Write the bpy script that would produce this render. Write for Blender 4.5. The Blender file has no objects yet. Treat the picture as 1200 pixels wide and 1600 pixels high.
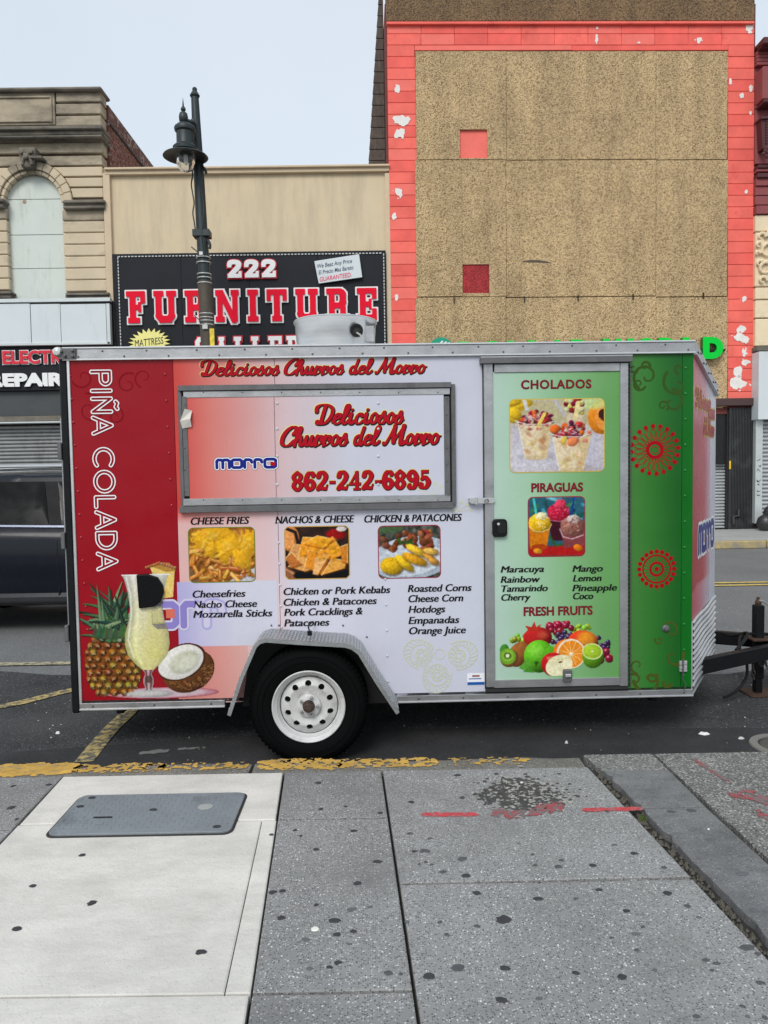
import bpy, bmesh, math, random
import numpy as np
from mathutils import Vector
from math import radians as RAD, sin, cos, pi
random.seed(7); rng = np.random.default_rng(7)
SC = bpy.context.scene
COL = SC.collection
# ------------------------------------------------------------------ camera
CAM_H = 1.70; FPX = 1200.0; PITCH = 3.15; ROLL = 0.9; YAW = 0.4
def cam_basis():
    p, r, y = RAD(PITCH), RAD(ROLL), RAD(YAW)
    f = Vector((sin(y)*cos(p), cos(y)*cos(p), -sin(p)))
    R = Vector((cos(y), -sin(y), 0)); U = R.cross(f)
    return f, R*cos(r)-U*sin(r), R*sin(r)+U*cos(r)
CF, CR, CU = cam_basis(); CO = Vector((0, 0, CAM_H))
cam = bpy.data.cameras.new('camera'); camo = bpy.data.objects.new('camera', cam); COL.objects.link(camo)
from mathutils import Matrix
camo.matrix_world = Matrix(((CR.x, CU.x, -CF.x, CO.x), (CR.y, CU.y, -CF.y, CO.y), (CR.z, CU.z, -CF.z, CO.z), (0, 0, 0, 1)))
cam.sensor_fit = 'VERTICAL'; cam.angle = 2*math.atan(800/FPX); cam.clip_start = 0.05; cam.clip_end = 2000
SC.camera = camo
# ------------------------------------------------------------------ world, sun, exposure
SUN_EL, SUN_AZ = RAD(43), RAD(198)      # azimuth from north (+Y) clockwise: behind the camera
w = bpy.data.worlds.new('World'); SC.world = w; w.use_nodes = True
nt = w.node_tree; nt.nodes.clear()
out = nt.nodes.new('ShaderNodeOutputWorld'); add = nt.nodes.new('ShaderNodeAddShader')
b1 = nt.nodes.new('ShaderNodeBackground'); b2 = nt.nodes.new('ShaderNodeBackground')
sky = nt.nodes.new('ShaderNodeTexSky'); sky.sky_type = 'NISHITA'; sky.sun_disc = False
sky.sun_elevation = SUN_EL; sky.sun_rotation = SUN_AZ; sky.dust_density = 2.0; sky.air_density = 1.0
nt.links.new(sky.outputs[0], b1.inputs[0]); b1.inputs[1].default_value = 0.03
tc = nt.nodes.new('ShaderNodeTexCoord'); cn = nt.nodes.new('ShaderNodeTexNoise'); cn.inputs['Scale'].default_value = 1.6
cn.inputs['Detail'].default_value = 4
cr_ = nt.nodes.new('ShaderNodeValToRGB')
cr_.color_ramp.elements[0].position = 0.3; cr_.color_ramp.elements[0].color = (0.475, 0.545, 0.585, 1)
cr_.color_ramp.elements[1].position = 0.75; cr_.color_ramp.elements[1].color = (0.535, 0.575, 0.61, 1)
nt.links.new(tc.outputs['Generated'], cn.inputs['Vector']); nt.links.new(cn.outputs[0], cr_.inputs[0])
nt.links.new(cr_.outputs[0], b2.inputs[0]); b2.inputs[1].default_value = 1.0
nt.links.new(b1.outputs[0], add.inputs[0]); nt.links.new(b2.outputs[0], add.inputs[1]); nt.links.new(add.outputs[0], out.inputs[0])
sl = bpy.data.lights.new('sun', 'SUN'); sl.energy = 1.5; sl.angle = RAD(26); sl.color = (1, 0.97, 0.92)
so = bpy.data.objects.new('sun', sl); COL.objects.link(so)
sd = Vector((sin(SUN_AZ)*cos(SUN_EL), cos(SUN_AZ)*cos(SUN_EL), sin(SUN_EL)))
so.rotation_euler = sd.to_track_quat('Z', 'Y').to_euler(); so.location = (0, -5, 12)
SC.view_settings.view_transform = 'Standard'; SC.view_settings.look = 'None'; SC.view_settings.exposure = 0.35
SC.view_settings.gamma = 1; SC.view_settings.use_curve_mapping = False
SC.render.engine = 'CYCLES'
SC.cycles.max_bounces = 8
# ------------------------------------------------------------------ measuring helpers
def ray(px, py):
    return CF*FPX + CR*(px-600) + CU*(800-py)
class Frame:
    """a place: origin on the ground and a heading; px() turns a measured point into local x, z on its face"""
    def __init__(s, depth, yaw=0, x0=0.0):
        s.o = Vector((x0, depth, 0)); s.a = RAD(yaw)
        s.u = Vector((cos(s.a), sin(s.a), 0)); s.n = Vector((-sin(s.a), cos(s.a), 0))
    def px(s, x, y, d=0.0):
        r = ray(x, y); o = s.o + s.n*d
        t = (o-CO).dot(s.n)/r.dot(s.n); P = CO + r*t
        return (P-s.o).dot(s.u), P.z
    def rect(s, x0, y0, x1, y1, d=0.0):
        """four sides measured -> u0,u1,z0,z1"""
        ym, xm = (y0+y1)/2, (x0+x1)/2
        return s.px(x0, ym, d)[0], s.px(x1, ym, d)[0], s.px(xm, y1, d)[1], s.px(xm, y0, d)[1]
def G(px, py, z=0.0):
    r = ray(px, py); t = (z-CAM_H)/r.z; P = CO + r*t
    return P.x, P.y
def lin(c):
    c = np.asarray(c, float)/255
    return np.where(c <= .04045, c/12.92, ((c+.055)/1.055)**2.4)
GAIN = 0.92
def S(r, g, b, k=GAIN):
    v = np.minimum(lin((r, g, b))*k, .88)
    return (float(v[0]), float(v[1]), float(v[2]), 1)
# ------------------------------------------------------------------ materials
MATS = {}
def N(nt, typ, **kw):
    n = nt.nodes.new(typ)
    for k, v in kw.items():
        if hasattr(n, k): setattr(n, k, v)
        else: n.inputs[k.replace('_', ' ')].default_value = v
    return n
def mat(name, col, rough=.6, metal=0.0, var=.12, vscale=3.0, bump=0.0, bscale=60.0, speck=None, stain=None, coat=0.0, trans=0.0, attr=False, wave=0.0, ior=None, stretch=None, spec=None, objvar=0.0):
    """principled material: large-scale tone variation, grain relief, optional speckles (colour, scale, size) and vertical stains"""
    if name in MATS: return MATS[name]
    m = bpy.data.materials.new(name); m.use_nodes = True; nt = m.node_tree; L = nt.links.new
    bs = nt.nodes['Principled BSDF']; geo = N(nt, 'ShaderNodeNewGeometry'); P = geo.outputs['Position']
    if attr:
        a = N(nt, 'ShaderNodeAttribute'); a.attribute_name = 'Col'; base = a.outputs['Color']
    else:
        c = N(nt, 'ShaderNodeRGB'); c.outputs[0].default_value = tuple(col[:3])+(1,); base = c.outputs[0]
    if var:
        n1 = N(nt, 'ShaderNodeTexNoise', Scale=vscale, Detail=8.0, Roughness=.65)
        if stretch:
            mp = N(nt, 'ShaderNodeMapping'); mp.inputs['Scale'].default_value = stretch; L(P, mp.inputs[0]); L(mp.outputs[0], n1.inputs['Vector'])
        else: L(P, n1.inputs['Vector'])
        mr = N(nt, 'ShaderNodeMapRange'); mr.inputs[1].default_value = .25; mr.inputs[2].default_value = .75
        mr.inputs[3].default_value = 1-var; mr.inputs[4].default_value = 1+var; L(n1.outputs[0], mr.inputs[0])
        mx = N(nt, 'ShaderNodeVectorMath', operation='SCALE'); L(base, mx.inputs[0]); L(mr.outputs[0], mx.inputs['Scale']); base = mx.outputs[0]
    if objvar:      # every piece weathered a little differently
        oi = N(nt, 'ShaderNodeObjectInfo'); mo = N(nt, 'ShaderNodeMapRange'); mo.inputs[3].default_value = 1-objvar; mo.inputs[4].default_value = 1+objvar
        L(oi.outputs['Random'], mo.inputs[0]); so_ = N(nt, 'ShaderNodeVectorMath', operation='SCALE'); L(base, so_.inputs[0]); L(mo.outputs[0], so_.inputs['Scale']); base = so_.outputs[0]
    for sp in (speck or []):
        v = N(nt, 'ShaderNodeTexVoronoi', Scale=sp[1]); L(P, v.inputs['Vector'])
        cr = N(nt, 'ShaderNodeValToRGB'); cr.color_ramp.interpolation = 'LINEAR'
        cr.color_ramp.elements[0].position = sp[2]*.6; cr.color_ramp.elements[0].color = (1, 1, 1, 1)
        cr.color_ramp.elements[1].position = sp[2]; cr.color_ramp.elements[1].color = (0, 0, 0, 1)
        L(v.outputs['Distance'], cr.inputs[0])
        # only some of the cells
        sx = N(nt, 'ShaderNodeSeparateColor'); L(v.outputs['Color'], sx.inputs[0])
        gt = N(nt, 'ShaderNodeMath', operation='LESS_THAN'); L(sx.outputs[0], gt.inputs[0]); gt.inputs[1].default_value = sp[3]
        mu = N(nt, 'ShaderNodeMath', operation='MULTIPLY'); L(cr.outputs[0], mu.inputs[0]); L(gt.outputs[0], mu.inputs[1])
        mi = N(nt, 'ShaderNodeMix', data_type='RGBA'); L(mu.outputs[0], mi.inputs[0]); L(base, mi.inputs[6]); mi.inputs[7].default_value = tuple(sp[0][:3])+(1,); base = mi.outputs[2]
    if stain:
        scol, ssc, lo, hi, vec = stain
        n2 = N(nt, 'ShaderNodeTexNoise', Scale=ssc, Detail=9.0, Roughness=.7)
        mp = N(nt, 'ShaderNodeMapping'); mp.inputs['Scale'].default_value = vec; L(P, mp.inputs[0]); L(mp.outputs[0], n2.inputs['Vector'])
        cr = N(nt, 'ShaderNodeValToRGB'); cr.color_ramp.elements[0].position = lo; cr.color_ramp.elements[1].position = hi
        L(n2.outputs[0], cr.inputs[0]); mi = N(nt, 'ShaderNodeMix', data_type='RGBA'); L(cr.outputs[0], mi.inputs[0]); L(base, mi.inputs[6])
        mi.inputs[7].default_value = tuple(scol[:3])+(1,); base = mi.outputs[2]
    L(base, bs.inputs['Base Color'])
    nr = N(nt, 'ShaderNodeTexNoise', Scale=9.0, Detail=5.0); L(P, nr.inputs['Vector'])
    rr = N(nt, 'ShaderNodeMapRange'); rr.inputs[3].default_value = max(.03, rough-.1); rr.inputs[4].default_value = min(1, rough+.1)
    L(nr.outputs[0], rr.inputs[0]); L(rr.outputs[0], bs.inputs['Roughness'])
    bs.inputs['Metallic'].default_value = metal; bs.inputs['Coat Weight'].default_value = coat
    bs.inputs['Transmission Weight'].default_value = trans
    if spec is not None: bs.inputs['Specular IOR Level'].default_value = spec
    if ior: bs.inputs['IOR'].default_value = ior
    last = None
    if bump:
        nb = N(nt, 'ShaderNodeTexNoise', Scale=bscale, Detail=6.0, Roughness=.7); L(P, nb.inputs['Vector'])
        bp = N(nt, 'ShaderNodeBump', Strength=min(1, bump), Distance=.012*max(1, bump)); L(nb.outputs[0], bp.inputs['Height']); last = bp
    if wave:
        nw = N(nt, 'ShaderNodeTexNoise', Scale=2.2, Detail=1.5); L(P, nw.inputs['Vector'])
        bw = N(nt, 'ShaderNodeBump', Strength=.6, Distance=wave); L(nw.outputs[0], bw.inputs['Height'])
        if last: L(last.outputs[0], bw.inputs['Normal'])
        last = bw
    if last: L(last.outputs[0], bs.inputs['Normal'])
    MATS[name] = m; return m
# ------------------------------------------------------------------ objects
def thing(name, label=None, cat=None, loc=(0, 0, 0), yaw=0.0, group=None, kind=None):
    o = bpy.data.objects.new(name, None); COL.objects.link(o); o.location = loc; o.rotation_euler = (0, 0, yaw)
    o.empty_display_size = .1
    return tag(o, label, cat, group, kind)
def tag(o, label=None, cat=None, group=None, kind=None):
    if label: o['label'] = label
    if cat: o['category'] = cat
    if group: o['group'] = group
    if kind: o['kind'] = kind
    return o
def frame_thing(fr, name, label=None, cat=None, group=None, kind=None):
    return thing(name, label, cat, tuple(fr.o), fr.a, group, kind)
class MB:
    def __init__(s): s.v = []; s.f = []; s.sm = False
    def add(s, vs, fs):
        n = len(s.v); s.v += [tuple(p) for p in vs]; s.f += [tuple(i+n for i in f) for f in fs]; return s
    def box(s, x0, x1, y0, y1, z0, z1):
        x0, x1 = min(x0, x1), max(x0, x1); y0, y1 = min(y0, y1), max(y0, y1); z0, z1 = min(z0, z1), max(z0, z1)
        return s.add([(x0, y0, z0), (x1, y0, z0), (x1, y1, z0), (x0, y1, z0), (x0, y0, z1), (x1, y0, z1), (x1, y1, z1), (x0, y1, z1)],
                     [(0, 3, 2, 1), (4, 5, 6, 7), (0, 1, 5, 4), (1, 2, 6, 5), (2, 3, 7, 6), (3, 0, 4, 7)])
    def prism(s, poly, y0, y1):
        """polygon in x,z (any winding) extruded from y0 to y1"""
        A = sum(poly[i][0]*poly[(i+1) % len(poly)][1]-poly[(i+1) % len(poly)][0]*poly[i][1] for i in range(len(poly)))
        if A < 0: poly = poly[::-1]
        n = len(poly); vs = [(p[0], y0, p[1]) for p in poly]+[(p[0], y1, p[1]) for p in poly]
        fs = [tuple(range(n)), tuple(range(2*n-1, n-1, -1))]+[((i+1) % n, i, n+i, n+(i+1) % n) for i in range(n)]
        return s.add(vs, fs)
    def slab(s, poly, z0, z1, bev=0.0):
        """polygon in x,y extruded in z, top edge chamfered"""
        A = sum(poly[i][0]*poly[(i+1) % len(poly)][1]-poly[(i+1) % len(poly)][0]*poly[i][1] for i in range(len(poly)))
        if A < 0: poly = poly[::-1]
        n = len(poly)
        if not bev:
            vs = [(p[0], p[1], z0) for p in poly]+[(p[0], p[1], z1) for p in poly]
            return s.add(vs, [tuple(range(n-1, -1, -1)), tuple(range(n, 2*n))]+[(i, (i+1) % n, n+(i+1) % n, n+i) for i in range(n)])
        ins = inset(poly, bev)
        vs = [(p[0], p[1], z0) for p in poly]+[(p[0], p[1], z1-bev*.6) for p in poly]+[(p[0], p[1], z1) for p in ins]
        fs = [tuple(range(n-1, -1, -1)), tuple(range(2*n, 3*n))]
        for k in (0, 1): fs += [(k*n+i, k*n+(i+1) % n, (k+1)*n+(i+1) % n, (k+1)*n+i) for i in range(n)]
        return s.add(vs, fs)
    def tube(s, pts, r, n=8, cap=True):
        pts = [Vector(p) for p in pts]; rs = r if isinstance(r, (list, tuple)) else [r]*len(pts)
        vs = []; fs = []; a = None
        for i, p in enumerate(pts):
            d = (pts[min(i+1, len(pts)-1)]-pts[max(i-1, 0)]).normalized()
            if a is None: a = d.orthogonal().normalized()
            a = (a-d*a.dot(d)); a = a.normalized() if a.length > 1e-6 else d.orthogonal().normalized()
            b = d.cross(a)
            for k in range(n):
                t = 2*pi*k/n; vs.append(p+(a*cos(t)+b*sin(t))*rs[i])
        for i in range(len(pts)-1):
            for k in range(n):
                fs.append((i*n+k, i*n+(k+1) % n, (i+1)*n+(k+1) % n, (i+1)*n+k))
        if cap: fs += [tuple(range(n-1, -1, -1)), tuple(range((len(pts)-1)*n, len(pts)*n))]
        return s.add(vs, fs)
    def lathe(s, prof, c=(0, 0, 0), ax='z', n=32, close=False):
        """prof: (radius, along-axis)"""
        vs = []; fs = []; m = len(prof)
        for r, h in prof:
            for k in range(n):
                t = 2*pi*k/n; a, b = r*cos(t), r*sin(t)
                if ax == 'z': vs.append((c[0]+a, c[1]+b, c[2]+h))
                elif ax == 'y': vs.append((c[0]+a, c[1]+h, c[2]-b))
                else: vs.append((c[0]+h, c[1]+a, c[2]+b))
        for i in range(m-1 if not close else m):
            j = (i+1) % m
            for k in range(n):
                fs.append((i*n+k, i*n+(k+1) % n, j*n+(k+1) % n, j*n+k))
        return s.add(vs, fs)
    def build(s, name, m, parent=None, bev=0.0, smooth=False, kind=None, label=None, seg=1):
        me = bpy.data.meshes.new(name); me.from_pydata(s.v, [], s.f); me.update()
        o = bpy.data.objects.new(name, me); COL.objects.link(o)
        if m: me.materials.append(m)
        if parent: o.parent = parent
        if bev:
            b = o.modifiers.new('bevel', 'BEVEL'); b.width = bev; b.segments = seg; b.limit_method = 'ANGLE'; b.angle_limit = RAD(40)
        if smooth:
            me.polygons.foreach_set('use_smooth', [True]*len(me.polygons))
            try: me.set_sharp_from_angle(angle=RAD(38))
            except Exception: pass
        if kind: o['kind'] = kind
        if label: o['label'] = label
        return o
def inset(poly, d):
    n = len(poly); res = []
    for i in range(n):
        a, b, c = Vector(poly[i-1]), Vector(poly[i]), Vector(poly[(i+1) % n])
        e1 = (b-a).normalized(); e2 = (c-b).normalized()
        n1 = Vector((-e1.y, e1.x)); n2 = Vector((-e2.y, e2.x)); m = (n1+n2)
        if m.length < 1e-4: m = n1
        m.normalize(); k = d/max(.3, m.dot(n1)); p = b+m*k; res.append((p.x, p.y))
    return res
def bx(name, m, parent, x0, x1, y0, y1, z0, z1, bev=0.0, **k):
    return MB().box(x0, x1, y0, y1, z0, z1).build(name, m, parent, bev, **k)
def rebase(root):
    pass
# ------------------------------------------------------------------ flat print: signed-distance shapes turned into crisp thin meshes
def smooth_path(pts, n=8, closed=False):
    P = [tuple(map(float, p)) for p in pts]
    if len(P) < 3: return P
    out = []; m = len(P)
    rngi = range(m if closed else m-1)
    for i in rngi:
        p0 = P[(i-1) % m] if closed or i > 0 else P[0]; p1 = P[i]; p2 = P[(i+1) % m]
        p3 = P[(i+2) % m] if closed or i+2 < m else P[-1]
        for k in range(n):
            t = k/n
            out.append(tuple(.5*((2*b)+(-a+c)*t+(2*a-5*b+4*c-d)*t*t+(-a+3*b-3*c+d)*t**3) for a, b, c, d in zip(p0, p1, p2, p3)))
    out.append(P[0] if closed else P[-1]); return out
class SDF:
    """union of strokes (x,y,r polylines), boxes and ellipses; y up"""
    def __init__(s): s.seg = []; s.box = []; s.sub = []; s.poly = []
    def stroke(s, pts, r=None):
        for a, b in zip(pts[:-1], pts[1:]):
            ra = a[2] if len(a) > 2 else r; rb = b[2] if len(b) > 2 else r
            s.seg.append((a[0], a[1], ra, b[0], b[1], rb))
        if len(pts) == 1: s.seg.append((pts[0][0], pts[0][1], pts[0][2] if len(pts[0]) > 2 else r)*2)
        return s
    def dot(s, x, y, r): s.seg.append((x, y, r, x, y, r)); return s
    def b(s, x0, y0, x1, y1, sub=False): (s.sub if sub else s.box).append((min(x0, x1), min(y0, y1), max(x0, x1), max(y0, y1))); return s
    def xf(s, f, k):
        t = SDF()
        for a in s.seg:
            p, q = f(a[0], a[1]), f(a[3], a[4]); t.seg.append((p[0], p[1], a[2]*k, q[0], q[1], a[5]*k))
        for lst, dst in ((s.box, t.box), (s.sub, t.sub)):
            for a in lst:
                p, q = f(a[0], a[1]), f(a[2], a[3]); dst.append((min(p[0], q[0]), min(p[1], q[1]), max(p[0], q[0]), max(p[1], q[1])))
        return t
    def merge(s, o): s.seg += o.seg; s.box += o.box; s.sub += o.sub; return s
    def bounds(s):
        xs = [a[0]-a[2] for a in s.seg]+[a[3]-a[5] for a in s.seg]+[b[0] for b in s.box]
        xe = [a[0]+a[2] for a in s.seg]+[a[3]+a[5] for a in s.seg]+[b[2] for b in s.box]
        ys = [a[1]-a[2] for a in s.seg]+[a[4]-a[5] for a in s.seg]+[b[1] for b in s.box]
        ye = [a[1]+a[2] for a in s.seg]+[a[4]+a[5] for a in s.seg]+[b[3] for b in s.box]
        return min(xs), min(ys), max(xe), max(ye)
    def field(s, X, Y, pad):
        """X,Y 1-d axes"""
        F = np.full((len(Y), len(X)), 9.0)
        def win(x0, y0, x1, y1):
            i0, i1 = np.searchsorted(X, x0), np.searchsorted(X, x1)+1; j0, j1 = np.searchsorted(Y, y0), np.searchsorted(Y, y1)+1
            return slice(max(0, j0-1), j1), slice(max(0, i0-1), i1)
        for ax, ay, ra, bx_, by, rb in s.seg:
            R = max(ra, rb)+pad
            sl = win(min(ax, bx_)-R, min(ay, by)-R, max(ax, bx_)+R, max(ay, by)+R)
            gx = X[sl[1]][None, :]; gy = Y[sl[0]][:, None]
            dx, dy = bx_-ax, by-ay; l2 = dx*dx+dy*dy
            t = np.clip(((gx-ax)*dx+(gy-ay)*dy)/l2, 0, 1) if l2 > 1e-12 else np.zeros((1, 1))
            d = np.hypot(gx-ax-t*dx, gy-ay-t*dy)-(ra+(rb-ra)*t)
            F[sl] = np.minimum(F[sl], d)
        for x0, y0, x1, y1 in s.box:
            sl = win(x0-pad, y0-pad, x1+pad, y1+pad)
            gx = X[sl[1]][None, :]; gy = Y[sl[0]][:, None]
            d = np.maximum(np.abs(gx-(x0+x1)/2)-(x1-x0)/2, np.abs(gy-(y0+y1)/2)-(y1-y0)/2)
            F[sl] = np.minimum(F[sl], d)
        for x0, y0, x1, y1 in s.sub:
            gx = X[None, :]; gy = Y[:, None]
            d = np.maximum(np.abs(gx-(x0+x1)/2)-(x1-x0)/2, np.abs(gy-(y0+y1)/2)-(y1-y0)/2)
            F = np.maximum(F, -d)
        return F
def contour(F, X, Y):
    """marching squares of F<0 -> list of 2-d verts, faces (no sharing, rows of whole cells merged)"""
    ins = F < 0; ny, nx = F.shape
    c = ins[:-1, :-1].astype(int)+ins[:-1, 1:]+ins[1:, 1:]+ins[1:, :-1]
    V = []; Fs = []
    full = c == 4
    for j in range(ny-1):
        row = full[j]
        if not row.any(): continue
        d = np.diff(np.concatenate(([0], row.astype(int), [0])))
        for a, b in zip(np.where(d == 1)[0], np.where(d == -1)[0]):
            n = len(V); V += [(X[a], Y[j]), (X[b], Y[j]), (X[b], Y[j+1]), (X[a], Y[j+1])]; Fs.append((n, n+1, n+2, n+3))
    for j, i in zip(*np.where((c > 0) & (c < 4))):
        cs = [(j, i), (j, i+1), (j+1, i+1), (j+1, i)]; P = []
        for k in range(4):
            a, b = cs[k], cs[(k+1) % 4]; fa, fb = F[a], F[b]
            if fa < 0: P.append((X[a[1]], Y[a[0]]))
            if (fa < 0) != (fb < 0):
                t = fa/(fa-fb); P.append((X[a[1]]+(X[b[1]]-X[a[1]])*t, Y[a[0]]+(Y[b[0]]-Y[a[0]])*t))
        if len(P) > 2:
            n = len(V); V += P; Fs.append(tuple(range(n, n+len(P))))
    return V, Fs
def sdf_part(name, sdf, m, parent, y, grow=0.0, res=.0012, band=None, thick=0.0, off=(0, 0), to3=None, label=None, cut=None):
    """builds the shape as a sheet at local depth y (x, z in metres); band=(centre, half) keeps only a line parallel to the strokes"""
    x0, z0, x1, z1 = sdf.bounds(); pad = abs(grow)+(band[0]+band[1] if band else 0)+3*res
    X = np.arange(x0-pad, x1+pad+res, res); Y = np.arange(z0-pad, z1+pad+res, res)
    F = sdf.field(X, Y, pad+2*res)
    if band: F = np.abs(F-band[0])-band[1]
    else: F = F-grow
    if cut is not None: F = np.maximum(F, cut(X[None, :], Y[:, None]))
    V, Fs = contour(F, X, Y)
    mb = MB()
    if to3: mb.v = [to3(a+off[0], b+off[1]) for a, b in V]
    else: mb.v = [(a+off[0], y, b+off[1]) for a, b in V]
    mb.f = Fs
    if not Fs: return None
    o = mb.build(name, m, parent, label=label)
    if thick:
        me = o.data; bm = bmesh.new(); bm.from_mesh(me); bmesh.ops.remove_doubles(bm, verts=bm.verts, dist=1e-6); bm.to_mesh(me); bm.free()
        sm = o.modifiers.new('solid', 'SOLIDIFY'); sm.thickness = thick; sm.offset = -1
    return o
# text from the built-in font -------------------------------------------------
def text_mesh(s, bold=0.0, shear=0.0, space=1.0, res=4):
    cu = bpy.data.curves.new('text', 'FONT'); cu.body = s; cu.size = 1; cu.offset = bold; cu.shear = shear
    cu.space_character = space; cu.resolution_u = res; cu.fill_mode = 'FRONT'
    o = bpy.data.objects.new('text', cu); COL.objects.link(o)
    dg = bpy.context.evaluated_depsgraph_get(); ev = o.evaluated_get(dg); me = ev.to_mesh()
    V = np.array([v.co[:2] for v in me.vertices]); Fs = [tuple(p.vertices) for p in me.polygons]
    ev.to_mesh_clear(); bpy.data.objects.remove(o); bpy.data.curves.remove(cu)
    return V, Fs
def text(s, m, parent, u0, u1, zb, zt, y, bold=.02, shear=0.0, space=1.0, thick=0.0, layers=(), name='lettering', rot=0.0, label=None, to3=None, weight=0.0):
    """fits the words between u0..u1, baseline zb and capital top zt; layers: (grow, material, dy, dx, dz)"""
    V, Fs = text_mesh(s, bold, shear, space)
    H, _ = text_mesh('H', bold, 0, 1); h0, h1 = H[:, 1].min(), H[:, 1].max()
    a, b = V[:, 0].min(), V[:, 0].max(); kx = (u1-u0)/(b-a); kz = (zt-zb)/(h1-h0)
    def place(V_, y_, dx=0, dz=0):
        X = (V_[:, 0]-a)*kx; Z = (V_[:, 1]-h0)*kz
        if rot: X, Z = X*cos(rot)-Z*sin(rot), X*sin(rot)+Z*cos(rot)
        if to3: return [to3(x+u0+dx, z+zb+dz) for x, z in zip(X, Z)]
        return [(x+u0+dx, y_, z+zb+dz) for x, z in zip(X, Z)]
    mb = MB(); mb.add(place(V, y), Fs)
    if weight: mb.add(place(V, y-.0002, weight), Fs); mb.add(place(V, y-.0004, -weight), Fs)
    o = mb.build(name, m, parent, label=label)
    if thick:
        sm = o.modifiers.new('solid', 'SOLIDIFY'); sm.thickness = thick; sm.offset = 1
    for g, mm, dy, dx, dz in layers:
        V2, F2 = text_mesh(s, bold+g, shear, space); mb = MB(); mb.v = place(V2, y+dy, dx, dz); mb.f = F2; mb.build('lettering_outline', mm, parent)
    return o
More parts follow.
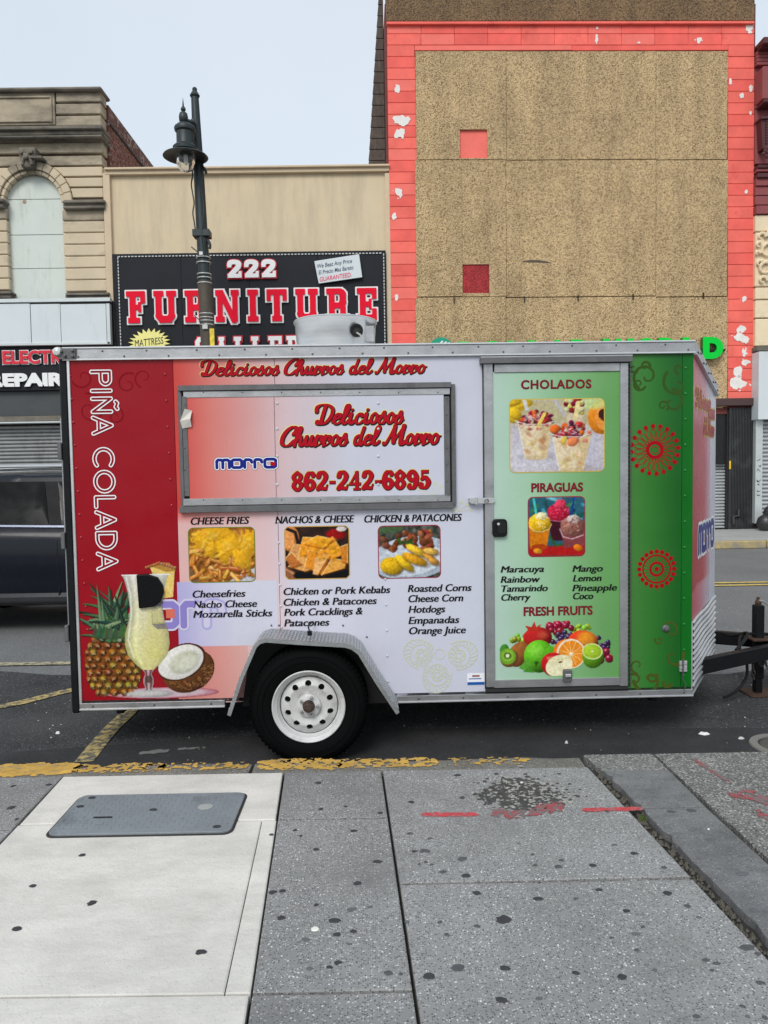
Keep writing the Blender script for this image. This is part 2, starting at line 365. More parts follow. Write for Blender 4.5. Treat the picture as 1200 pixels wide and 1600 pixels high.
# painted print: a small canvas whose colours sit on the vertices of a thin sheet --------------------------------
def vnoise(h, w, cell, seed=0):
    r = np.random.default_rng(seed); gh, gw = int(h/cell)+3, int(w/cell)+3; g = r.random((gh, gw))
    y = np.arange(h)/cell; x = np.arange(w)/cell; yi = y.astype(int); xi = x.astype(int); fy = (y-yi)[:, None]; fx = (x-xi)[None, :]
    fy = fy*fy*(3-2*fy); fx = fx*fx*(3-2*fx)
    a = g[yi][:, xi]; b = g[yi][:, xi+1]; c = g[yi+1][:, xi]; d = g[yi+1][:, xi+1]
    return (a*(1-fx)+b*fx)*(1-fy)+(c*(1-fx)+d*fx)*fy
def fnoise(h, w, cell, seed=0, o=4):
    s = 0; t = 0
    for k in range(o):
        s = s+vnoise(h, w, max(1.01, cell/2**k), seed+k)/2**k; t += 1/2**k
    return s/t
class Canvas:
    """coordinates are photograph pixels relative to the canvas' corner, y down; k samples per pixel"""
    def __init__(s, w, h, k=1.0, bg=(128, 128, 128), alpha=1.0):
        s.w, s.h, s.k = w, h, k; s.nx, s.ny = int(w*k)+1, int(h*k)+1
        s.C = np.zeros((s.ny, s.nx, 3))+np.array(bg, float); s.A = np.full((s.ny, s.nx), float(alpha))
        s.gx = np.arange(s.nx)[None, :]/k; s.gy = np.arange(s.ny)[:, None]/k
    def put(s, mask, col, op=1.0):
        m = np.clip(mask, 0, 1)*op; c = np.array(col, float) if not isinstance(col, np.ndarray) else col
        s.C = s.C*(1-m[..., None])+c*m[..., None]; s.A = np.maximum(s.A, m)
    def ell(s, cx, cy, rx, ry, col, rot=0.0, shade=0.0, op=1.0, soft=1.0, rough=0.0, seed=1, light=(-.5, -.6), rim=None):
        c, n = cos(rot), sin(rot); X = (s.gx-cx); Y = (s.gy-cy); u = (X*c+Y*n)/rx; v = (-X*n+Y*c)/ry
        d = np.hypot(u, v)
        if rough: d = d+(fnoise(s.ny, s.nx, max(3, rx*s.k*.4), seed)-.5)*rough
        m = (1-d)*min(rx, ry)/soft+.5
        cc = np.zeros_like(s.C)+np.array(col, float)
        if shade:
            sh = 1+shade*((X*light[0]+Y*light[1])/max(rx, ry))-shade*.35*d*d; cc = cc*sh[..., None]
        if rim: cc = np.where((d > rim[0])[..., None], np.array(rim[1], float), cc)
        s.put(m, np.clip(cc, 0, 255), op)
    def line(s, pts, r, col, op=1.0, soft=1.0, taper=False):
        D = np.full((s.ny, s.nx), 99.0); n = len(pts)-1
        for i, (a, b) in enumerate(zip(pts[:-1], pts[1:])):
            dx, dy = b[0]-a[0], b[1]-a[1]; l2 = dx*dx+dy*dy+1e-9
            t = np.clip(((s.gx-a[0])*dx+(s.gy-a[1])*dy)/l2, 0, 1); rr = r*(1-(i+t)/n*.85) if taper else r
            D = np.minimum(D, np.hypot(s.gx-a[0]-t*dx, s.gy-a[1]-t*dy)-rr)
        s.put(-D/soft+.5, col, op)
    def pol(s, pts, col, op=1.0, soft=.7):
        ins = np.zeros((s.ny, s.nx), bool); D = np.full((s.ny, s.nx), 99.0); m = len(pts)
        for i in range(m):
            (x0, y0), (x1, y1) = pts[i], pts[(i+1) % m]
            if y0 != y1:
                cr = ((s.gy >= min(y0, y1)) & (s.gy < max(y0, y1))) & (s.gx < (x1-x0)*(s.gy-y0)/(y1-y0)+x0); ins ^= cr
            dx, dy = x1-x0, y1-y0; t = np.clip(((s.gx-x0)*dx+(s.gy-y0)*dy)/(dx*dx+dy*dy+1e-9), 0, 1)
            D = np.minimum(D, np.hypot(s.gx-x0-t*dx, s.gy-y0-t*dy))
        s.put(np.where(ins, D, -D)/soft+.5, col, op)
    def grain(s, amt, cell=3, seed=3):
        n = fnoise(s.ny, s.nx, cell*s.k, seed); s.C = np.clip(s.C*(1+amt*(n-.5)*2)[..., None], 0, 255)
    def build(s, name, parent, u0, z1, sc, y, m, corner=0.0, to3=None, gain=GAIN):
        """u0,z1: left and top in metres; sc metres per pixel"""
        A = s.A.copy()
        if corner:
            qx = np.abs(s.gx-s.w/2)-(s.w/2-corner); qy = np.abs(s.gy-s.h/2)-(s.h/2-corner)
            A = np.where((qx > 0) & (qy > 0) & (np.hypot(qx, qy) > corner), 0, A)
        a4 = (A[:-1, :-1]+A[1:, :-1]+A[1:, 1:]+A[:-1, 1:])/4 >= .5
        idx = np.arange(s.ny*s.nx).reshape(s.ny, s.nx)
        Q = np.stack([idx[1:, :-1][a4], idx[1:, 1:][a4], idx[:-1, 1:][a4], idx[:-1, :-1][a4]], 1)
        used = np.unique(Q); remap = -np.ones(s.ny*s.nx, int); remap[used] = np.arange(len(used)); Q = remap[Q]
        gx = np.broadcast_to(s.gx, A.shape).ravel()[used]; gy = np.broadcast_to(s.gy, A.shape).ravel()[used]
        co = np.stack([u0+gx*sc, np.full(len(used), y), z1-gy*sc], 1)
        if to3: co = np.array([to3(a, b) for a, b in zip(co[:, 0], co[:, 2])])
        me = bpy.data.meshes.new(name); me.vertices.add(len(used)); me.vertices.foreach_set('co', co.ravel())
        me.loops.add(Q.size); me.loops.foreach_set('vertex_index', Q.ravel().astype(np.int32))
        me.polygons.add(len(Q)); me.polygons.foreach_set('loop_start', np.arange(0, Q.size, 4, dtype=np.int32))
        try: me.polygons.foreach_set('loop_total', np.full(len(Q), 4, dtype=np.int32))
        except Exception: pass
        me.update(calc_edges=True)
        at = me.color_attributes.new('Col', 'FLOAT_COLOR', 'POINT')
        c = np.minimum(lin(s.C.reshape(-1, 3)[used])*gain, .9); at.data.foreach_set('color', np.concatenate([c, np.ones((len(c), 1))], 1).ravel())
        o = bpy.data.objects.new(name, me); COL.objects.link(o); me.materials.append(m); o.parent = parent
        return o
# ================================================================== GROUND
ASPH = mat('asphalt', (.165, .166, .168), .95, var=.18, vscale=.7, bump=.6, bscale=60, speck=[((.34, .34, .34), 90, .42, .3), ((.06, .06, .06), 110, .42, .35)], spec=.2)
ASPH_NEW = mat('gutter_asphalt', (.036, .036, .038), .85, var=.4, vscale=2.2, bump=.35, bscale=70, speck=[((.10, .10, .10), 80, .3, .2)], spec=.25)
ASPH_DK = mat('dark_asphalt', (.045, .046, .049), .9, var=.35, vscale=1.6, bump=1.0, bscale=55, speck=[((.16, .16, .16), 70, .42, .3), ((.40, .40, .38), 40, .2, .14), ((.012, .012, .012), 60, .45, .4)], stain=((.09, .09, .092), .7, .45, .8, (1, 1, 1)), spec=.25)
CONC = mat('sidewalk_concrete', (.262, .259, .256), .9, objvar=.07, var=.24, vscale=1.1, bump=.5, bscale=140, speck=[((.50, .50, .50), 130, .46, .26), ((.09, .09, .09), 140, .52, .36), ((.75, .75, .75), 80, .3, .16)], stain=((.15, .148, .145), 1.7, .5, .82, (1, 1, 1)))
CONC_OLD = mat('smooth_grey_concrete', (.155, .155, .157), .92, var=.3, vscale=4, bump=.3, bscale=60, stain=((.085, .085, .085), 5.0, .48, .8, (1, 2, 1)), speck=[((.3, .3, .3), 120, .4, .25), ((.07, .07, .07), 100, .4, .3)])
CONC_LIGHT = mat('pale_new_concrete', (.63, .605, .56), .88, objvar=.03, var=.16, vscale=2.2, bump=.35, bscale=70, stain=((.44, .42, .385), 3.2, .42, .85, (1, 2.2, 1)), speck=[((.45, .43, .4), 110, .3, .3)])
DIRT = mat('joint_dirt', (.035, .032, .028), .95, var=.4, vscale=20, bump=1, bscale=60)
AGG = mat('exposed_aggregate', (.19, .188, .18), .92, var=.3, vscale=4, bump=.9, bscale=80, speck=[((.50, .48, .45), 85, .52, .42), ((.035, .035, .035), 100, .52, .42)])
KERBM = mat('kerb_stone', (.19, .18, .16), .9, var=.3, vscale=4, bump=.9, bscale=50, speck=[((.4, .38, .34), 80, .4, .3), ((.06, .06, .06), 70, .4, .3)])
KERBY = mat('kerb_yellow_paint', (.68, .40, .06), .8, var=.25, vscale=5, bump=.6, bscale=60, stain=((.19, .18, .16), 9, .50, .60, (1, 1.4, 1)))
def ymat(name, col, lo, hi, sc=14):
    return mat(name, col, .85, var=.2, vscale=6, bump=.5, bscale=60, stain=((.075, .076, .08), sc, lo, hi, (1, 1, 1)))
YEL = ymat('road_yellow', (.62, .45, .10), .50, .70); YELW = ymat('worn_road_yellow', (.50, .38, .14), .44, .56, 22)
CREAMP = ymat('worn_cream_line', (.42, .37, .24), .46, .62, 16)
def sheet(name, m, pts, z, kind='structure', parent=None):
    mb = MB(); mb.add([(x, y, z) for x, y in pts], [tuple(range(len(pts)))]); o = mb.build(name, m, parent)
    if kind: o['kind'] = kind
    return o
sheet('ground', mat('ground_dirt', (.12, .115, .11), .95, bump=.3), [(-300, -300), (300, -300), (300, 300), (-300, 300)], -.03)
sheet('road', ASPH, [(-80, 4.05), (80, 4.05), (80, 15.45), (-80, 15.45)], 0.0)
_r = random.Random(9); _e = [(x*.35-14, 6.35+.12*math.sin(x*.9)+.22*math.sin(x*.23+1)+_r.uniform(-.05, .05)) for x in range(80)]
sheet('road_patch', ASPH_DK, [(-14, 4.07)]+[(14, 4.07)]+_e[::-1], .004)
sheet('gutter', ASPH_NEW, [(-30, 4.09), (-2.9, 4.09), (-2.4, 4.62), (-.6, 4.9), (1.0, 4.95), (1.5, 4.86), (3.5, 4.80), (30, 4.9), (30, 4.09)][::1], .0075)
# painted road lines
def stripe(pts, wd, m, z=.011, name='road_line'):
    """a ribbon of paint along a path"""
    P = [Vector((a, b)) for a, b in pts]; L_, R_ = [], []
    for i, p in enumerate(P):
        d = (P[min(i+1, len(P)-1)]-P[max(i-1, 0)]).normalized(); n = Vector((-d.y, d.x))*wd/2; L_.append(p+n); R_.append(p-n)
    mb = MB(); n = len(P); mb.add([(q.x, q.y, z) for q in L_+R_], [(i+n, i+1+n, i+1, i) for i in range(n-1)]); o = mb.build(name, m); o['kind'] = 'structure'; return o
stripe([(-60, 10.88), (60, 10.88)], .10, YEL); stripe([(-60, 10.64), (60, 10.64)], .10, YEL)
stripe([(-30, 6.88), (-1.2, 6.84)], .11, CREAMP)
stripe(smooth_path([(-3.6, 5.2), (-2.79, 5.58), (-2.43, 5.97), (-1.9, 6.2)]), .11, YELW)
stripe(smooth_path([(-1.86, 5.75), (-1.80, 5.4), (-1.80, 5.0), (-1.76, 4.45)]), .11, YELW, name='road_line')
# near sidewalk: bed, slabs, kerb stones
side = thing('sidewalk', kind='structure')
sheet('sidewalk_bed', DIRT, [(-40, -30), (40, -30), (40, 3.95), (-40, 3.95)], .105, None, side)
def slab(poly, m, name='paving_slab', z=.14, g=.006):
    A = sum(poly[i][0]*poly[(i+1) % len(poly)][1]-poly[(i+1) % len(poly)][0]*poly[i][1] for i in range(len(poly)))
    if A < 0: poly = poly[::-1]
    return MB().slab(inset(poly, g), .09, z, .005).build(name, m, side)
LX = lambda y: -.515+(3.94-y)*.063            # right edge of the pale slab
def SX(y): return -.005+(3.92-y)*.052         # next joint
CX = lambda y: 1.085+(3.89-y)*.088            # broken joint
slab([(-1.66, 3.915), (LX(3.92)-.001, 3.915), (LX(3.37), 3.365), (-1.635, 3.365)], CONC_LIGHT)
slab([(-1.635, 3.365), (-.545, 3.365), (-.485, 2.222), (-1.60, 2.235)], CONC_LIGHT, g=.002)
slab([(-.545, 3.365), (LX(3.37), 3.365), (LX(2.21), 2.222), (-.485, 2.222)], CONC_LIGHT, g=.002)
slab([(-1.60, 2.235), (LX(2.21), 2.222), (LX(.6), .6), (-1.55, .6)], CONC_LIGHT)
for y0, y1 in ((3.915, 3.37), (3.37, 2.22), (2.22, 1.05)):
    slab([(LX(y0), y0), (SX(y0), y0), (SX(y1), y1), (LX(y1), y1)], CONC)
for y0, y1 in ((3.915, 2.815), (2.815, 1.0)):
    slab([(SX(y0), y0-.0), (CX(y0)-.012, y0), (CX(y1)-.012, y1+.01), (SX(y1), y1)], CONC)
for y0, y1 in ((3.915, 3.32), (3.32, 2.2), (2.2, 1.05)):
    slab([(-2.9, y0), (-1.655+(3.9-y0)*.03, y0), (-1.655+(3.9-y1)*.03, y1), (-2.9, y1)], CONC)
# slab right of the broken joint, with a ragged edge
rr_ = random.Random(3)
for y0, y1 in ((3.86, 3.415), (3.415, 1.0)):
    n = 11 if y0 > 3.5 else 55
    L_ = [(CX(y0+(y1-y0)*i/n)+.040+.010*rr_.random()+(.014 if rr_.random() < .12 else 0), y0+(y1-y0)*i/n) for i in range(n+1)]
    slab(L_+[(1.60 if y1 < 2 else 1.475, y1), (1.47 if y0 > 3.5 else 1.475, y0)], CONC_OLD, g=.004, z=.141)
slab([(1.475, 4.09), (9, 4.09), (9, 1.0), (1.60, 1.0)], AGG, name='aggregate_slab', g=.003, z=.136)
slab([(1.09, 4.09), (1.47, 4.09), (1.47, 3.86), (1.13, 3.86)], AGG, name='aggregate_slab', g=.002, z=.137)
for i in range(6):      # slabs around and behind the camera
    for j in range(3):
        slab([(-7+i*2.4, .97-j*2), (-4.6+i*2.4, .97-j*2), (-4.6+i*2.4, -1.03-j*2), (-7+i*2.4, -1.03-j*2)], CONC)
for i in range(3): slab([(-2.92-i*1.6, 3.91), (-4.5-i*1.6, 3.91), (-4.5-i*1.6, .97), (-2.92-i*1.6, .97)], CONC)
# kerb stones
def kerb(x0, x1, m=KERBM, y0=3.925, y1=4.105, z=.13, parent=None):
    prof = [(y0, .0), (y1, .0), (y1-.01, z-.03), (y1-.03, z-.004), (y1-.05, z), (y0, z+.002)]
    mb = MB(); n = len(prof); k = 12; vs = []
    for i in range(k+1):
        x = x0+(x1-x0)*i/k
        for j, (y, zz) in enumerate(prof):
            w_ = (.005*math.sin(x*7+j)+.003*math.sin(x*19+j*2)) if j >= 2 else 0
            vs.append((x, y+(w_ if j < 5 else 0), zz+(w_*.5 if j < 4 else 0)))
    fs = [(i*n+j, i*n+(j+1) % n, (i+1)*n+(j+1) % n, (i+1)*n+j) for i in range(k) for j in range(n)]
    fs += [tuple(range(n)), tuple(range(k*n+n-1, k*n-1, -1))]
    mb.add(vs, [f[::-1] for f in fs]); return mb.build('kerb_stone', m, parent or side, smooth=True)
ks = [(-7.6, -5.2), (-5.2, -2.95), (-2.94, -.703), (-.685, 1.06)]
for a, b in ks: kerb(a, b)
# flaked yellow paint on the kerb: real shapes lying on the stone
def blot(name, m, pts, z, parent, seed=0, rag=.5, res=.006, scale=.03, hole=0.0, kind=None, label=None):
    """ground marking with a ragged outline; pts = strokes (x,y,r)"""
    s = SDF(); s.stroke(pts) if len(pts) > 1 else s.dot(*pts[0])
    x0, y0, x1, y1 = s.bounds(); X = np.arange(x0-.02, x1+.02, res); Y = np.arange(y0-.02, y1+.02, res)
    F = s.field(X, Y, .05); n = fnoise(len(Y), len(X), scale/res, seed, 4)
    R = max(p[2] for p in pts); F = F+(n-.5)*rag*R*2
    if hole: F = np.maximum(F, (fnoise(len(Y), len(X), scale/res*.6, seed+50, 3)-hole)*R*2)
    V, Fs = contour(F, X, Y); mb = MB(); mb.v = [(a, b, z) for a, b in V]; mb.f = Fs
    if not Fs: return None
    return mb.build(name, m, parent, kind=kind, label=label)
KP = mat('yellow_paint_flakes', (.56, .34, .075), .8, var=.4, vscale=9, bump=.5, bscale=60, stain=((.20, .185, .155), 26, .50, .68, (.6, 1.3, 1)), spec=.2)
for (a, b, h, hl) in ((-7, -2.96, .085, 0), (-2.93, -1.62, .083, .80), (-1.66, -1.15, .06, .56), (-1.3, -.72, .05, .44), (-.67, -.2, .075, .62), (-.25, .3, .06, .55), (.3, .8, .05, .40), (1.55, 3.2, .05, .40)):
    blot('yellow_paint', KP, [(a+h, 4.03, h), (b-h, 4.03, h)], .1345, side, seed=int(b*10)+77, rag=.4, scale=.035, hole=hl, res=.0045)
# red spray marks
RED = mat('red_spray_paint', (.50, .045, .055), .8, var=.35, vscale=30, bump=.4, bscale=80, stain=((.23, .19, .19), 55, .5, .62, (1, 1, 1)))
REDF = mat('faded_red_spray', (.36, .05, .06), .85, var=.35, vscale=30, bump=.6, bscale=70, stain=((.17, .15, .15), 40, .42, .56, (1, 1, 1)))
def g3(px, py, r, z=.14): x, y = G(px, py, z); return (x, y, r)
blot('red_paint_mark', RED, [g3(664, 1273, .022), g3(742, 1273, .018)], .1415, side, 5, .35)
blot('red_paint_mark', RED, [g3(914, 1266, .018), g3(1000, 1264, .018)], .1425, side, 6, .4)
blot('red_paint_mark', REDF, [g3(774, 1270, .03), g3(800, 1273, .035), g3(828, 1271, .03), g3(850, 1264, .045), g3(872, 1260, .04)], .1425, side, 7, .8, scale=.025, hole=.68)
blot('red_paint_mark', REDF, [g3(1085, 1186, .015), g3(1110, 1203, .014), g3(1140, 1222, .012)], .1385, side, 9, .8, hole=.6)
blot('red_paint_mark', REDF, [g3(1140, 1240, .03), g3(1180, 1243, .05), g3(1215, 1262, .03)], .1385, side, 10, 1.0, hole=.55, scale=.05)
blot('red_paint_mark', REDF, [g3(1182, 1268, .02), g3(1230, 1290, .03)], .1385, side, 11, .8, hole=.6)
# chewing gum and drips
GUM = [mat('gum_%s' % n, c, .8, var=.2, vscale=30, bump=.3, bscale=80) for n, c in (('dark', (.035, .035, .04)), ('grey', (.075, .077, .082)), ('soft', (.11, .112, .118)))]
gms = []
for v in range(6):
    q = random.Random(v+20); n = 11
    pts = [(cos(2*pi*i/n)*(1+.22*(q.random()-.5)*(1+v*.5)), sin(2*pi*i/n)*(1+.22*(q.random()-.5)*(1+v*.5))) for i in range(n)]
    me = bpy.data.meshes.new('gum_spot')
    me.from_pydata([(x, y, 0) for x, y in pts]+[(x*.7, y*.7, .0022/.02) for x, y in pts], [], [(i, (i+1) % n, n+(i+1) % n, n+i) for i in range(n)]+[tuple(range(n, 2*n))]); gms.append(me)
def gum(px, py, wpx, tone, z=.1405):
    x, y = G(px, py, z); q = random.Random(px*31+py)
    me = gms[q.randrange(6)]; key = (me.name, tone)
    if key not in MATS:
        m2 = me.copy(); m2.materials.append(GUM[tone]); MATS[key] = m2
    o = bpy.data.objects.new('gum_spot', MATS[key]); COL.objects.link(o); o.parent = side
    d = (Vector((x, y, z))-CO).dot(CF); r = wpx/2*d/FPX
    o.location = (x, y, z); o.scale = (r, r*q.uniform(.55, .8) if tone else r*.8, .02); o.rotation_euler = (0, 0, q.uniform(-.4, .4))
G0 = [(143, 1411, 16), (128, 1336, 11), (51, 1384, 12), (26, 1451, 16), (313, 1487, 18), (494, 1327, 10), (590, 1346, 14), (558, 1380, 14), (425, 1394, 14), (441, 1392, 11), (439, 1434, 14), (494, 1414, 9), (523, 1438, 18), (526, 1460, 13), (552, 1455, 11), (527, 1504, 13), (515, 1511, 10), (745, 1395, 13), (647, 1330, 9), (786, 1437, 26), (670, 1525, 20), (788, 1512, 17), (784, 1562, 18), (841, 1404, 15), (926, 1352, 12), (990, 1333, 12), (1043, 1395, 14), (978, 1423, 12), (936, 1390, 11), (972, 1526, 15), (461, 1297, 8), (424, 1304, 8), (553, 1298, 11), (594, 1270, 9), (501, 1264, 9), (497, 1223, 11), (642, 1253, 11), (715, 1211, 11), (900, 1520, 12), (728, 1368, 15), (540, 1260, 6), (20, 1228, 9), (17, 1262, 14), (26, 1280, 7), (76, 1226, 10), (470, 1306, 6)]
G1 = [(663, 1329, 17), (640, 1302, 10), (672, 1310, 8), (722, 1342, 18), (692, 1362, 12), (665, 1347, 7), (674, 1351, 7), (655, 1350, 6), (715, 1512, 22), (900, 1404, 9), (1074, 1415, 12), (1004, 1448, 8), (1168, 1480, 24), (1184, 1490, 10), (1103, 1500, 12), (1120, 1505, 12), (1112, 1516, 8), (872, 1354, 14), (877, 1344, 9), (745, 1447, 12), (687, 1441, 9), (607, 1520, 14), (626, 1522, 7), (1187, 1535, 15), (1160, 1572, 10), (1088, 1588, 14), (1195, 1590, 10), (1037, 1355, 10), (990, 1610, 12), (1049, 1268, 14), (1080, 1266, 16), (698, 1460, 8), (955, 1465, 8), (994, 1484, 9), (832, 1335, 7), (836, 1352, 8), (843, 1379, 7)]
G2 = [(478, 1468, 15), (548, 1421, 16), (578, 1417, 8), (546, 1475, 7), (484, 1513, 11), (992, 1459, 14), (1023, 1516, 9), (842, 1560, 12), (1092, 1433, 9), (700, 1461, 8), (1160, 1365, 20), (1178, 1422, 14), (1110, 1312, 14), (960, 1320, 10), (810, 1318, 6), (1168, 1588, 8), (1196, 1424, 8), (636, 1440, 9)]
for t, lst in enumerate((G0, G1, G2)):
    for a, b, c in lst: gum(a, b, c, t, .1415 if a < 1000 or b > 1420 else .1425)
for px, py, r in ((492, 1452, 13), (815, 1223, 5), (1107, 1296, 4)):
    x, y = G(px, py, .141); o = bpy.data.objects.new('gum_spot', gms[0].copy()); o.data.materials.append(mat('pale_gum', (.75, .74, .68), .7)); COL.objects.link(o)
    o.parent = side; o.location = (x, y, .1415); rr = r/2*((Vector((x, y, .14))-CO).dot(CF))/FPX; o.scale = (rr, rr, .03); o['label'] = 'fresh pale gum spot'
# crumbled pit with loose stone chips
blot('crumbled_patch', mat('crumbled_concrete', (.075, .073, .07), .95, var=.5, vscale=25, bump=1, bscale=50, speck=[((.35, .34, .32), 40, .45, .35)]), [g3(770, 1243, .06), g3(815, 1228, .10), g3(815, 1252, .10), g3(850, 1243, .07)], .1412, side, 31, .9, scale=.04, hole=.66, res=.005)
def chips(name, m, cx, cy, rx, ry, n, seed, s0=.004, s1=.012, z=.139, kind='stuff'):
    q = random.Random(seed); mb = MB()
    for i in range(n):
        a = q.uniform(0, 2*pi); r = abs(q.gauss(0, .5)); x = cx+cos(a)*r*rx; y = cy+sin(a)*r*ry; s = q.uniform(s0, s1); t = q.uniform(0, pi); h = s*q.uniform(.25, .6)
        P = [(x+cos(t+k*pi/2+q.uniform(-.3, .3))*s*(1 if k % 2 else 1.5), y+sin(t+k*pi/2+q.uniform(-.3, .3))*s, z) for k in range(4)]
        top = [(p[0]*.7+x*.3, p[1]*.7+y*.3, z+h*q.uniform(.7, 1.2)) for p in P]
        mb.add(P+top, [(0, 1, 5, 4), (1, 2, 6, 5), (2, 3, 7, 6), (3, 0, 4, 7), (4, 5, 6, 7)])
    return tag(mb.build(name, m), None, None, None, kind)
pc = G(818, 1240, .14)
c1 = chips('stone_chips', mat('dark_chips', (.06, .058, .052), .9, var=.5, vscale=40, bump=.5), pc[0], pc[1], .24, .20, 700, 2, .004, .013); tag(c1, 'dark loose stone chips crumbled in the middle sidewalk slab', 'gravel')
c2 = chips('stone_chips', mat('pale_chips', (.34, .33, .30), .9, var=.5, vscale=40, bump=.5), pc[0]+.02, pc[1], .26, .21, 500, 5, .004, .011); tag(c2, 'pale loose stone chips crumbled in the middle sidewalk slab', 'gravel')
mb = MB(); q = random.Random(8)      # dirt and grit lying in the broken joint
for i in range(500):
    y = q.uniform(1.2, 3.86); x = CX(y)+.02+q.gauss(0, .012); s = q.uniform(.003, .010); z = .112
    mb.add([(x-s, y-s, z), (x+s, y-s*.6, z), (x+s*.7, y+s, z), (x-s*.6, y+s*.8, z), (x+.1*s, y, z+s*1.6)], [(0, 1, 4), (1, 2, 4), (2, 3, 4), (3, 0, 4)])
tag(mb.build('joint_grit', mat('grit', (.10, .092, .075), .95, var=.5, vscale=40)), 'loose grit filling the broken sidewalk joint', 'gravel', None, 'stuff')
mb = MB(); gx_, gy_ = G(1003, 1279, .12)
for i in range(60):
    a = q.uniform(0, 2*pi); r = q.uniform(0, .015); x, y = gx_+cos(a)*r, gy_+sin(a)*r*2; h = q.uniform(.008, .02); t = q.uniform(0, 2*pi)
    mb.add([(x, y, .115), (x+.004*cos(t), y+.004*sin(t), .115), (x+.008*cos(t+.5), y+.008*sin(t), .12+h)], [(0, 1, 2)])
tag(mb.build('moss_tuft', mat('moss', (.10, .14, .03), .9)), 'small green moss tuft growing in the broken sidewalk joint', 'moss', None, 'stuff')
# utility cover in the pale slab
uc = thing('utility_cover', 'grey diamond patterned utility cover set in the pale slab', 'utility cover', (-1.06, 3.445, .14))
MC = mat('cover_grey', (.20, .225, .245), .6, var=.15, vscale=5, bump=.2, bscale=120, stain=((.11, .12, .13), 4, .52, .68, (1, 1, 1)))
def rrect(x0, x1, y0, y1, r, n=5):
    P = []
    for cx, cy, a in ((x1-r, y1-r, 0), (x0+r, y1-r, 90), (x0+r, y0+r, 180), (x1-r, y0+r, 270)):
        for i in range(n+1): t = RAD(a+90*i/n); P.append((cx+r*cos(t), cy+r*sin(t)))
    return P
MB().slab(rrect(-.408, .406, -.213, .213, .045), -.004, .0035).build('frame_gap', DIRT, uc)
MB().slab(rrect(-.398, .396, -.203, .203, .04), .003, .012, .004).build('plate', MC, uc)
mb = MB()
for i in range(29):
    for j in range(1, 14):
        x = -.385+i*.0265; y = -.19+j*.0268
        if (i+j) % 2: mb.box(x, x+.022, y+.008, y+.013, .0119, .0135)
        else: mb.box(x+.008, x+.013, y, y+.022, .0119, .0135)
mb.build('tread_relief', MC, uc, kind='stuff')
bx('lifting_slot', mat('black_hole', (.008, .008, .008), .9), uc, -.25, -.165, -.055, -.042, .0125, .0142)
mb = MB()
for x, y in ((-.335, .165), (-.355, .07), (.0, .02), (.33, -.16)): mb.slab([(x+.018*cos(t*pi/5), y+.013*sin(t*pi/5)) for t in range(10)], .0125, .0145)
mb.build('dirt_spots', GUM[0], uc, kind='stuff')
MB().slab([(.235+.035*cos(t*pi/8), .04+.03*sin(t*pi/8)) for t in range(16)], .0125, .0148).build('worn_emblem', mat('emblem_worn', (.36, .37, .36), .7, bump=.6, bscale=90), uc)
# road bits: manhole, litter
mh = thing('manhole_cover', 'round iron manhole cover in the gutter asphalt below the hitch', 'manhole cover', (2.42, 4.50, .004))
MB().lathe([(.0, .006), (.14, .006), (.145, .004)], n=32).build('lid', mat('iron_lid', (.10, .095, .085), .7, .3, bump=.5), mh)
MB().lathe([(.155, .003), (.155, .012), (.20, .012), (.205, .003)], n=32).build('ring', mat('iron_ring', (.22, .21, .19), .7, .2, bump=.5), mh)
def litter(px, py, s, col, lab, z=.004):
    x, y = G(px, py, z); q = random.Random(px); n = 7; P = [(s*cos(2*pi*i/n)*(1.5+q.uniform(-.5, .3)), s*sin(2*pi*i/n)*q.uniform(.6, 1.1)) for i in range(n)]
    mb = MB(); mb.add([(a, b, .003) for a, b in P]+[(a*.5, b*.5, .012+q.uniform(0, .008)) for a, b in P], [(i, (i+1) % n, n+(i+1) % n, n+i) for i in range(n)]+[tuple(range(n, 2*n)), tuple(range(n-1, -1, -1))])
    o = mb.build('paper_scrap', mat('litter_%d' % px, col, .7)); o.location = (x, y, z); tag(o, lab, 'litter', 'paper scraps on the road')
litter(1100, 1148, .022, (.8, .8, .8), 'bright white paper scrap on dark gutter near the hitch jack')
litter(1158, 1155, .014, (.5, .5, .48), 'small greyish scrap of litter beside the manhole cover')
litter(91, 1147, .012, (.75, .75, .75), 'small white scrap on the asphalt left of the trailer', 0)
litter(885, 1162, .008, (.6, .6, .6), 'tiny pale scrap in the shade under the trailer door')
# dried spills under the trailer
for a, b, r, sd in ((243, 1175, .06, 3), (300, 1170, .05, 4)):
    x, y = G(a, b, .01); o = blot('dried_spill', mat('dried_spill', (.16, .16, .15), .8, var=.3, vscale=20), [(x-.05, y, r*.6), (x+.06, y+.02, r*.4)], .0105, None, sd, 1.1, scale=.05); o['kind'] = 'structure'
mb = MB(); q = random.Random(77)
for i in range(700):
    x = q.uniform(-3, 6); y = q.uniform(4.15, 9); s = q.uniform(.002, .007)
    if y < 4.12: continue
    mb.add([(x-s, y-s, .005), (x+s, y-s*.6, .005), (x+s*.7, y+s, .005), (x-s*.6, y+s*.8, .005), (x, y, .005+s)], [(0, 1, 4), (1, 2, 4), (2, 3, 4), (3, 0, 4)])
tag(mb.build('road_grit', mat('road_grit', (.42, .41, .38), .9, var=.5, vscale=9)), 'pale grit scattered over the dark asphalt', 'gravel', None, 'stuff')
